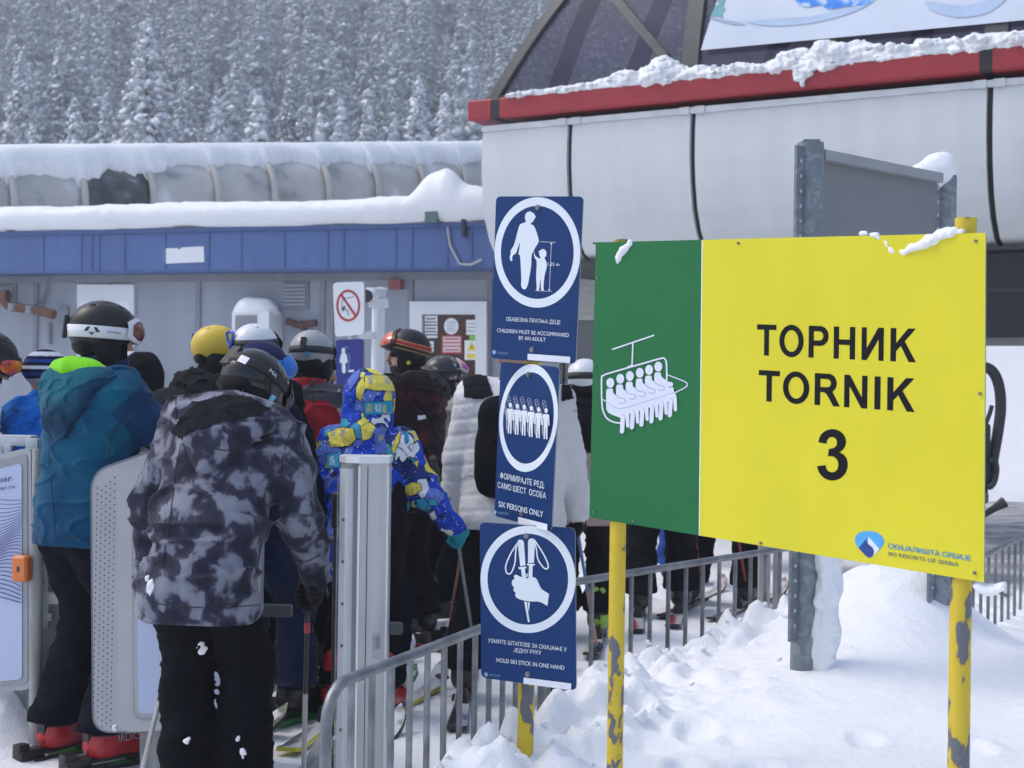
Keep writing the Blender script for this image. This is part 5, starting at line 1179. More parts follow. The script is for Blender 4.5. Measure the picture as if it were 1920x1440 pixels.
def doodle(m):
    n, l = m.node_tree.nodes, m.node_tree.links; b = n['Principled BSDF']; b.inputs['Roughness'].default_value = .75; b.inputs['Specular IOR Level'].default_value = .25
    tc = n.new('ShaderNodeTexCoord'); nz = n.new('ShaderNodeTexNoise'); nz.inputs['Scale'].default_value = 9; nz.inputs['Detail'].default_value = 2
    mx = n.new('ShaderNodeMixRGB'); mx.inputs[0].default_value = .16; l.new(tc.outputs['Object'], mx.inputs[1]); l.new(nz.outputs['Color'], mx.inputs[2]); l.new(tc.outputs['Object'], nz.inputs['Vector'])
    v = n.new('ShaderNodeTexVoronoi'); v.inputs['Scale'].default_value = 15; l.new(mx.outputs[0], v.inputs['Vector'])
    sp_ = n.new('ShaderNodeSeparateColor'); l.new(v.outputs['Color'], sp_.inputs[0])
    cr = n.new('ShaderNodeValToRGB'); cr.color_ramp.interpolation = 'CONSTANT'; e = cr.color_ramp.elements
    cols = [(0, (.006, .055, .50)), (.40, (.10, .17, .52)), (.48, (.70, .62, .10)), (.64, (.03, .30, .46)), (.72, (.68, .70, .74)), (.82, (.012, .03, .16)), (.88, (.006, .055, .50))]
    e[0].position, e[0].color = cols[0][0], (*cols[0][1], 1); e[1].position, e[1].color = cols[1][0], (*cols[1][1], 1)
    for p_, c_ in cols[2:]: q = e.new(p_); q.color = (*c_, 1)
    l.new(sp_.outputs[0], cr.inputs[0])
    d = n.new('ShaderNodeTexVoronoi'); d.feature = 'DISTANCE_TO_EDGE'; d.inputs['Scale'].default_value = 15; l.new(mx.outputs[0], d.inputs['Vector'])
    lt = n.new('ShaderNodeMath'); lt.operation = 'LESS_THAN'; lt.inputs[1].default_value = .022; l.new(d.outputs['Distance'], lt.inputs[0])
    n2 = n.new('ShaderNodeTexNoise'); n2.inputs['Scale'].default_value = 70; n2.inputs['Detail'].default_value = 3; l.new(tc.outputs['Object'], n2.inputs['Vector'])
    g2 = n.new('ShaderNodeMath'); g2.operation = 'GREATER_THAN'; g2.inputs[1].default_value = .66; l.new(n2.outputs[0], g2.inputs[0])
    m2 = n.new('ShaderNodeMixRGB'); l.new(g2.outputs[0], m2.inputs[0]); l.new(cr.outputs[0], m2.inputs[1]); m2.inputs[2].default_value = (.55, .6, .68, 1)
    m3 = n.new('ShaderNodeMixRGB'); l.new(lt.outputs[0], m3.inputs[0]); l.new(m2.outputs[0], m3.inputs[1]); m3.inputs[2].default_value = (.008, .012, .035, 1); l.new(m3.outputs[0], b.inputs['Base Color'])
    nb_ = n.new('ShaderNodeTexNoise'); nb_.inputs['Scale'].default_value = 15; l.new(tc.outputs['Object'], nb_.inputs['Vector']); bp = n.new('ShaderNodeBump'); bp.inputs['Strength'].default_value = .5; bp.inputs['Distance'].default_value = .03; l.new(nb_.outputs[0], bp.inputs['Height']); l.new(bp.outputs[0], b.inputs['Normal'])
doodle(kidn)
maroon = cloth('maroon_black_jacket', (.02, .008, .01), scale=7, detail=6, ramp=[(.44, (.010, .007, .009)), (.54, (.022, .008, .011)), (.63, (.085, .012, .018))])
greyj = cloth('slate_grey_cloth', (.075, .07, .082)); redj = cloth('red_jacket_cloth', (.33, .018, .028)); beigej = cloth('beige_sleeve_cloth', (.45, .43, .38))
bluej = cloth('bright_blue_cloth', (.008, .16, .62)); darkpat = cloth('speckled_dark_jacket', (.03, .03, .035), scale=26, detail=4, ramp=[(.45, (.012, .012, .015)), (.55, (.03, .03, .034)), (.64, (.17, .17, .18))])
pinkj = cloth('dusty_pink_cloth', (.36, .27, .24)); khaki = cloth('pale_khaki_cloth', (.33, .32, .28)); tealhat = cloth('teal_knit', (.006, .06, .075)); purple = cloth('purple_fleece', (.07, .02, .10)); whitej = cloth('offwhite_cloth', (.5, .5, .5)); royal = cloth('royal_blue_cloth', (.010, .045, .22))
hblk = mk('helmet_matt_black', (.010, .010, .012), rough=.38, var=.2, spec=.35); hgloss = mk('helmet_gloss_black', (.006, .006, .008), rough=.16, coat=.25, var=.2, spec=.35); hyel = mk('helmet_yellow', (.62, .42, .03), rough=.4, var=.06)
hwht = mk('helmet_white', (.66, .68, .71), rough=.3, var=.03); hgry = mk('helmet_silver_grey', (.30, .315, .33), rough=.3, var=.1); hpat = mk('helmet_doodled_black', (.03, .03, .03), rough=.3, scale=18, detail=3, ramp=[(.5, (.015, .015, .017)), (.58, (.05, .05, .055)), (.62, (.45, .46, .47)), (.66, (.02, .02, .02)), (.72, (.5, .10, .03))])
swht = mk('strap_white', (.66, .67, .70), rough=.6, var=.03); lorange = mk('lens_orange', (.75, .12, .01), rough=.08, scale=6, ramp=[(.4, (.35, .02, .03)), (.55, (.85, .16, .01)), (.65, (.9, .35, .02))], coat=.5)
lpink = mk('lens_pink_gold', (.6, .1, .35), rough=.08, scale=14, ramp=[(.42, (.45, .04, .35)), (.5, (.7, .2, .25)), (.6, (.75, .55, .1))], coat=.5); lblue = mk('goggle_blue', (.02, .20, .60), rough=.35)
# ------------------------------------------------------------------ the queue
# man in tie-dye jacket, bending forward
A = person('person bending forward in grey-violet tie-dye ski jacket, black helmet and black trousers', 412, 5.2, 7, H=1.70, lean=.48, side=.08, head=(30, 44, 4), hands=(P(282, 1078, 5.36), P(590, 1072, 5.32)), bulk=1.09,
           jm=camo, pm=cloth('black_trousers', (.005, .0055, .008), b2scale=7, sheen=0), hem=-.195, hood=None, elbow=((-1, -.25, .05), (.45, -1, .1)), jwr=(.012, 17), cover='gaiter', cov_m=cloth('red_gaiter', (.30, .02, .04)), gsc=1.15, legw=.985, footyaw=(10, 12), feet=((-.088, 0), (.092, .04)), grip=((0, .2, 1), (0, .05, 1)), jv=.008)
b_ = A['body']; nb, fw, rgt, sd, R = A['nb'], A['fw'], A['rgt'], A['sd'], A['R']
hood_down(b_, nb, fw, rgt, sd, R, 1.0, camo, 4, w=.20, drop=.21, vox=.0075)
hM = A['M']; h_ = helmet(b_, hM, hgloss, vents=True)
strap_band(b_, hM, .058, .020, .020, strapm, mk('lens_dark', (.03, .03, .035), rough=.05), hblk, name='goggle_strap')
bluep = mk('pale_blue_trim', (.16, .50, .62), rough=.5)
m = MB(); m.tube([hM @ Vector(q) for q in ((.117, .005, .0), (.114, .012, -.05), (.098, .03, -.10))], .009, 6); m.tube([hM @ Vector(q) for q in ((.112, .055, -.02), (.108, .07, -.06), (.098, .06, -.095))], .007, 6); m.tube([hM @ Vector(q) for q in ((-.117, .0, -.02), (-.115, .0, -.06))], .007, 6); m.build('helmet_trim', bluep, b_, world=False)
def hpatch(M, az, z, w, h, mat, parent, name, txt=None, roll=0.0, off=.003):
    """small print or sticker lying on the helmet shell at azimuth az (degrees, 0 front, 180 back)"""
    def q(a, zz, o=0): s = math.sqrt(max(.02, 1-((zz-HC.z)/HR.z)**2)); return Vector((HC.x+(HR.x*s+off+o)*math.sin(a), HC.y+(HR.y*s+off+o)*math.cos(a), zz))
    m = MB(); ca, sa = math.cos(roll), math.sin(roll)
    def pt(x, y): x, y = x*ca-y*sa, x*sa+y*ca; return M @ q(math.radians(az)-x/.12, z+y)
    if txt: v, f = text_mesh(txt); m.add([pt((x-.5)*w, (y-.5)*h) for x, y, _ in v], f)
    else:
        n = 6; m.add([pt((i/n-.5)*w, (j-.5)*h) for i in range(n+1) for j in (0, 1)], [(2*i, 2*i+2, 2*i+3, 2*i+1) for i in range(n)])
    return m.build(name, mat, parent, world=False)
hpatch(hM, 158, .030, .035, .030, paper, h_, 'sticker', off=.006); hpatch(hM, 205, .055, .016, .016, mk('sticker_pale_green', (.45, .6, .55)), h_, 'sticker', off=.006)
m = MB(); m.box(hM @ Vector((-.035, -.135, .045)), (.045, .02, .085), hM.to_3x3(), .005); m.build('strap_clip', strapm, b_, world=False)
hpatch(hM, 108, .054, .030, .015, swht, b_, 'strap_lettering', 'MA', off=.0095)
m = MB()
# jacket seams and zipper of the collar
for q in ([(nb-fw*.15-rgt*.0-sd*.02), (A['hc']-fw*.17+sd*.1), (A['hc']-fw*.17+sd*-.2)],): pass
skis(A, ['ski under the left boot of the tie-dye jacket skier', 'ski under the right boot of the tie-dye jacket skier'], ('charcoal', (.05, .05, .055), [(.45, (.02, .02, .022)), (.55, (.30, .31, .32))]), ('black', (.02, .02, .02)))
polesil = mk('pole_silver', (.42, .42, .43), rough=.3, metal=.6); poleblk = mk('pole_black', (.02, .02, .022), rough=.35, var=.1, scale=40); polecop = mk('pole_copper', (.30, .14, .11), rough=.35, metal=.4); polered = mk('pole_red', (.28, .02, .03), rough=.4); polegrey = mk('pole_grey', (.24, .24, .26), rough=.35, metal=.4); polegrn = mk('pole_green', (.02, .16, .06), rough=.4); poleblu = mk('pole_blue', (.03, .12, .35), rough=.4)
g = grip_world(A, 1); pr_ = pole('black and silver ski pole with red band, held by the tie-dye jacket skier', g+Vector((.0, 0, .05)), P(568, 1500, 5.45), poleblk, None, polesil)
m = MB(); c0 = g+(P(568, 1500, 5.45)-g).normalized()*.115; m.tube([c0, c0+Vector((0, 0, -.035))], .0108, 10); m.build('band', mk('pole_band_red', (.5, .05, .06)), pr_)
pole('black and silver ski pole slanting out left of the tie-dye jacket skier', P(352, 1100, 5.25), P(252, 1500, 5.5), poleblk, None, polesil)
# man in teal jacket
B = person('person in teal blue ski jacket with neon green hood lining and black helmet', 168, 5.98, 38, H=1.80, lean=.08, head=(24, 6, 0), hands=((-.22, .36, 1.02), (.30, .40, 1.06)), bulk=1.12, jm=[teal, teal, tealsl], pm=navyp, hem=-.10, hood=None, bm_=bootred, bacc=bootwhite, cov_m=black_c, feet=((-.13, .0), (.15, .02)), elbow=((-1, -.5, -.2), (1, -.35, -.4)), legw=1.1, jv=.0075)
b_ = B['body']; nb, fw, rgt, sd, R = B['nb'], B['fw'], B['rgt'], B['sd'], B['R']
hood_down(b_, nb, fw, rgt, sd, R, 1.02, teald, 6, w=.185, drop=.215, vox=.0075)
sdf('collar', [rc(nb-sd*.02, nb+sd*.075+fw*.03, .098, .100, .03)], .0085, teald, b_, cuts=[(nb+sd*.075, sd-fw*.25)], subs=[rc(nb+sd*.03, nb+sd*.3, .086, .09)], world=False)
sdf('hood_lining', [rc(nb-rgt*.14-fw*.085+sd*.030, nb-fw*.125+sd*.045, .030, .034, .02), rc(nb+rgt*.14-fw*.075+sd*.022, nb-fw*.125+sd*.045, .030, .034, .02), el(nb-fw*.09+sd*.055, (.13, .045, .03), R, .03)], .0075, neon, b_, wr=(.003, 40, 2, 1), world=False)
hM = B['M']; h_ = helmet(b_, hM, hblk, vents=True)
st_ = strap_band(b_, hM, .022, .006, .0235, swht, mk('lens_brown', (.16, .05, .03), rough=.15), swht, lz=.018)
for dx, q in ((0, [(-.5, 0), (-.28, .5), (-.08, .5), (-.30, 0)]), (0, [(.5, 0), (.28, .5), (.08, .5), (.30, 0)])): pass
def strap_shape(M, az, z, pts, sc, mat, parent):
    m = MB(); vs = []
    for x, y in pts:
        zz = z+y*sc; s = math.sqrt(max(.02, 1-((zz-HC.z)/HR.z)**2)); a = math.radians(az)-x*sc/.12; vs.append(M @ Vector((HC.x+(HR.x*s+.0078)*math.sin(a), HC.y+(HR.y*s+.0078)*math.cos(a), zz)))
    m.poly(vs); m.build('strap_logo', mat, parent, world=False)
for q in ([(-1.3, -.1), (-.75, .75), (-.25, .75), (-.7, -.1)], [(1.3, -.1), (.75, .75), (.25, .75), (.7, -.1)], [(-.5, -.25), (.5, -.25), (0, -.75)]): strap_shape(hM, 118, .020, q, .021, strapm, st_)
hpatch(hM, 84, .024, .048, .009, strapm, st_, 'strap_lettering', 'TECNOPRO', off=.0078)
m = MB(); m.box(hM @ Vector((-.02, -.150, .03)), (.03, .018, .09), hM.to_3x3(), .005); m.build('strap_clip', strapm, b_, world=False)
skis(B, ['green-tipped ski under the left red boot of the teal jacket skier', 'green-tipped ski under the right red boot of the teal jacket skier'], ('lime', (.10, .5, .03), [(.42, (.10, .45, .02)), (.5, (.02, .02, .02)), (.58, (.55, .57, .55))]), ('black', (.02, .02, .02)))
for ch_ in [c for c in b_.children if c.name.startswith('boot')][1:2]:
    v, f = text_mesh('NORDICA'); Mf = Matrix.Translation((B['feet'][1][0], B['feet'][1][1], .045)) @ Matrix.Rotation(-math.radians(6), 4, 'Z')
    m = MB(); m.add([Mf @ Vector((.062+.002*math.sin(x*3), -.07+x*.16, .072+y*.032)) for x, y, _ in v], f); m.build('boot_lettering', bootwhite, ch_, world=False)
# far left: dark helmet with orange goggles
C = person('person at the left picture edge in black helmet with orange goggle lens, looking right', -82, 7.3, 72, H=1.74, lean=.24, head=(16, 26, 0), hands=None, jm=black_c, hood=None, cover='balaclava', face=True)
helmet(C['body'], C['M'], hpat if False else hblk); strap_band(C['body'], C['M'], .020, .012, .02, strapm, lorange, hblk)
hpatch(C['M'], 100, .016, .03, .026, mk('orange_logo', (.75, .25, .04)), C['body'], 'strap_logo', off=.008)
# blue jacket with striped beanie
def stripes(fc, mi):
    z = fc[:, 2]; s = np.sin((z-1.4)*95); return np.where(s > .55, 1, np.where(s < -.75, 2, 0)).astype(np.int32)
def beanie(p, mats, rim=True, kz=None, pom=False):
    M = p['M']; M3 = M.to_3x3(); pr = [el(M @ Vector((0, -.012, .050)), (.092, .112, .098), M3, .02)]
    if rim: pr.append(el(M @ Vector((0, -.010, .035)), (.099, .119, .036), M3, .015))
    return sdf('beanie', pr, .008, mats, p['body'], cuts=[(M @ Vector((0, 0, .0)), M3 @ Vector((0, .25, -1)))], kmat=kz, world=False)
Dp = person('person in bright blue and black jacket with navy striped beanie, behind the access gate', 72, 7.5, 40, H=1.62, lean=.05, head=(30, 5, 0), bulk=1.2, jm=[bluej, bluej, bluej], hood='down', hoodm=bluej, cover='gaiter', hands=((-.26, .2, .8), (.28, .2, .8)), hem=-.18,
           jzone=lambda fc, mi: np.where((fc[:, 2] > 1.12) & (fc[:, 2] < 1.33), 1, 0).astype(np.int32))
Dp['body'].children[1].data.materials[1] = black2
beanie(Dp, [navy_c, cloth('pale_knit', (.5, .53, .6)), royal], kz=stripes)
# black hood and dark speckled jacket
E_ = person('person in black hood and dark speckled jacket, back turned, right of the teal jacket skier', 262, 8.6, 16, H=1.62, lean=.03, head=(8, 0, 0), jm=darkpat, hood='up', hoodm=black_c, cover='balaclava', hem=-.15)
sdf('hair', [rc(E_['hp'](.095, -.04, -.05), E_['hp'](.105, -.08, -.26), .03, .02)], .009, hairm, E_['body'], wr=(.005, 60, 2, .3), world=False)
# yellow helmet with rucksack
Fp = person('person in yellow helmet and black jacket with a black rucksack, back turned', 378, 8.15, 38, H=1.79, lean=.10, side=.08, head=(36, 8, 0), jm=black_c, hood='down', hoodm=black2, cover='balaclava', hem=-.15)
helmet(Fp['body'], Fp['M'], hyel, brim=True); hM = Fp['M']
m = MB(); m.box(hM @ Vector((-.04, -.135, .05)), (.035, .02, .085), hM.to_3x3() @ Matrix.Rotation(.25, 3, 'Y'), .006); m.build('strap_clip', mk('clip_blue', (.02, .16, .36), rough=.4), Fp['body'], world=False)
m = MB(); m.tube([hM @ Vector(q) for q in ((.095, .02, -.05), (.075, .05, -.105))], .009, 6); m.build('strap_trim', bluep, Fp['body'], world=False)
def rucksack(p, label, mat, w=.30, h=.46, d=.17, drop=.0, bev=.05):
    W, nb, fw, rgt, sd = p['W'], p['nb'], p['fw'], p['rgt'], p['sd']; k = p['k']
    c = nb-fw*(.135*k+d/2)-sd*(.06+h/2+drop); t = thing('rucksack', label, 'rucksack', W @ c, -math.radians(p['fa']), None); R = p['R']; W3 = W
    def q(x, y, z): return W3 @ (c+rgt*x+fw*y+sd*z)
    pr = [el(c+sd*h*.14, (w*.5, d*.52, h*.40), R, .10), el(c-sd*h*.18, (w*.54, d*.55, h*.38), R, .10), rc(c-rgt*w*.3-sd*h*.40, c+rgt*w*.3-sd*h*.40, d*.34, d*.34, .08), rc(c-rgt*w*.3+sd*h*.36, c+rgt*w*.3+sd*h*.36, d*.28, d*.28, .08)]
    sdf('body', pr, .009, mat, t, wr=(.006, 26, 5, 1), M=W3, world=True)
    sdf('pocket', [el(c-fw*d*.42-sd*h*.16, (w*.40, d*.24, h*.28), R, .02)], .009, mat, t, wr=(.005, 30, 8, 1), M=W3, world=True)
    for s in (-1, 1):
        m = MB(); m.tube(smooth_line([tuple(q(s*w*.30, d*.3, h*.40)), tuple(q(s*.125, d*.62+.10, h*.5+.04)), tuple(q(s*.145, d*.5+.27, h*.3)), tuple(q(s*.16, d*.5+.24, -.02)), tuple(q(s*w*.5, d*.2, -h*.36))], 5), .021, 8); m.build('strap', mat, t)
    m = MB(); m.tube(smooth_line([tuple(q(-.03, d*.2, h*.5)), tuple(q(-.02, d*.2, h*.5+.05)), tuple(q(.02, d*.2, h*.5+.05)), tuple(q(.03, d*.2, h*.5))], 4), .009, 6); m.build('handle', mat, t)
    m = MB(); m.tube(smooth_line([tuple(q(-w*.40, -d*.46, -h*.02)), tuple(q(0, -d*.70, h*.14)), tuple(q(w*.40, -d*.46, -h*.02))], 5), .004, 5); m.build('zipper', black2, t)
    return t
rucksack(Fp, 'black rucksack on the back of the yellow-helmeted skier', black2, .32, .46)
# white helmet
Gp = person('person in white helmet with blue clip and black jacket, behind the tie-dye jacket', 470, 7.6, 10, H=1.775, lean=.05, head=(14, 4, 0), jm=black_c, hood='down', hoodm=black_c, cover='balaclava', hem=-.15)
helmet(Gp['body'], Gp['M'], hwht); strap_band(Gp['body'], Gp['M'], .055, .02, .018, strapm, mk('lens_dark', (.03, .03, .035)), hblk); hM = Gp['M']
m = MB(); m.tube(smooth_line([tuple(hM @ Vector(q)) for q in ((-.07, -.128, .03), (-.095, -.118, .09), (-.045, -.135, .09), (-.055, -.142, .02))], 4, True), .008, 6, closed=True); m.build('strap_clip', mk('clip_royal', (.03, .08, .40), rough=.4), Gp['body'], world=False)
# navy beanie, blue goggles
Hp = person('person in navy beanie with blue goggles and navy trousers, behind the tie-dye jacket', 470, 6.9, 30, H=1.68, lean=.14, side=-.04, head=(40, 16, 0), jm=navy_c, pm=cloth('navy_trousers', (.008, .016, .045)), hood='down', hoodm=navy_c, cover='gaiter', hem=-.18, bm_=bootblk, bacc=bootgrey, feet=((.02, -.05), (.26, .05)), face=True)
beanie(Hp, cloth('navy_knit', (.018, .02, .075), bump=.6, bscale=120)); strap_band(Hp['body'], Hp['M'], .045, .02, .02, lblue, lblue, lblue)
skis(Hp, ['white and green ski under the left boot of the navy trousers skier', 'white and green ski under the right boot of the navy trousers skier'], ('green', (.05, .45, .08), [(.40, (.03, .42, .06)), (.47, (.04, .5, .08)), (.5, (.03, .03, .03)), (.53, (.62, .64, .64))]), ('green_dark', (.03, .25, .06)))
# silver helmet, red jacket
def redzone(fc, mi):
    x, z = fc[:, 0], fc[:, 2]
    o = np.where(mi == 0, np.where(z > 1.40, 1, 0), mi); return np.where((mi == 2) & (np.abs(x) > .285) & (z > .9), 1, o).astype(np.int32)
I_ = person('person in silver grey helmet and red jacket with slate shoulders and beige sides', 576, 7.95, 6, H=1.76, lean=.08, head=(6, 10, 0), jm=[redj, greyj, beigej], hood=None, collar=redj, cover='balaclava', hem=-.15, hands=((-.30, .2, .9), (.32, .22, .88)), jzone=redzone)
helmet(I_['body'], I_['M'], hgry); strap_band(I_['body'], I_['M'], .040, .015, .018, strapm, mk('lens_dark', (.03, .03, .035)), hblk)
m = MB(); m.box(I_['M'] @ Vector((-.0, -.142, .05)), (.03, .02, .075), I_['M'].to_3x3(), .005); m.build('strap_clip', strapm, I_['body'], world=False); hpatch(I_['M'], 168, .0, .03, .02, mk('sticker_blue', (.1, .25, .5)), I_['body'], 'sticker', off=.006)
# bearded man behind
Jp = person('bearded person in dark cap behind the slate and red jacket', 578, 9.5, 70, H=1.70, head=(8, 10, 0), jm=black_c, hood=None, cover=None, face='beard', hem=-.15); beanie(Jp, black2)
# child in doodle jacket
K = person('child in blue, yellow and white doodle-print hooded jacket, holding a pole in a teal glove', 688, 6.85, 12, H=1.52, lean=.07, head=(16, 4, 0), hands=((-.30, .16, .72), P(850, 985, 6.95)), bulk=1.12, jm=kidn, hood='up', hoodm=kidn, pm=navyp, gl=None, hem=-.19, bm_=bootred, bacc=bootwhite, cover='balaclava', elbow=((-1, -.2, -.2), (.6, -.4, -.9)), hs=1.06, grip=(None, (0, .1, 1)), feet=((-.12, 0), (.10, .02)))
tealg = cloth('teal_glove_cloth', (.01, .27, .36), b2scale=30)
for ch_ in [c for c in K['body'].children if c.name.startswith('glove')]: ch_.data.materials[0] = tealg
sdf('side_panel', [el(K['hc']+K['rgt']*.165-K['fw']*.05+K['sd']*.02, (.035, .11, .24), K['R'], .02)], .009, black_c, K['body'], cuts=[(K['hc']-K['sd']*.20, -K['sd'])], world=False)
skis(K, ['ski with yellow edge under the left boot of the doodle-print child', 'ski with yellow edge under the right boot of the doodle-print child'], ('pale', (.4, .4, .42), [(.42, (.12, .12, .14)), (.55, (.55, .56, .58))]), ('yellow', (.60, .55, .04)))
g = grip_world(K, 1); pk = pole('grey ski pole with red collar in the teal glove of the doodle-print child', g+Vector((-.01, 0, .07)), P(897, 1262, 7.35), polegrey, mk('pole_handle_red', (.45, .03, .03), rough=.4))
pole('copper-coloured ski pole crossing behind the grey one beside the child', P(872, 985, 7.3), P(826, 1290, 7.45), polecop)
# maroon jacket, profile to the left
Lp = person('bearded person in black helmet with orange goggles and maroon-black jacket, facing left', 772, 8.9, -52, H=1.81, lean=.09, head=(-38, 2, 0), hands=((-.20, .34, 1.0), (.24, .36, 1.0)), bulk=1.2, jm=maroon, hood='down', hoodm=maroon, cover=None, face='beard', hem=-.2, pm=black_c)
helmet(Lp['body'], Lp['M'], hblk, vents=False)
smar = mk('strap_maroon', (.06, .01, .015), rough=.6); sred = mk('strap_red', (.45, .02, .03), rough=.6); sgold = mk('strap_gold', (.5, .36, .10), rough=.5)
strap_band(Lp['body'], Lp['M'], .048, .040, .026, smar, lorange, hblk, lh=.048, lz=.012, bridge=.034)
strap_band(Lp['body'], Lp['M'], .062, .040, .010, sred, off=.0055, name='strap_stripe'); strap_band(Lp['body'], Lp['M'], .0735, .040, .0018, sgold, off=.0065, name='strap_stripe'); strap_band(Lp['body'], Lp['M'], .048, .040, .0018, sgold, off=.0065, name='strap_stripe'); strap_band(Lp['body'], Lp['M'], .024, .040, .0018, sgold, off=.0055, name='strap_stripe')
m = MB(); c = Lp['M'] @ Vector((-.108, -.02, -.05)); m.tube([c, c+(Lp['M'].to_3x3() @ Vector((-.012, 0, 0)))], .012, 12); m.build('badge', mk('badge_yellow', (.6, .45, .02)), Lp['body'], world=False)
skis(Lp, ['red ski under the left boot of the black-maroon jacket skier', 'red ski under the right boot of the black-maroon jacket skier'], ('redwhite', (.3, .05, .05), [(.42, (.30, .02, .02)), (.55, (.6, .6, .6))]), ('red', (.35, .03, .03)))
# woman with doodled helmet
Mp = person('person in doodled black helmet with pink goggles and purple neck gaiter', 818, 9.6, 62, H=1.66, lean=.08, head=(10, 6, 0), jm=khaki, hood='down', hoodm=khaki, cover='gaiter', cov_m=purple, face=True, hem=-.15)
helmet(Mp['body'], Mp['M'], hpat, vents=False); strap_band(Mp['body'], Mp['M'], .045, .012, .012, strapm, lpink, whitej, lh=.04, lz=.045)
# white quilted jacket with rucksack
N_p = person('person in white quilted jacket with black rucksack and teal beanie, behind the blue signs', 962, 7.3, 3, H=1.78, lean=.05, head=(-4, 2, 0), hands=((-.315, .10, .80), (.32, .14, .84)), bulk=1.36, jm=[puff, puff, puff], hood=None, collar=black2, cover='gaiter', hem=-.13, pm=black_c, elbow=((-1, -.3, 0), (1, -.3, 0)), jwr=(.005, 16), fold=.35, feet=((-.22, 0), (.2, .02)), grip=(None, (0, .3, 1)))
def quilt(fc, mi): return mi
me_ = [c for c in N_p['body'].children if c.name.startswith('jacket')][0].data      # stitched baffles: press a groove every 7 cm
co_ = np.empty(len(me_.vertices)*3, np.float32); me_.vertices.foreach_get('co', co_); co_ = co_.reshape(-1, 3); no_ = np.empty(len(co_)*3, np.float32); me_.vertices.foreach_get('normal', no_); no_ = no_.reshape(-1, 3)
gq = np.clip(1-np.abs(((co_[:, 2]+.012*np.sin(co_[:, 0]*14)) % .072)-.036)/.014, 0, 1)*.0045*(np.abs(co_[:, 0]) < .6); me_.vertices.foreach_set('co', (co_-no_*gq[:, None]).astype(np.float32).ravel()); me_.update()
beanie(N_p, tealhat)
rucksack(N_p, 'black rucksack on the white quilted jacket, partly hidden by the six-person sign', black_c, .30, .43, .17, -.01)
g = grip_world(N_p, 1); pole('blue and copper ski pole in the right glove of the white quilted jacket skier', g+Vector((0, 0, .06)), P(1121, 1225, 8.3), poleblu, None, polecop)
skis(N_p, ['dark ski under the left boot of the white quilted jacket skier', 'dark ski under the right boot of the white quilted jacket skier'], ('darkwhite', (.2, .2, .22), [(.42, (.03, .03, .035)), (.52, (.06, .10, .28)), (.6, (.6, .6, .62))]), ('black', (.02, .02, .02)))
# white helmet, black and pink jacket
O_ = person('person in white helmet and black and dusty pink jacket, beside the green board half', 1094, 9.15, 4, H=1.64, lean=.06, head=(4, 8, 0), jm=[pinkj, black_c, black_c], hood='down', hoodm=black_c, cover='balaclava', hem=-.20, bulk=1.15, bm_=bootgreen, pm=black_c, jzone=lambda fc, mi: np.where(fc[:, 2] > 1.10, 1, 0).astype(np.int32))
helmet(O_['body'], O_['M'], hwht); strap_band(O_['body'], O_['M'], .040, .01, .02, strapm, mk('lens_dark', (.03, .03, .035)), hblk)
skis(O_, ['white ski under the left green boot of the pink and black jacket skier', 'white ski under the right green boot of the pink and black jacket skier'], ('whitey', (.5, .5, .5), [(.4, (.55, .5, .25)), (.5, (.6, .6, .6))]), ('black', (.02, .02, .02)))
# two skiers behind the big board
Q = person('person in black trousers and black jacket, legs showing under the green half of the board', 1240, 10.1, 8, H=1.78, jm=black2, hood='down', cover='balaclava', pm=black_c, bacc=mk('boot_red_accent', (.45, .04, .03)), feet=((-.13, -.12), (.14, .12)), legw=1.12); helmet(Q['body'], Q['M'], hblk)
skis(Q, ['ski under the left boot of the skier showing only black legs', 'ski under the right boot of the skier showing only black legs'], ('redgrey', (.3, .3, .3), [(.45, (.25, .03, .03)), (.55, (.45, .45, .46))]), ('black', (.02, .02, .02)))
R_p = person('person in blue and black trousers standing behind the yellow board', 1352, 10.5, 24, H=1.76, jm=royal, hood='down', cover='balaclava', pm=[royal, black_c][1], feet=((-.18, -.02), (.2, .02)), bacc=mk('boot_red_accent', (.45, .04, .03)), legw=1.1); helmet(R_p['body'], R_p['M'], hgry)
sdf('trouser_panel', [rc(R_p['hc']+Vector((-.16, -.02, -.1)), Vector((-.24, 0, .26)), .06, .07)], .011, royal, R_p['body'], world=False)
skis(R_p, ['ski under the left boot of the blue and black trousers skier', 'ski under the right boot of the blue and black trousers skier'], ('pinkgrey', (.3, .3, .3), [(.45, (.2, .03, .04)), (.55, (.6, .6, .6))]), ('black', (.02, .02, .02)))
T_p = person('person in black jacket and blue trousers, farthest behind the green half of the board', 1285, 11.6, 20, H=1.74, jm=black_c, hood='down', pm=royal); helmet(T_p['body'], T_p['M'], hwht)
pole('red ski pole left of the blue trousers, behind the barrier', P(1300, 980, 10.2), P(1322, 1140, 10.3), polered); pole('red ski pole right of the blue trousers, behind the barrier', P(1375, 960, 10.0), P(1404, 1125, 10.4), polered)
pole('grey ski pole planted between the two pairs of legs under the board', P(1277, 940, 10.6), P(1277, 1078, 10.9), polegrey); pole('green ski pole slanting behind the white quilted jacket', P(812, 860, 8.0), P(852, 1010, 8.6), polegrn)
pole('black ski pole slanting behind the aluminium pillar, left side', P(585, 1010, 6.6), P(628, 1165, 7.9), poleblk); pole('black ski pole upright just left of the aluminium pillar', P(630, 930, 5.9), P(622, 1395, 6.2), poleblk)
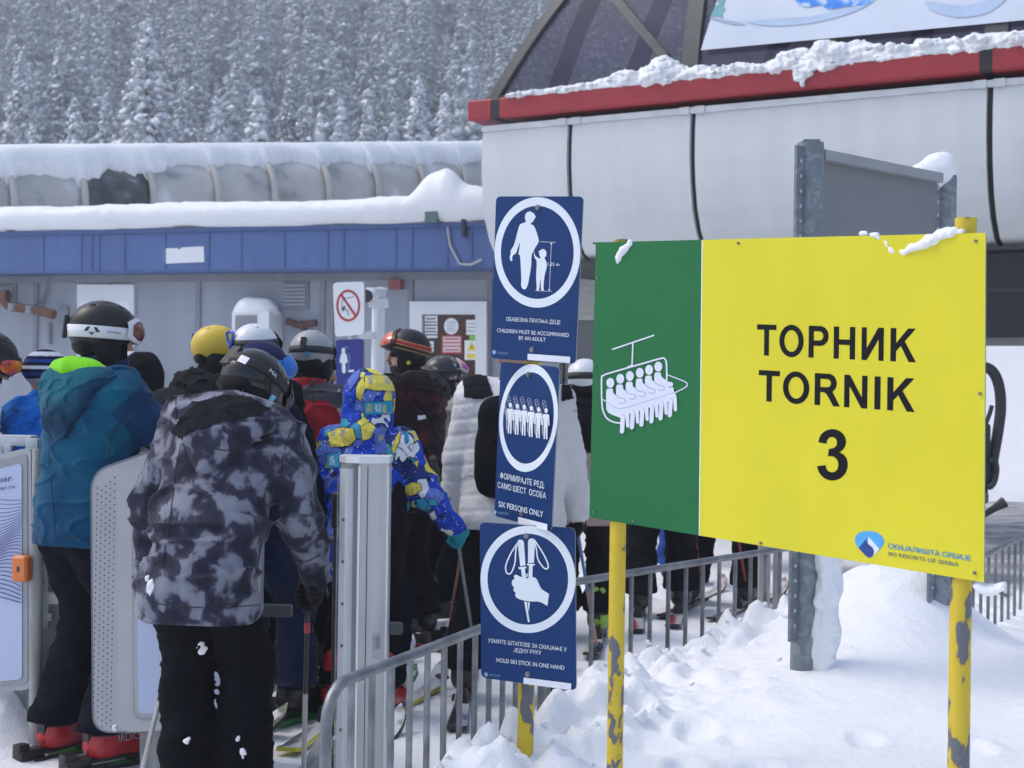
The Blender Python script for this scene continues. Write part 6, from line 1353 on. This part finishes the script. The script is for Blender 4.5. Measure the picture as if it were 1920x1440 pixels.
for i, (px, D, fa, lab, top, edge) in enumerate(((640, 7.6, 20, 'white ski with yellow edge lying behind the aluminium pillar', ('whity', (.55, .56, .58), [(.45, (.6, .6, .6)), (.52, (.08, .15, .4)), (.58, (.62, .62, .63))]), ('gold', (.42, .30, .05))),
                                               (560, 8.2, 22, 'pale ski with gold edge lying farther behind the aluminium pillar', ('whity', (.55, .56, .58)), ('gold', (.42, .30, .05))),
                                               (735, 8.5, 24, 'cream ski with wide tip beside the black-maroon jacket skier', ('cream', (.5, .47, .38), [(.45, (.5, .47, .38)), (.6, (.6, .58, .5))]), ('black', (.02, .02, .02))),
                                               (600, 5.75, 16, 'snow-covered grey ski tail at the foot of the bent barrier', ('snowy', (.4, .4, .4), [(.45, (.05, .05, .055)), (.53, (.7, .72, .75))]), ('black', (.02, .02, .02))))):
    a = math.radians(fa); dm = dict(W=Matrix.Translation((GX(px, D, 0), D, 0)) @ Matrix.Rotation(-a, 4, 'Z'), feet=[(0, 0), (0, 0)], fy=(0, 0))
    class One: pass
    n0 = set(o.name for o in COL.objects); skis(dm, [lab, lab], top, edge)
    new = [o for o in COL.objects if o.name not in n0]; roots = [o for o in new if o.parent is None]
    for o in list(roots[1].children)+[roots[1]]: bpy.data.objects.remove(o)

# ------------------------------------------------------------------ access gates
alu = mk('brushed_aluminium', (.42, .43, .44), rough=.38, metal=.55, scale=3, stretch=(8, 8, .4), var=.12); alulight = mk('pale_aluminium', (.60, .62, .64), rough=.4, metal=.3, var=.06)
flapm = mk('gate_flap_grey', (.34, .355, .375), rough=.45, var=.05); flapm2 = mk('gate_rim_grey', (.27, .28, .295), rough=.45); insm = mk('gate_inset_white_blue', (.40, .45, .62), rough=.3, var=.06, scale=1.5); lines_m = mk('wave_print_navy', (.02, .04, .20), rough=.5); plast = mk('black_plastic', (.03, .032, .035), rough=.5)
weath = mk('weathered_zinc', (.33, .34, .33), rough=.6, metal=.2, scale=4, stretch=(3, 3, .5), ramp=[(.35, (.22, .22, .215)), (.5, (.34, .35, .34)), (.7, (.46, .47, .46))])
def rectpx(x0, y0, x1, y1): return [(x0, y0), (x1, y0), (x1, y1), (x0, y1)]
def slab(pl, c4, r, off, thick, mat, parent, name, n=6):
    o = rounded(c4, r, n) if r else c4; w = [pl.w(*p)+pl.n*off for p in o]; m = MB(); m.prism(w, -pl.n*thick); return m.build(name, mat, parent, smooth=25)
g1 = thing('access_gate', 'access gate with white-blue print panel and orange knob at the left picture edge', 'access gate', (GX(60, 6.2, 0), 6.2, 0), 0, 'ski pass gates')
pl = Plane(30, 1050, 6.15, 20)
slab(pl, [(-330, 930), (58, 838), (60, 1292), (-330, 1330)], 14, 0, .02, flapm, g1, 'flap')
slab(pl, [(-320, 945), (52, 850), (53, 1282), (-320, 1318)], 12, .004, .003, flapm2, g1, 'rim')
ip = slab(pl, [(-310, 960), (43, 868), (43.5, 1273), (-310, 1306)], 10, .008, .003, insm, g1, 'print_panel')
pl.lay = .009; m = MB()
for k in range(30):
    y0 = 932+k*6.6; am = 16*math.sin(k/30*3.14)+4; pl.line(m, [(-60+i*5.15, y0+am*math.sin((-60+i*5.15)/26.0+k*.13+1.2)+.10*(-60+i*5.15)) for i in range(21)], 1.0+.9*(k/30))
m.build('wave_print', lines_m, ip)
m = MB(); pl.text(m, 'estuar', (-24, 908), (26, 901), 11); pl.text(m, 'estuar.rs', (-20, 922), (31.5, 915), 7.5); m.build('lettering', lines_m, ip)
q = pl.w(52, 1064)
m = MB(); m.box(q+pl.n*.035, (.075, .05, .105), Matrix.Rotation(-math.radians(20), 3, 'Z'), .024, seg=3); kb = m.build('knob', mk('orange_plastic', (.62, .17, .04), rough=.45), g1)
m = MB(); m.box(q+pl.n*.0605+Vector((.0, 0, .0)), (.012, .003, .022), Matrix.Rotation(-math.radians(20), 3, 'Z'), .001); m.build('knob_mark', plast, kb)
q = P(69, 1100, 6.12); zt = P(69, 842, 6.12).z
m = MB(); m.tube([(q.x, q.y, -.2), (q.x, q.y, zt)], .024, 16); m.build('post', weath, g1)
q2 = P(78, 898, 6.15); m = MB(); m.box(q2+Vector((.0, .03, 0)), (.085, .10, .19), Matrix.Rotation(-.2, 3, 'Z'), .012); m.box(q2+Vector((.02, -.03, -.01)), (.04, .03, .12), Matrix.Rotation(-.2, 3, 'Z'), .006); m.build('reader_box', plast, g1)
pl2 = Plane(100, 1200, 6.22, 10)
slab(pl2, [(76, 935), (150, 930), (150, 1600), (76, 1600)], 0, 0, .03, weath, g1, 'housing')
m = MB()
for y0, y1, x0, x1, o in ((1060, 1172, 82, 95, .02), (1060, 1070, 82, 122, .03), (1108, 1130, 86, 122, .035), (1148, 1162, 93, 103, .03), (1068, 1076, 92, 98, .04), (1168, 1176, 80, 96, .03)):
    w = [pl2.w(*p)+pl2.n*(.003+o) for p in rectpx(x0, y0, x1, y1)]; m.prism(w, -pl2.n*o)
hg = m.build('hinge', alulight, g1)
m = MB()
for y in (1066, 1090, 1170): c = pl2.w(86, y)+pl2.n*.026; m.tube([c, c+pl2.n*.004], .006, 8)
m.build('hinge_bolt', darkm, hg)
pl3 = Plane(30, 1380, 6.3, 15)
slab(pl3, [(-60, 1285), (16, 1285), (16, 1600), (-60, 1600)], 0, 0, .02, weath, g1, 'base_plate'); slab(pl3, [(20, 1285), (52, 1285), (52, 1600), (20, 1600)], 0, .004, .03, alu, g1, 'base_plate')
m = MB(); a, b = P(-80, 832, 6.5), P(64, 818, 6.45); m.box((a+b)/2, ((b-a).length, .07, .045), Matrix.Rotation(math.atan2(b.y-a.y, b.x-a.x), 3, 'Z'), .006); m.box(P(15, 845, 6.4), (.03, .03, .05), None, .004); m.build('top_beam', alulight, g1)
q = P(62, 850, 6.3); m = MB(); m.box((q.x, q.y, q.z-.0), (.05, .05, .12), None, .006); m.build('beam_foot', alulight, g1)
g2 = thing('access_gate', 'access gate with perforated strip and rounded grey flap, beside the tie-dye jacket skier', 'access gate', (GX(260, 5.75, 0), 5.75, 0), 0, 'ski pass gates')
pl = Plane(240, 1120, 5.7, 14)
pf = slab(pl, [(169.5, 884), (300, 838), (300, 1374), (173, 1374)], 36, 0, .012, flapm, g2, 'perforated_panel', 8)
m = MB()
def outline(c4, r, w, off, mat, name, par):
    o = rounded(c4, r, 8); cx = sum(p[0] for p in o)/len(o); cy = sum(p[1] for p in o)/len(o); m = MB(); pl.lay = off; pl.line(m, [(x, y) for x, y in o], w, closed=True); return m.build(name, mat, par)
outline([(171, 886), (300, 840), (300, 1372.5), (174.5, 1372.5)], 35, 3.4, .001, mk('edge_dark', (.13, .14, .17), rough=.4), 'edge_trim', pf)
m = MB(); pl.lay = .002; row = 0; y = 905.0
while y < 1362:
    for c in range(5):
        if (row+c) % 2 == 0:
            x = 183+c*8.2; ylim = 893 if x > 200 else 912; yb = 1360 if x > 192 else 1345
            if ylim < y < yb: pl.poly(m, pl.ellipse(x, y-(x-180)*.30*max(0, (960-y)/60) if y < 960 else y, 1.35, 1.8, 8))
    y += 5.4; row += 1
m.build('perforation', darkm, pf)
pl.o = pl.o+pl.n*.03
fl = slab(pl, [(219, 888), (480, 800), (480, 1360), (222, 1374)], 30, 0, .028, mk('gate_flap_light', (.36, .375, .395), rough=.42, var=.05), g2, 'flap', 8)
slab(pl, [(246, 905), (480, 822), (480, 1338), (250, 1352)], 24, .003, .002, flapm2, fl, 'rim', 8)
slab(pl, [(251, 911), (480, 830), (480, 1333), (254, 1346)], 22, .005, .003, flapm, fl, 'rim', 8)
ip = slab(pl, [(259, 928), (480, 845), (480, 1320), (261, 1338)], 14, .008, .003, insm, fl, 'print_panel', 8)
pl.lay = .009; m = MB()
for k in range(20):
    y0 = 1000+k*8; am = 14*math.sin(k/20*3.14)+5; pl.line(m, [(262+i*6, y0+am*math.sin((i*6)/24.0+k*.12+1.2)) for i in range(30)], 1.0+.6*(k/20))
m.build('wave_print', lines_m, ip)
pl3 = Plane(290, 1400, 5.85, 12)
slab(pl3, [(262, 1360), (302, 1360), (302, 1620), (262, 1620)], 0, 0, .03, weath, g2, 'base_plate'); slab(pl3, [(304, 1360), (318, 1360), (318, 1620), (304, 1620)], 0, .006, .04, alu, g2, 'base_plate')
m = MB(); a, b = P(268, 852, 5.95), P(420, 838, 5.9); m.box((a+b)/2, ((b-a).length, .06, .04), Matrix.Rotation(math.atan2(b.y-a.y, b.x-a.x), 3, 'Z'), .006); m.box(P(283, 862, 5.9), (.06, .05, .06), None, .006); m.tube(smooth_line([tuple(P(266, 846, 5.9)), tuple(P(262, 856, 5.9)), tuple(P(263, 872, 5.9))], 3), .006, 6); m.build('top_beam', alulight, g2)
# aluminium turnstile pillars
def pillar(label, px, D, zt):
    c = P(px, 1000, D); t = thing('turnstile_pillar', label, 'turnstile pillar', (c.x, c.y, 0), 0, 'aluminium turnstile pillars')
    def prof_(pts, z0, z1, mat, name, par): m = MB(); m.prism([Vector((c.x+x, c.y+y, z0)) for x, y in pts], (0, 0, z1-z0)); return m.build(name, mat, par, smooth=20)
    k = D/2880.0
    sh_ = [(-46*k, .03), (-34*k, -.005), (-8*k, .022), (-8*k, -.03), (46*k, -.005), (46*k, .13), (-46*k, .13)]
    bd = prof_(sh_, -.1, zt, alu, 'column', t)
    prof_([(-47*k, .031), (-34*k, -.0065), (-20*k, .006), (-20*k, .012), (-34*k, .0), (-47*k, .036)], -.1, zt-.02, alulight, 'rivet_strip', bd)
    prof_([(-9*k, -.033), (-5*k, -.0335), (-4*k, -.030), (-9*k, -.028)], -.1, zt-.01, alulight, 'edge_bead', bd)
    prof_([(8*k, -.0248), (9.2*k, -.0244), (9.2*k, -.020), (8*k, -.020)], -.1, zt-.01, darkm, 'groove', bd)
    prof_([(43.5*k, -.0095), (47*k, -.008), (47*k, .02), (43.5*k, .02)], -.1, zt-.01, alulight, 'edge_bead', bd)
    prof_([(-49*k, .034), (-34*k, -.010), (-8*k, -.034), (48*k, -.010), (48*k, .135), (-49*k, .135)], zt, zt+.022, alulight, 'cap', t)
    m = MB()
    for z in np.arange(.2, zt-.05, .14): q = Vector((c.x-36*k, c.y+.0, z)); m.tube([q, q+Vector((-.003, -.006, 0))], .0055, 8)
    m.build('rivet', mk('rivet_dark', (.12, .12, .12), rough=.4, metal=.5), bd)
    prof_([(-53*k, .10), (-52*k, .04), (-50.5*k, .04), (-51.5*k, .10)], -.1, zt-.05, mk('clear_guard', (.45, .47, .48), rough=.1, alpha=.45), 'clear_guard', t)
    return t, c, k, bd
t_, c_, k_, bd_ = pillar('aluminium turnstile pillar standing behind the bent corner of the barrier', 681, 5.12, P(680, 868, 5.12).z)
plq = Plane(710, 1212, c_.y-.012, -21); m = MB(); plq.lay = .016
arm_m = mk('dark_grey_paddle', (.075, .08, .08), rough=.5)
def paddle(t, p0, p1, D):
    a, b = P(*p0, D), P(*p1, D); m = MB(); m.box((a+b)/2, (abs(b.x-a.x), .03, abs(b.z-a.z)), None, .012, seg=3); return m.build('paddle', arm_m, t)
paddle(t_, (700, 1166), (755, 1190), 5.26)
lab = MB(); lab.box(Vector((c_.x+28*k_, c_.y-.0168, P(712, 1212, 5.1).z)), (.024, .0008, .085), Matrix.Rotation(math.atan2(.025, 54*k_), 3, 'Z')); st = lab.build('label', mk('label_grey', (.36, .38, .40), rough=.5), bd_)
lab = MB()
for i in range(5): lab.box(Vector((c_.x+(22+i*3)*k_, c_.y-.0178-(.0022-i*.0011)*.6, P(712, 1205, 5.1).z)), (.0012, .0006, .045), Matrix.Rotation(math.atan2(.025, 54*k_), 3, 'Z'))
lab.build('label_print', darkm, st)
t2_, c2_, k2_, bd2_ = pillar('aluminium turnstile pillar hidden behind the tie-dye jacket, only its paddle showing', 440, 5.95, 1.10)
paddle(t2_, (470, 1132), (548, 1157), 5.95)

# ------------------------------------------------------------------ snow stuck on clothes and gate
bpy.context.view_layer.update(); dg = bpy.context.evaluated_depsgraph_get(); camp = Vector((0, 0, CAMH))
def stick(px, py, w, h, seed):
    ok, loc, no, idx, ob, mm = scn.ray_cast(dg, camp, (P(px, py, 1.0)-camp).normalized())
    if not ok or ob is None: return
    s = loc.y/FPX; rl = random.Random(seed); pr = []
    for i in range(9): pr.append(el(loc+Vector((rl.uniform(-.5, .5)*w*s, -.002, rl.uniform(-.5, .5)*h*s-(rl.uniform(-.2, .2)*w*s))), (w*s*.26, .006, h*s*.34), None, .004))
    top = ob
    while top.parent: top = top.parent
    sdf('snow_patch', pr, .0028, snow, top, wr=(.002, 260, seed, 1), M=rootmat(top).inverted(), world=False)
def seam(pxs, r=.0018, mat=None, name='seam', n=14, close=.25):
    """raised stitched seam lying on the garment found under a line of pixels"""
    pts = smooth_line(pxs, n); hits = []; ref = None
    for x, y in pts:
        ok, loc, no, idx, ob, mm = scn.ray_cast(dg, camp, (P(x, y, 1.0)-camp).normalized())
        if not ok: continue
        top = ob
        while top.parent: top = top.parent
        if top.get('category') != 'person': continue
        if ref is None: ref = top; d0 = loc.y
        if top is ref and abs(loc.y-d0) < close: hits.append(loc+(no if no.y < 0 else -no)*.0012); d0 = loc.y
    if ref is None or len(hits) < 4: return
    for _ in range(2): hits = [hits[0]]+[(hits[i-1]+hits[i]*2+hits[i+1])/4 for i in range(1, len(hits)-1)]+[hits[-1]]
    m = MB(); m.tube(hits, r, 6); Mi = rootmat(ref).inverted(); m.v = [tuple(Mi @ Vector(v)) for v in m.v]; m.build(name, mat or MATS['seam_dark'], ref, smooth=180, world=False)
mk('seam_dark', (.02, .02, .03), rough=.8); sl = mk('seam_teal', (.004, .03, .06), rough=.8)
for q in ([(548, 800), (530, 860), (522, 960), (520, 1060), (522, 1140)], [(345, 812), (330, 880), (318, 980), (300, 1080)], [(292, 1132), (400, 1140), (520, 1130)], [(370, 830), (430, 845), (520, 825)], [(600, 1040), (575, 1052), (552, 1050)]): seam(q)
for q in ([(255, 750), (225, 790), (205, 840), (215, 900), (232, 960)], [(98, 760), (92, 850), (100, 950), (105, 1015)], [(103, 1003), (150, 1008), (168, 1006)]): seam(q, .0016, sl)
for q in ([(560, 700), (590, 716), (620, 706)], [(586, 720), (588, 800), (586, 870)], [(770, 760), (800, 775), (830, 770)], [(800, 780), (812, 850), (815, 930)], [(330, 740), (330, 800)], [(455, 730), (460, 790)], [(1075, 770), (1095, 772), (1112, 770)]): seam(q, .002)
def patch(pxs, mat, name, off=.002, step=2.0, cat='person', who=None):
    """piece of cloth or print lying on the surface found under an outline of pixels"""
    xs, ys = [p[0] for p in pxs], [p[1] for p in pxs]; nx, ny = int((max(xs)-min(xs))/step)+2, int((max(ys)-min(ys))/step)+2; H_ = {}; tops = {}
    def ins(x, y):
        r = False
        for (x1, y1), (x2, y2) in zip(pxs, pxs[1:]+pxs[:1]):
            if (y1 > y) != (y2 > y) and x < (x2-x1)*(y-y1)/(y2-y1)+x1: r = not r
        return r
    def hit(i, j):
        if (i, j) not in H_:
            ok, loc, no, idx, ob, mm = scn.ray_cast(dg, camp, (P(min(xs)+i*step, min(ys)+j*step, 1.0)-camp).normalized()); H_[i, j] = None
            if ok:
                while ob.parent: ob = ob.parent
                if (who is None or ob is who) and ob.get('category') == cat: H_[i, j] = (loc+((no if no.dot(camp-loc) > 0 else -no)*off), ob); tops[ob.name] = tops.get(ob.name, 0)+1
        return H_[i, j]
    vs, ids, fs = [], {}, []; cells = [(i, j) for i in range(nx) for j in range(ny) if ins(min(xs)+(i+.5)*step, min(ys)+(j+.5)*step)]
    for i, j in cells: [hit(i+a, j+b) for a in (0, 1) for b in (0, 1)]
    if not tops: return
    root = bpy.data.objects[max(tops, key=tops.get)]; Mi = rootmat(root).inverted()
    for i, j in cells:
        q = [hit(i+a, j+b) for a, b in ((0, 0), (1, 0), (1, 1), (0, 1))]
        if any(h is None or h[1] is not root for h in q) or max(h[0].y for h in q)-min(h[0].y for h in q) > .05: continue
        f = []
        for (a, b), h in zip(((0, 0), (1, 0), (1, 1), (0, 1)), q):
            k = (i+a, j+b)
            if k not in ids: ids[k] = len(vs); vs.append(tuple(Mi @ h[0]))
            f.append(ids[k])
        fs.append(f)
    if not fs: return
    m = MB(); m.add(vs, fs); return m.build(name, mat, root, smooth=60, world=False)
dy_, dc_, dw_, dk_, dn_, dp_ = cloth('doodle_yellow', (.66, .57, .10), var=.25, scale=60), cloth('doodle_cyan', (.03, .30, .46)), cloth('doodle_white', (.66, .68, .72), var=.2, scale=70), cloth('doodle_ink', (.006, .008, .02), sheen=0), cloth('doodle_navy', (.01, .02, .10)), cloth('doodle_periwinkle', (.10, .16, .48))
def doodle_shape(q, mat, edge=1.6):
    cx, cy = sum(p[0] for p in q)/len(q), sum(p[1] for p in q)/len(q)
    big = [(x+(x-cx)/max(1, math.hypot(x-cx, y-cy))*edge, y+(y-cy)/max(1, math.hypot(x-cx, y-cy))*edge) for x, y in q]
    patch(big, dk_, 'doodle_outline', .0025, 1.3, who=K['body']); patch(q, mat, 'doodle', .0040, 1.3, who=K['body'])
for q, mt in (([(684, 706), (700, 704), (738, 706), (744, 716), (740, 734), (700, 732), (684, 728)], dy_), ([(668, 728), (682, 704), (684, 730), (676, 752), (668, 744)], dy_), ([(682, 754), (736, 752), (735, 776), (684, 778)], dc_), ([(688, 757), (698, 757), (697, 772), (687, 773)], dy_), ([(702, 758), (714, 757), (713, 773), (703, 772)], dw_), ([(716, 760), (722, 758), (724, 772), (732, 772), (730, 776), (717, 775)], dy_),
              ([(690, 707), (698, 706), (698, 720), (691, 721)], dp_), ([(720, 706), (729, 706), (730, 721), (721, 721)], dp_), ([(652, 712), (664, 700), (678, 690), (672, 712), (656, 735)], dp_), ([(660, 690), (672, 684), (690, 683), (684, 692), (666, 696)], dc_),
              ([(614, 812), (640, 802), (662, 804), (668, 822), (655, 836), (620, 838)], dy_), ([(622, 808), (629, 806), (628, 818), (620, 820)], dp_), ([(640, 806), (648, 805), (647, 818), (640, 820)], dp_), ([(612, 852), (640, 848), (640, 876), (615, 878)], dc_), ([(618, 856), (626, 854), (630, 872), (620, 872)], dw_), ([(676, 800), (694, 792), (704, 802), (694, 822), (680, 826)], dy_), ([(700, 804), (722, 800), (724, 850), (704, 852)], dp_), ([(708, 816), (718, 814), (718, 826), (710, 828)], dy_),
              ([(734, 842), (744, 818), (752, 806), (748, 830), (738, 852)], dy_), ([(758, 812), (764, 808), (766, 826), (760, 832)], dc_), ([(766, 838), (776, 830), (772, 846)], dw_), ([(752, 872), (764, 858), (772, 872), (762, 886)], dn_), ([(776, 868), (784, 862), (782, 876)], dy_), ([(760, 912), (774, 904), (788, 908), (790, 920), (772, 930), (760, 924)], dy_), ([(782, 936), (796, 934), (804, 946), (794, 956), (784, 950)], dc_), ([(770, 940), (776, 938), (780, 966), (774, 964)], dy_), ([(806, 962), (814, 956), (820, 972), (812, 974)], dw_), ([(798, 974), (806, 972), (806, 984), (800, 984)], dc_)): doodle_shape(q, mt)
patch([(869, 712), (886, 700), (906, 690), (926, 744), (900, 748), (872, 746)], black2, 'shoulder_patch', .006, who=N_p['body']); patch([(1052, 700), (1066, 712), (1074, 748), (1052, 752)], black2, 'shoulder_patch', .006, who=N_p['body'])
patch([(322, 812), (338, 785), (372, 756), (420, 742), (470, 746), (508, 770), (470, 782), (420, 792), (370, 806), (340, 822)], black2, 'hood_lining', .006, 2.0, who=A['body'])
patch([(783, 780), (797, 778), (798, 786), (783, 787)], dw_, 'sleeve_badge', .004, 1.3, who=Lp['body'])
for a_ in ((372, 1214, 28, 14, 1), (350, 1390, 9, 8, 2), (457, 1412, 10, 12, 3), (446, 1384, 5, 9, 4), (283, 1103, 12, 22, 5), (277, 1084, 7, 7, 6), (217, 1365, 9, 8, 7)): stick(*a_)
# ------------------------------------------------------------------ thin winter haze
hz = bpy.data.materials.new('winter_haze'); hz.use_nodes = True; n = hz.node_tree.nodes; n.remove(n['Principled BSDF'])
pv = n.new('ShaderNodeVolumePrincipled'); pv.inputs['Color'].default_value = (.86, .91, 1, 1); pv.inputs['Density'].default_value = .0042; pv.inputs['Anisotropy'].default_value = .3
hz.node_tree.links.new(pv.outputs[0], n['Material Output'].inputs['Volume'])
m = MB(); m.box((0, 180, 74), (560, 500, 154)); tag(m.build('haze', hz, smooth=0), kind='stuff')
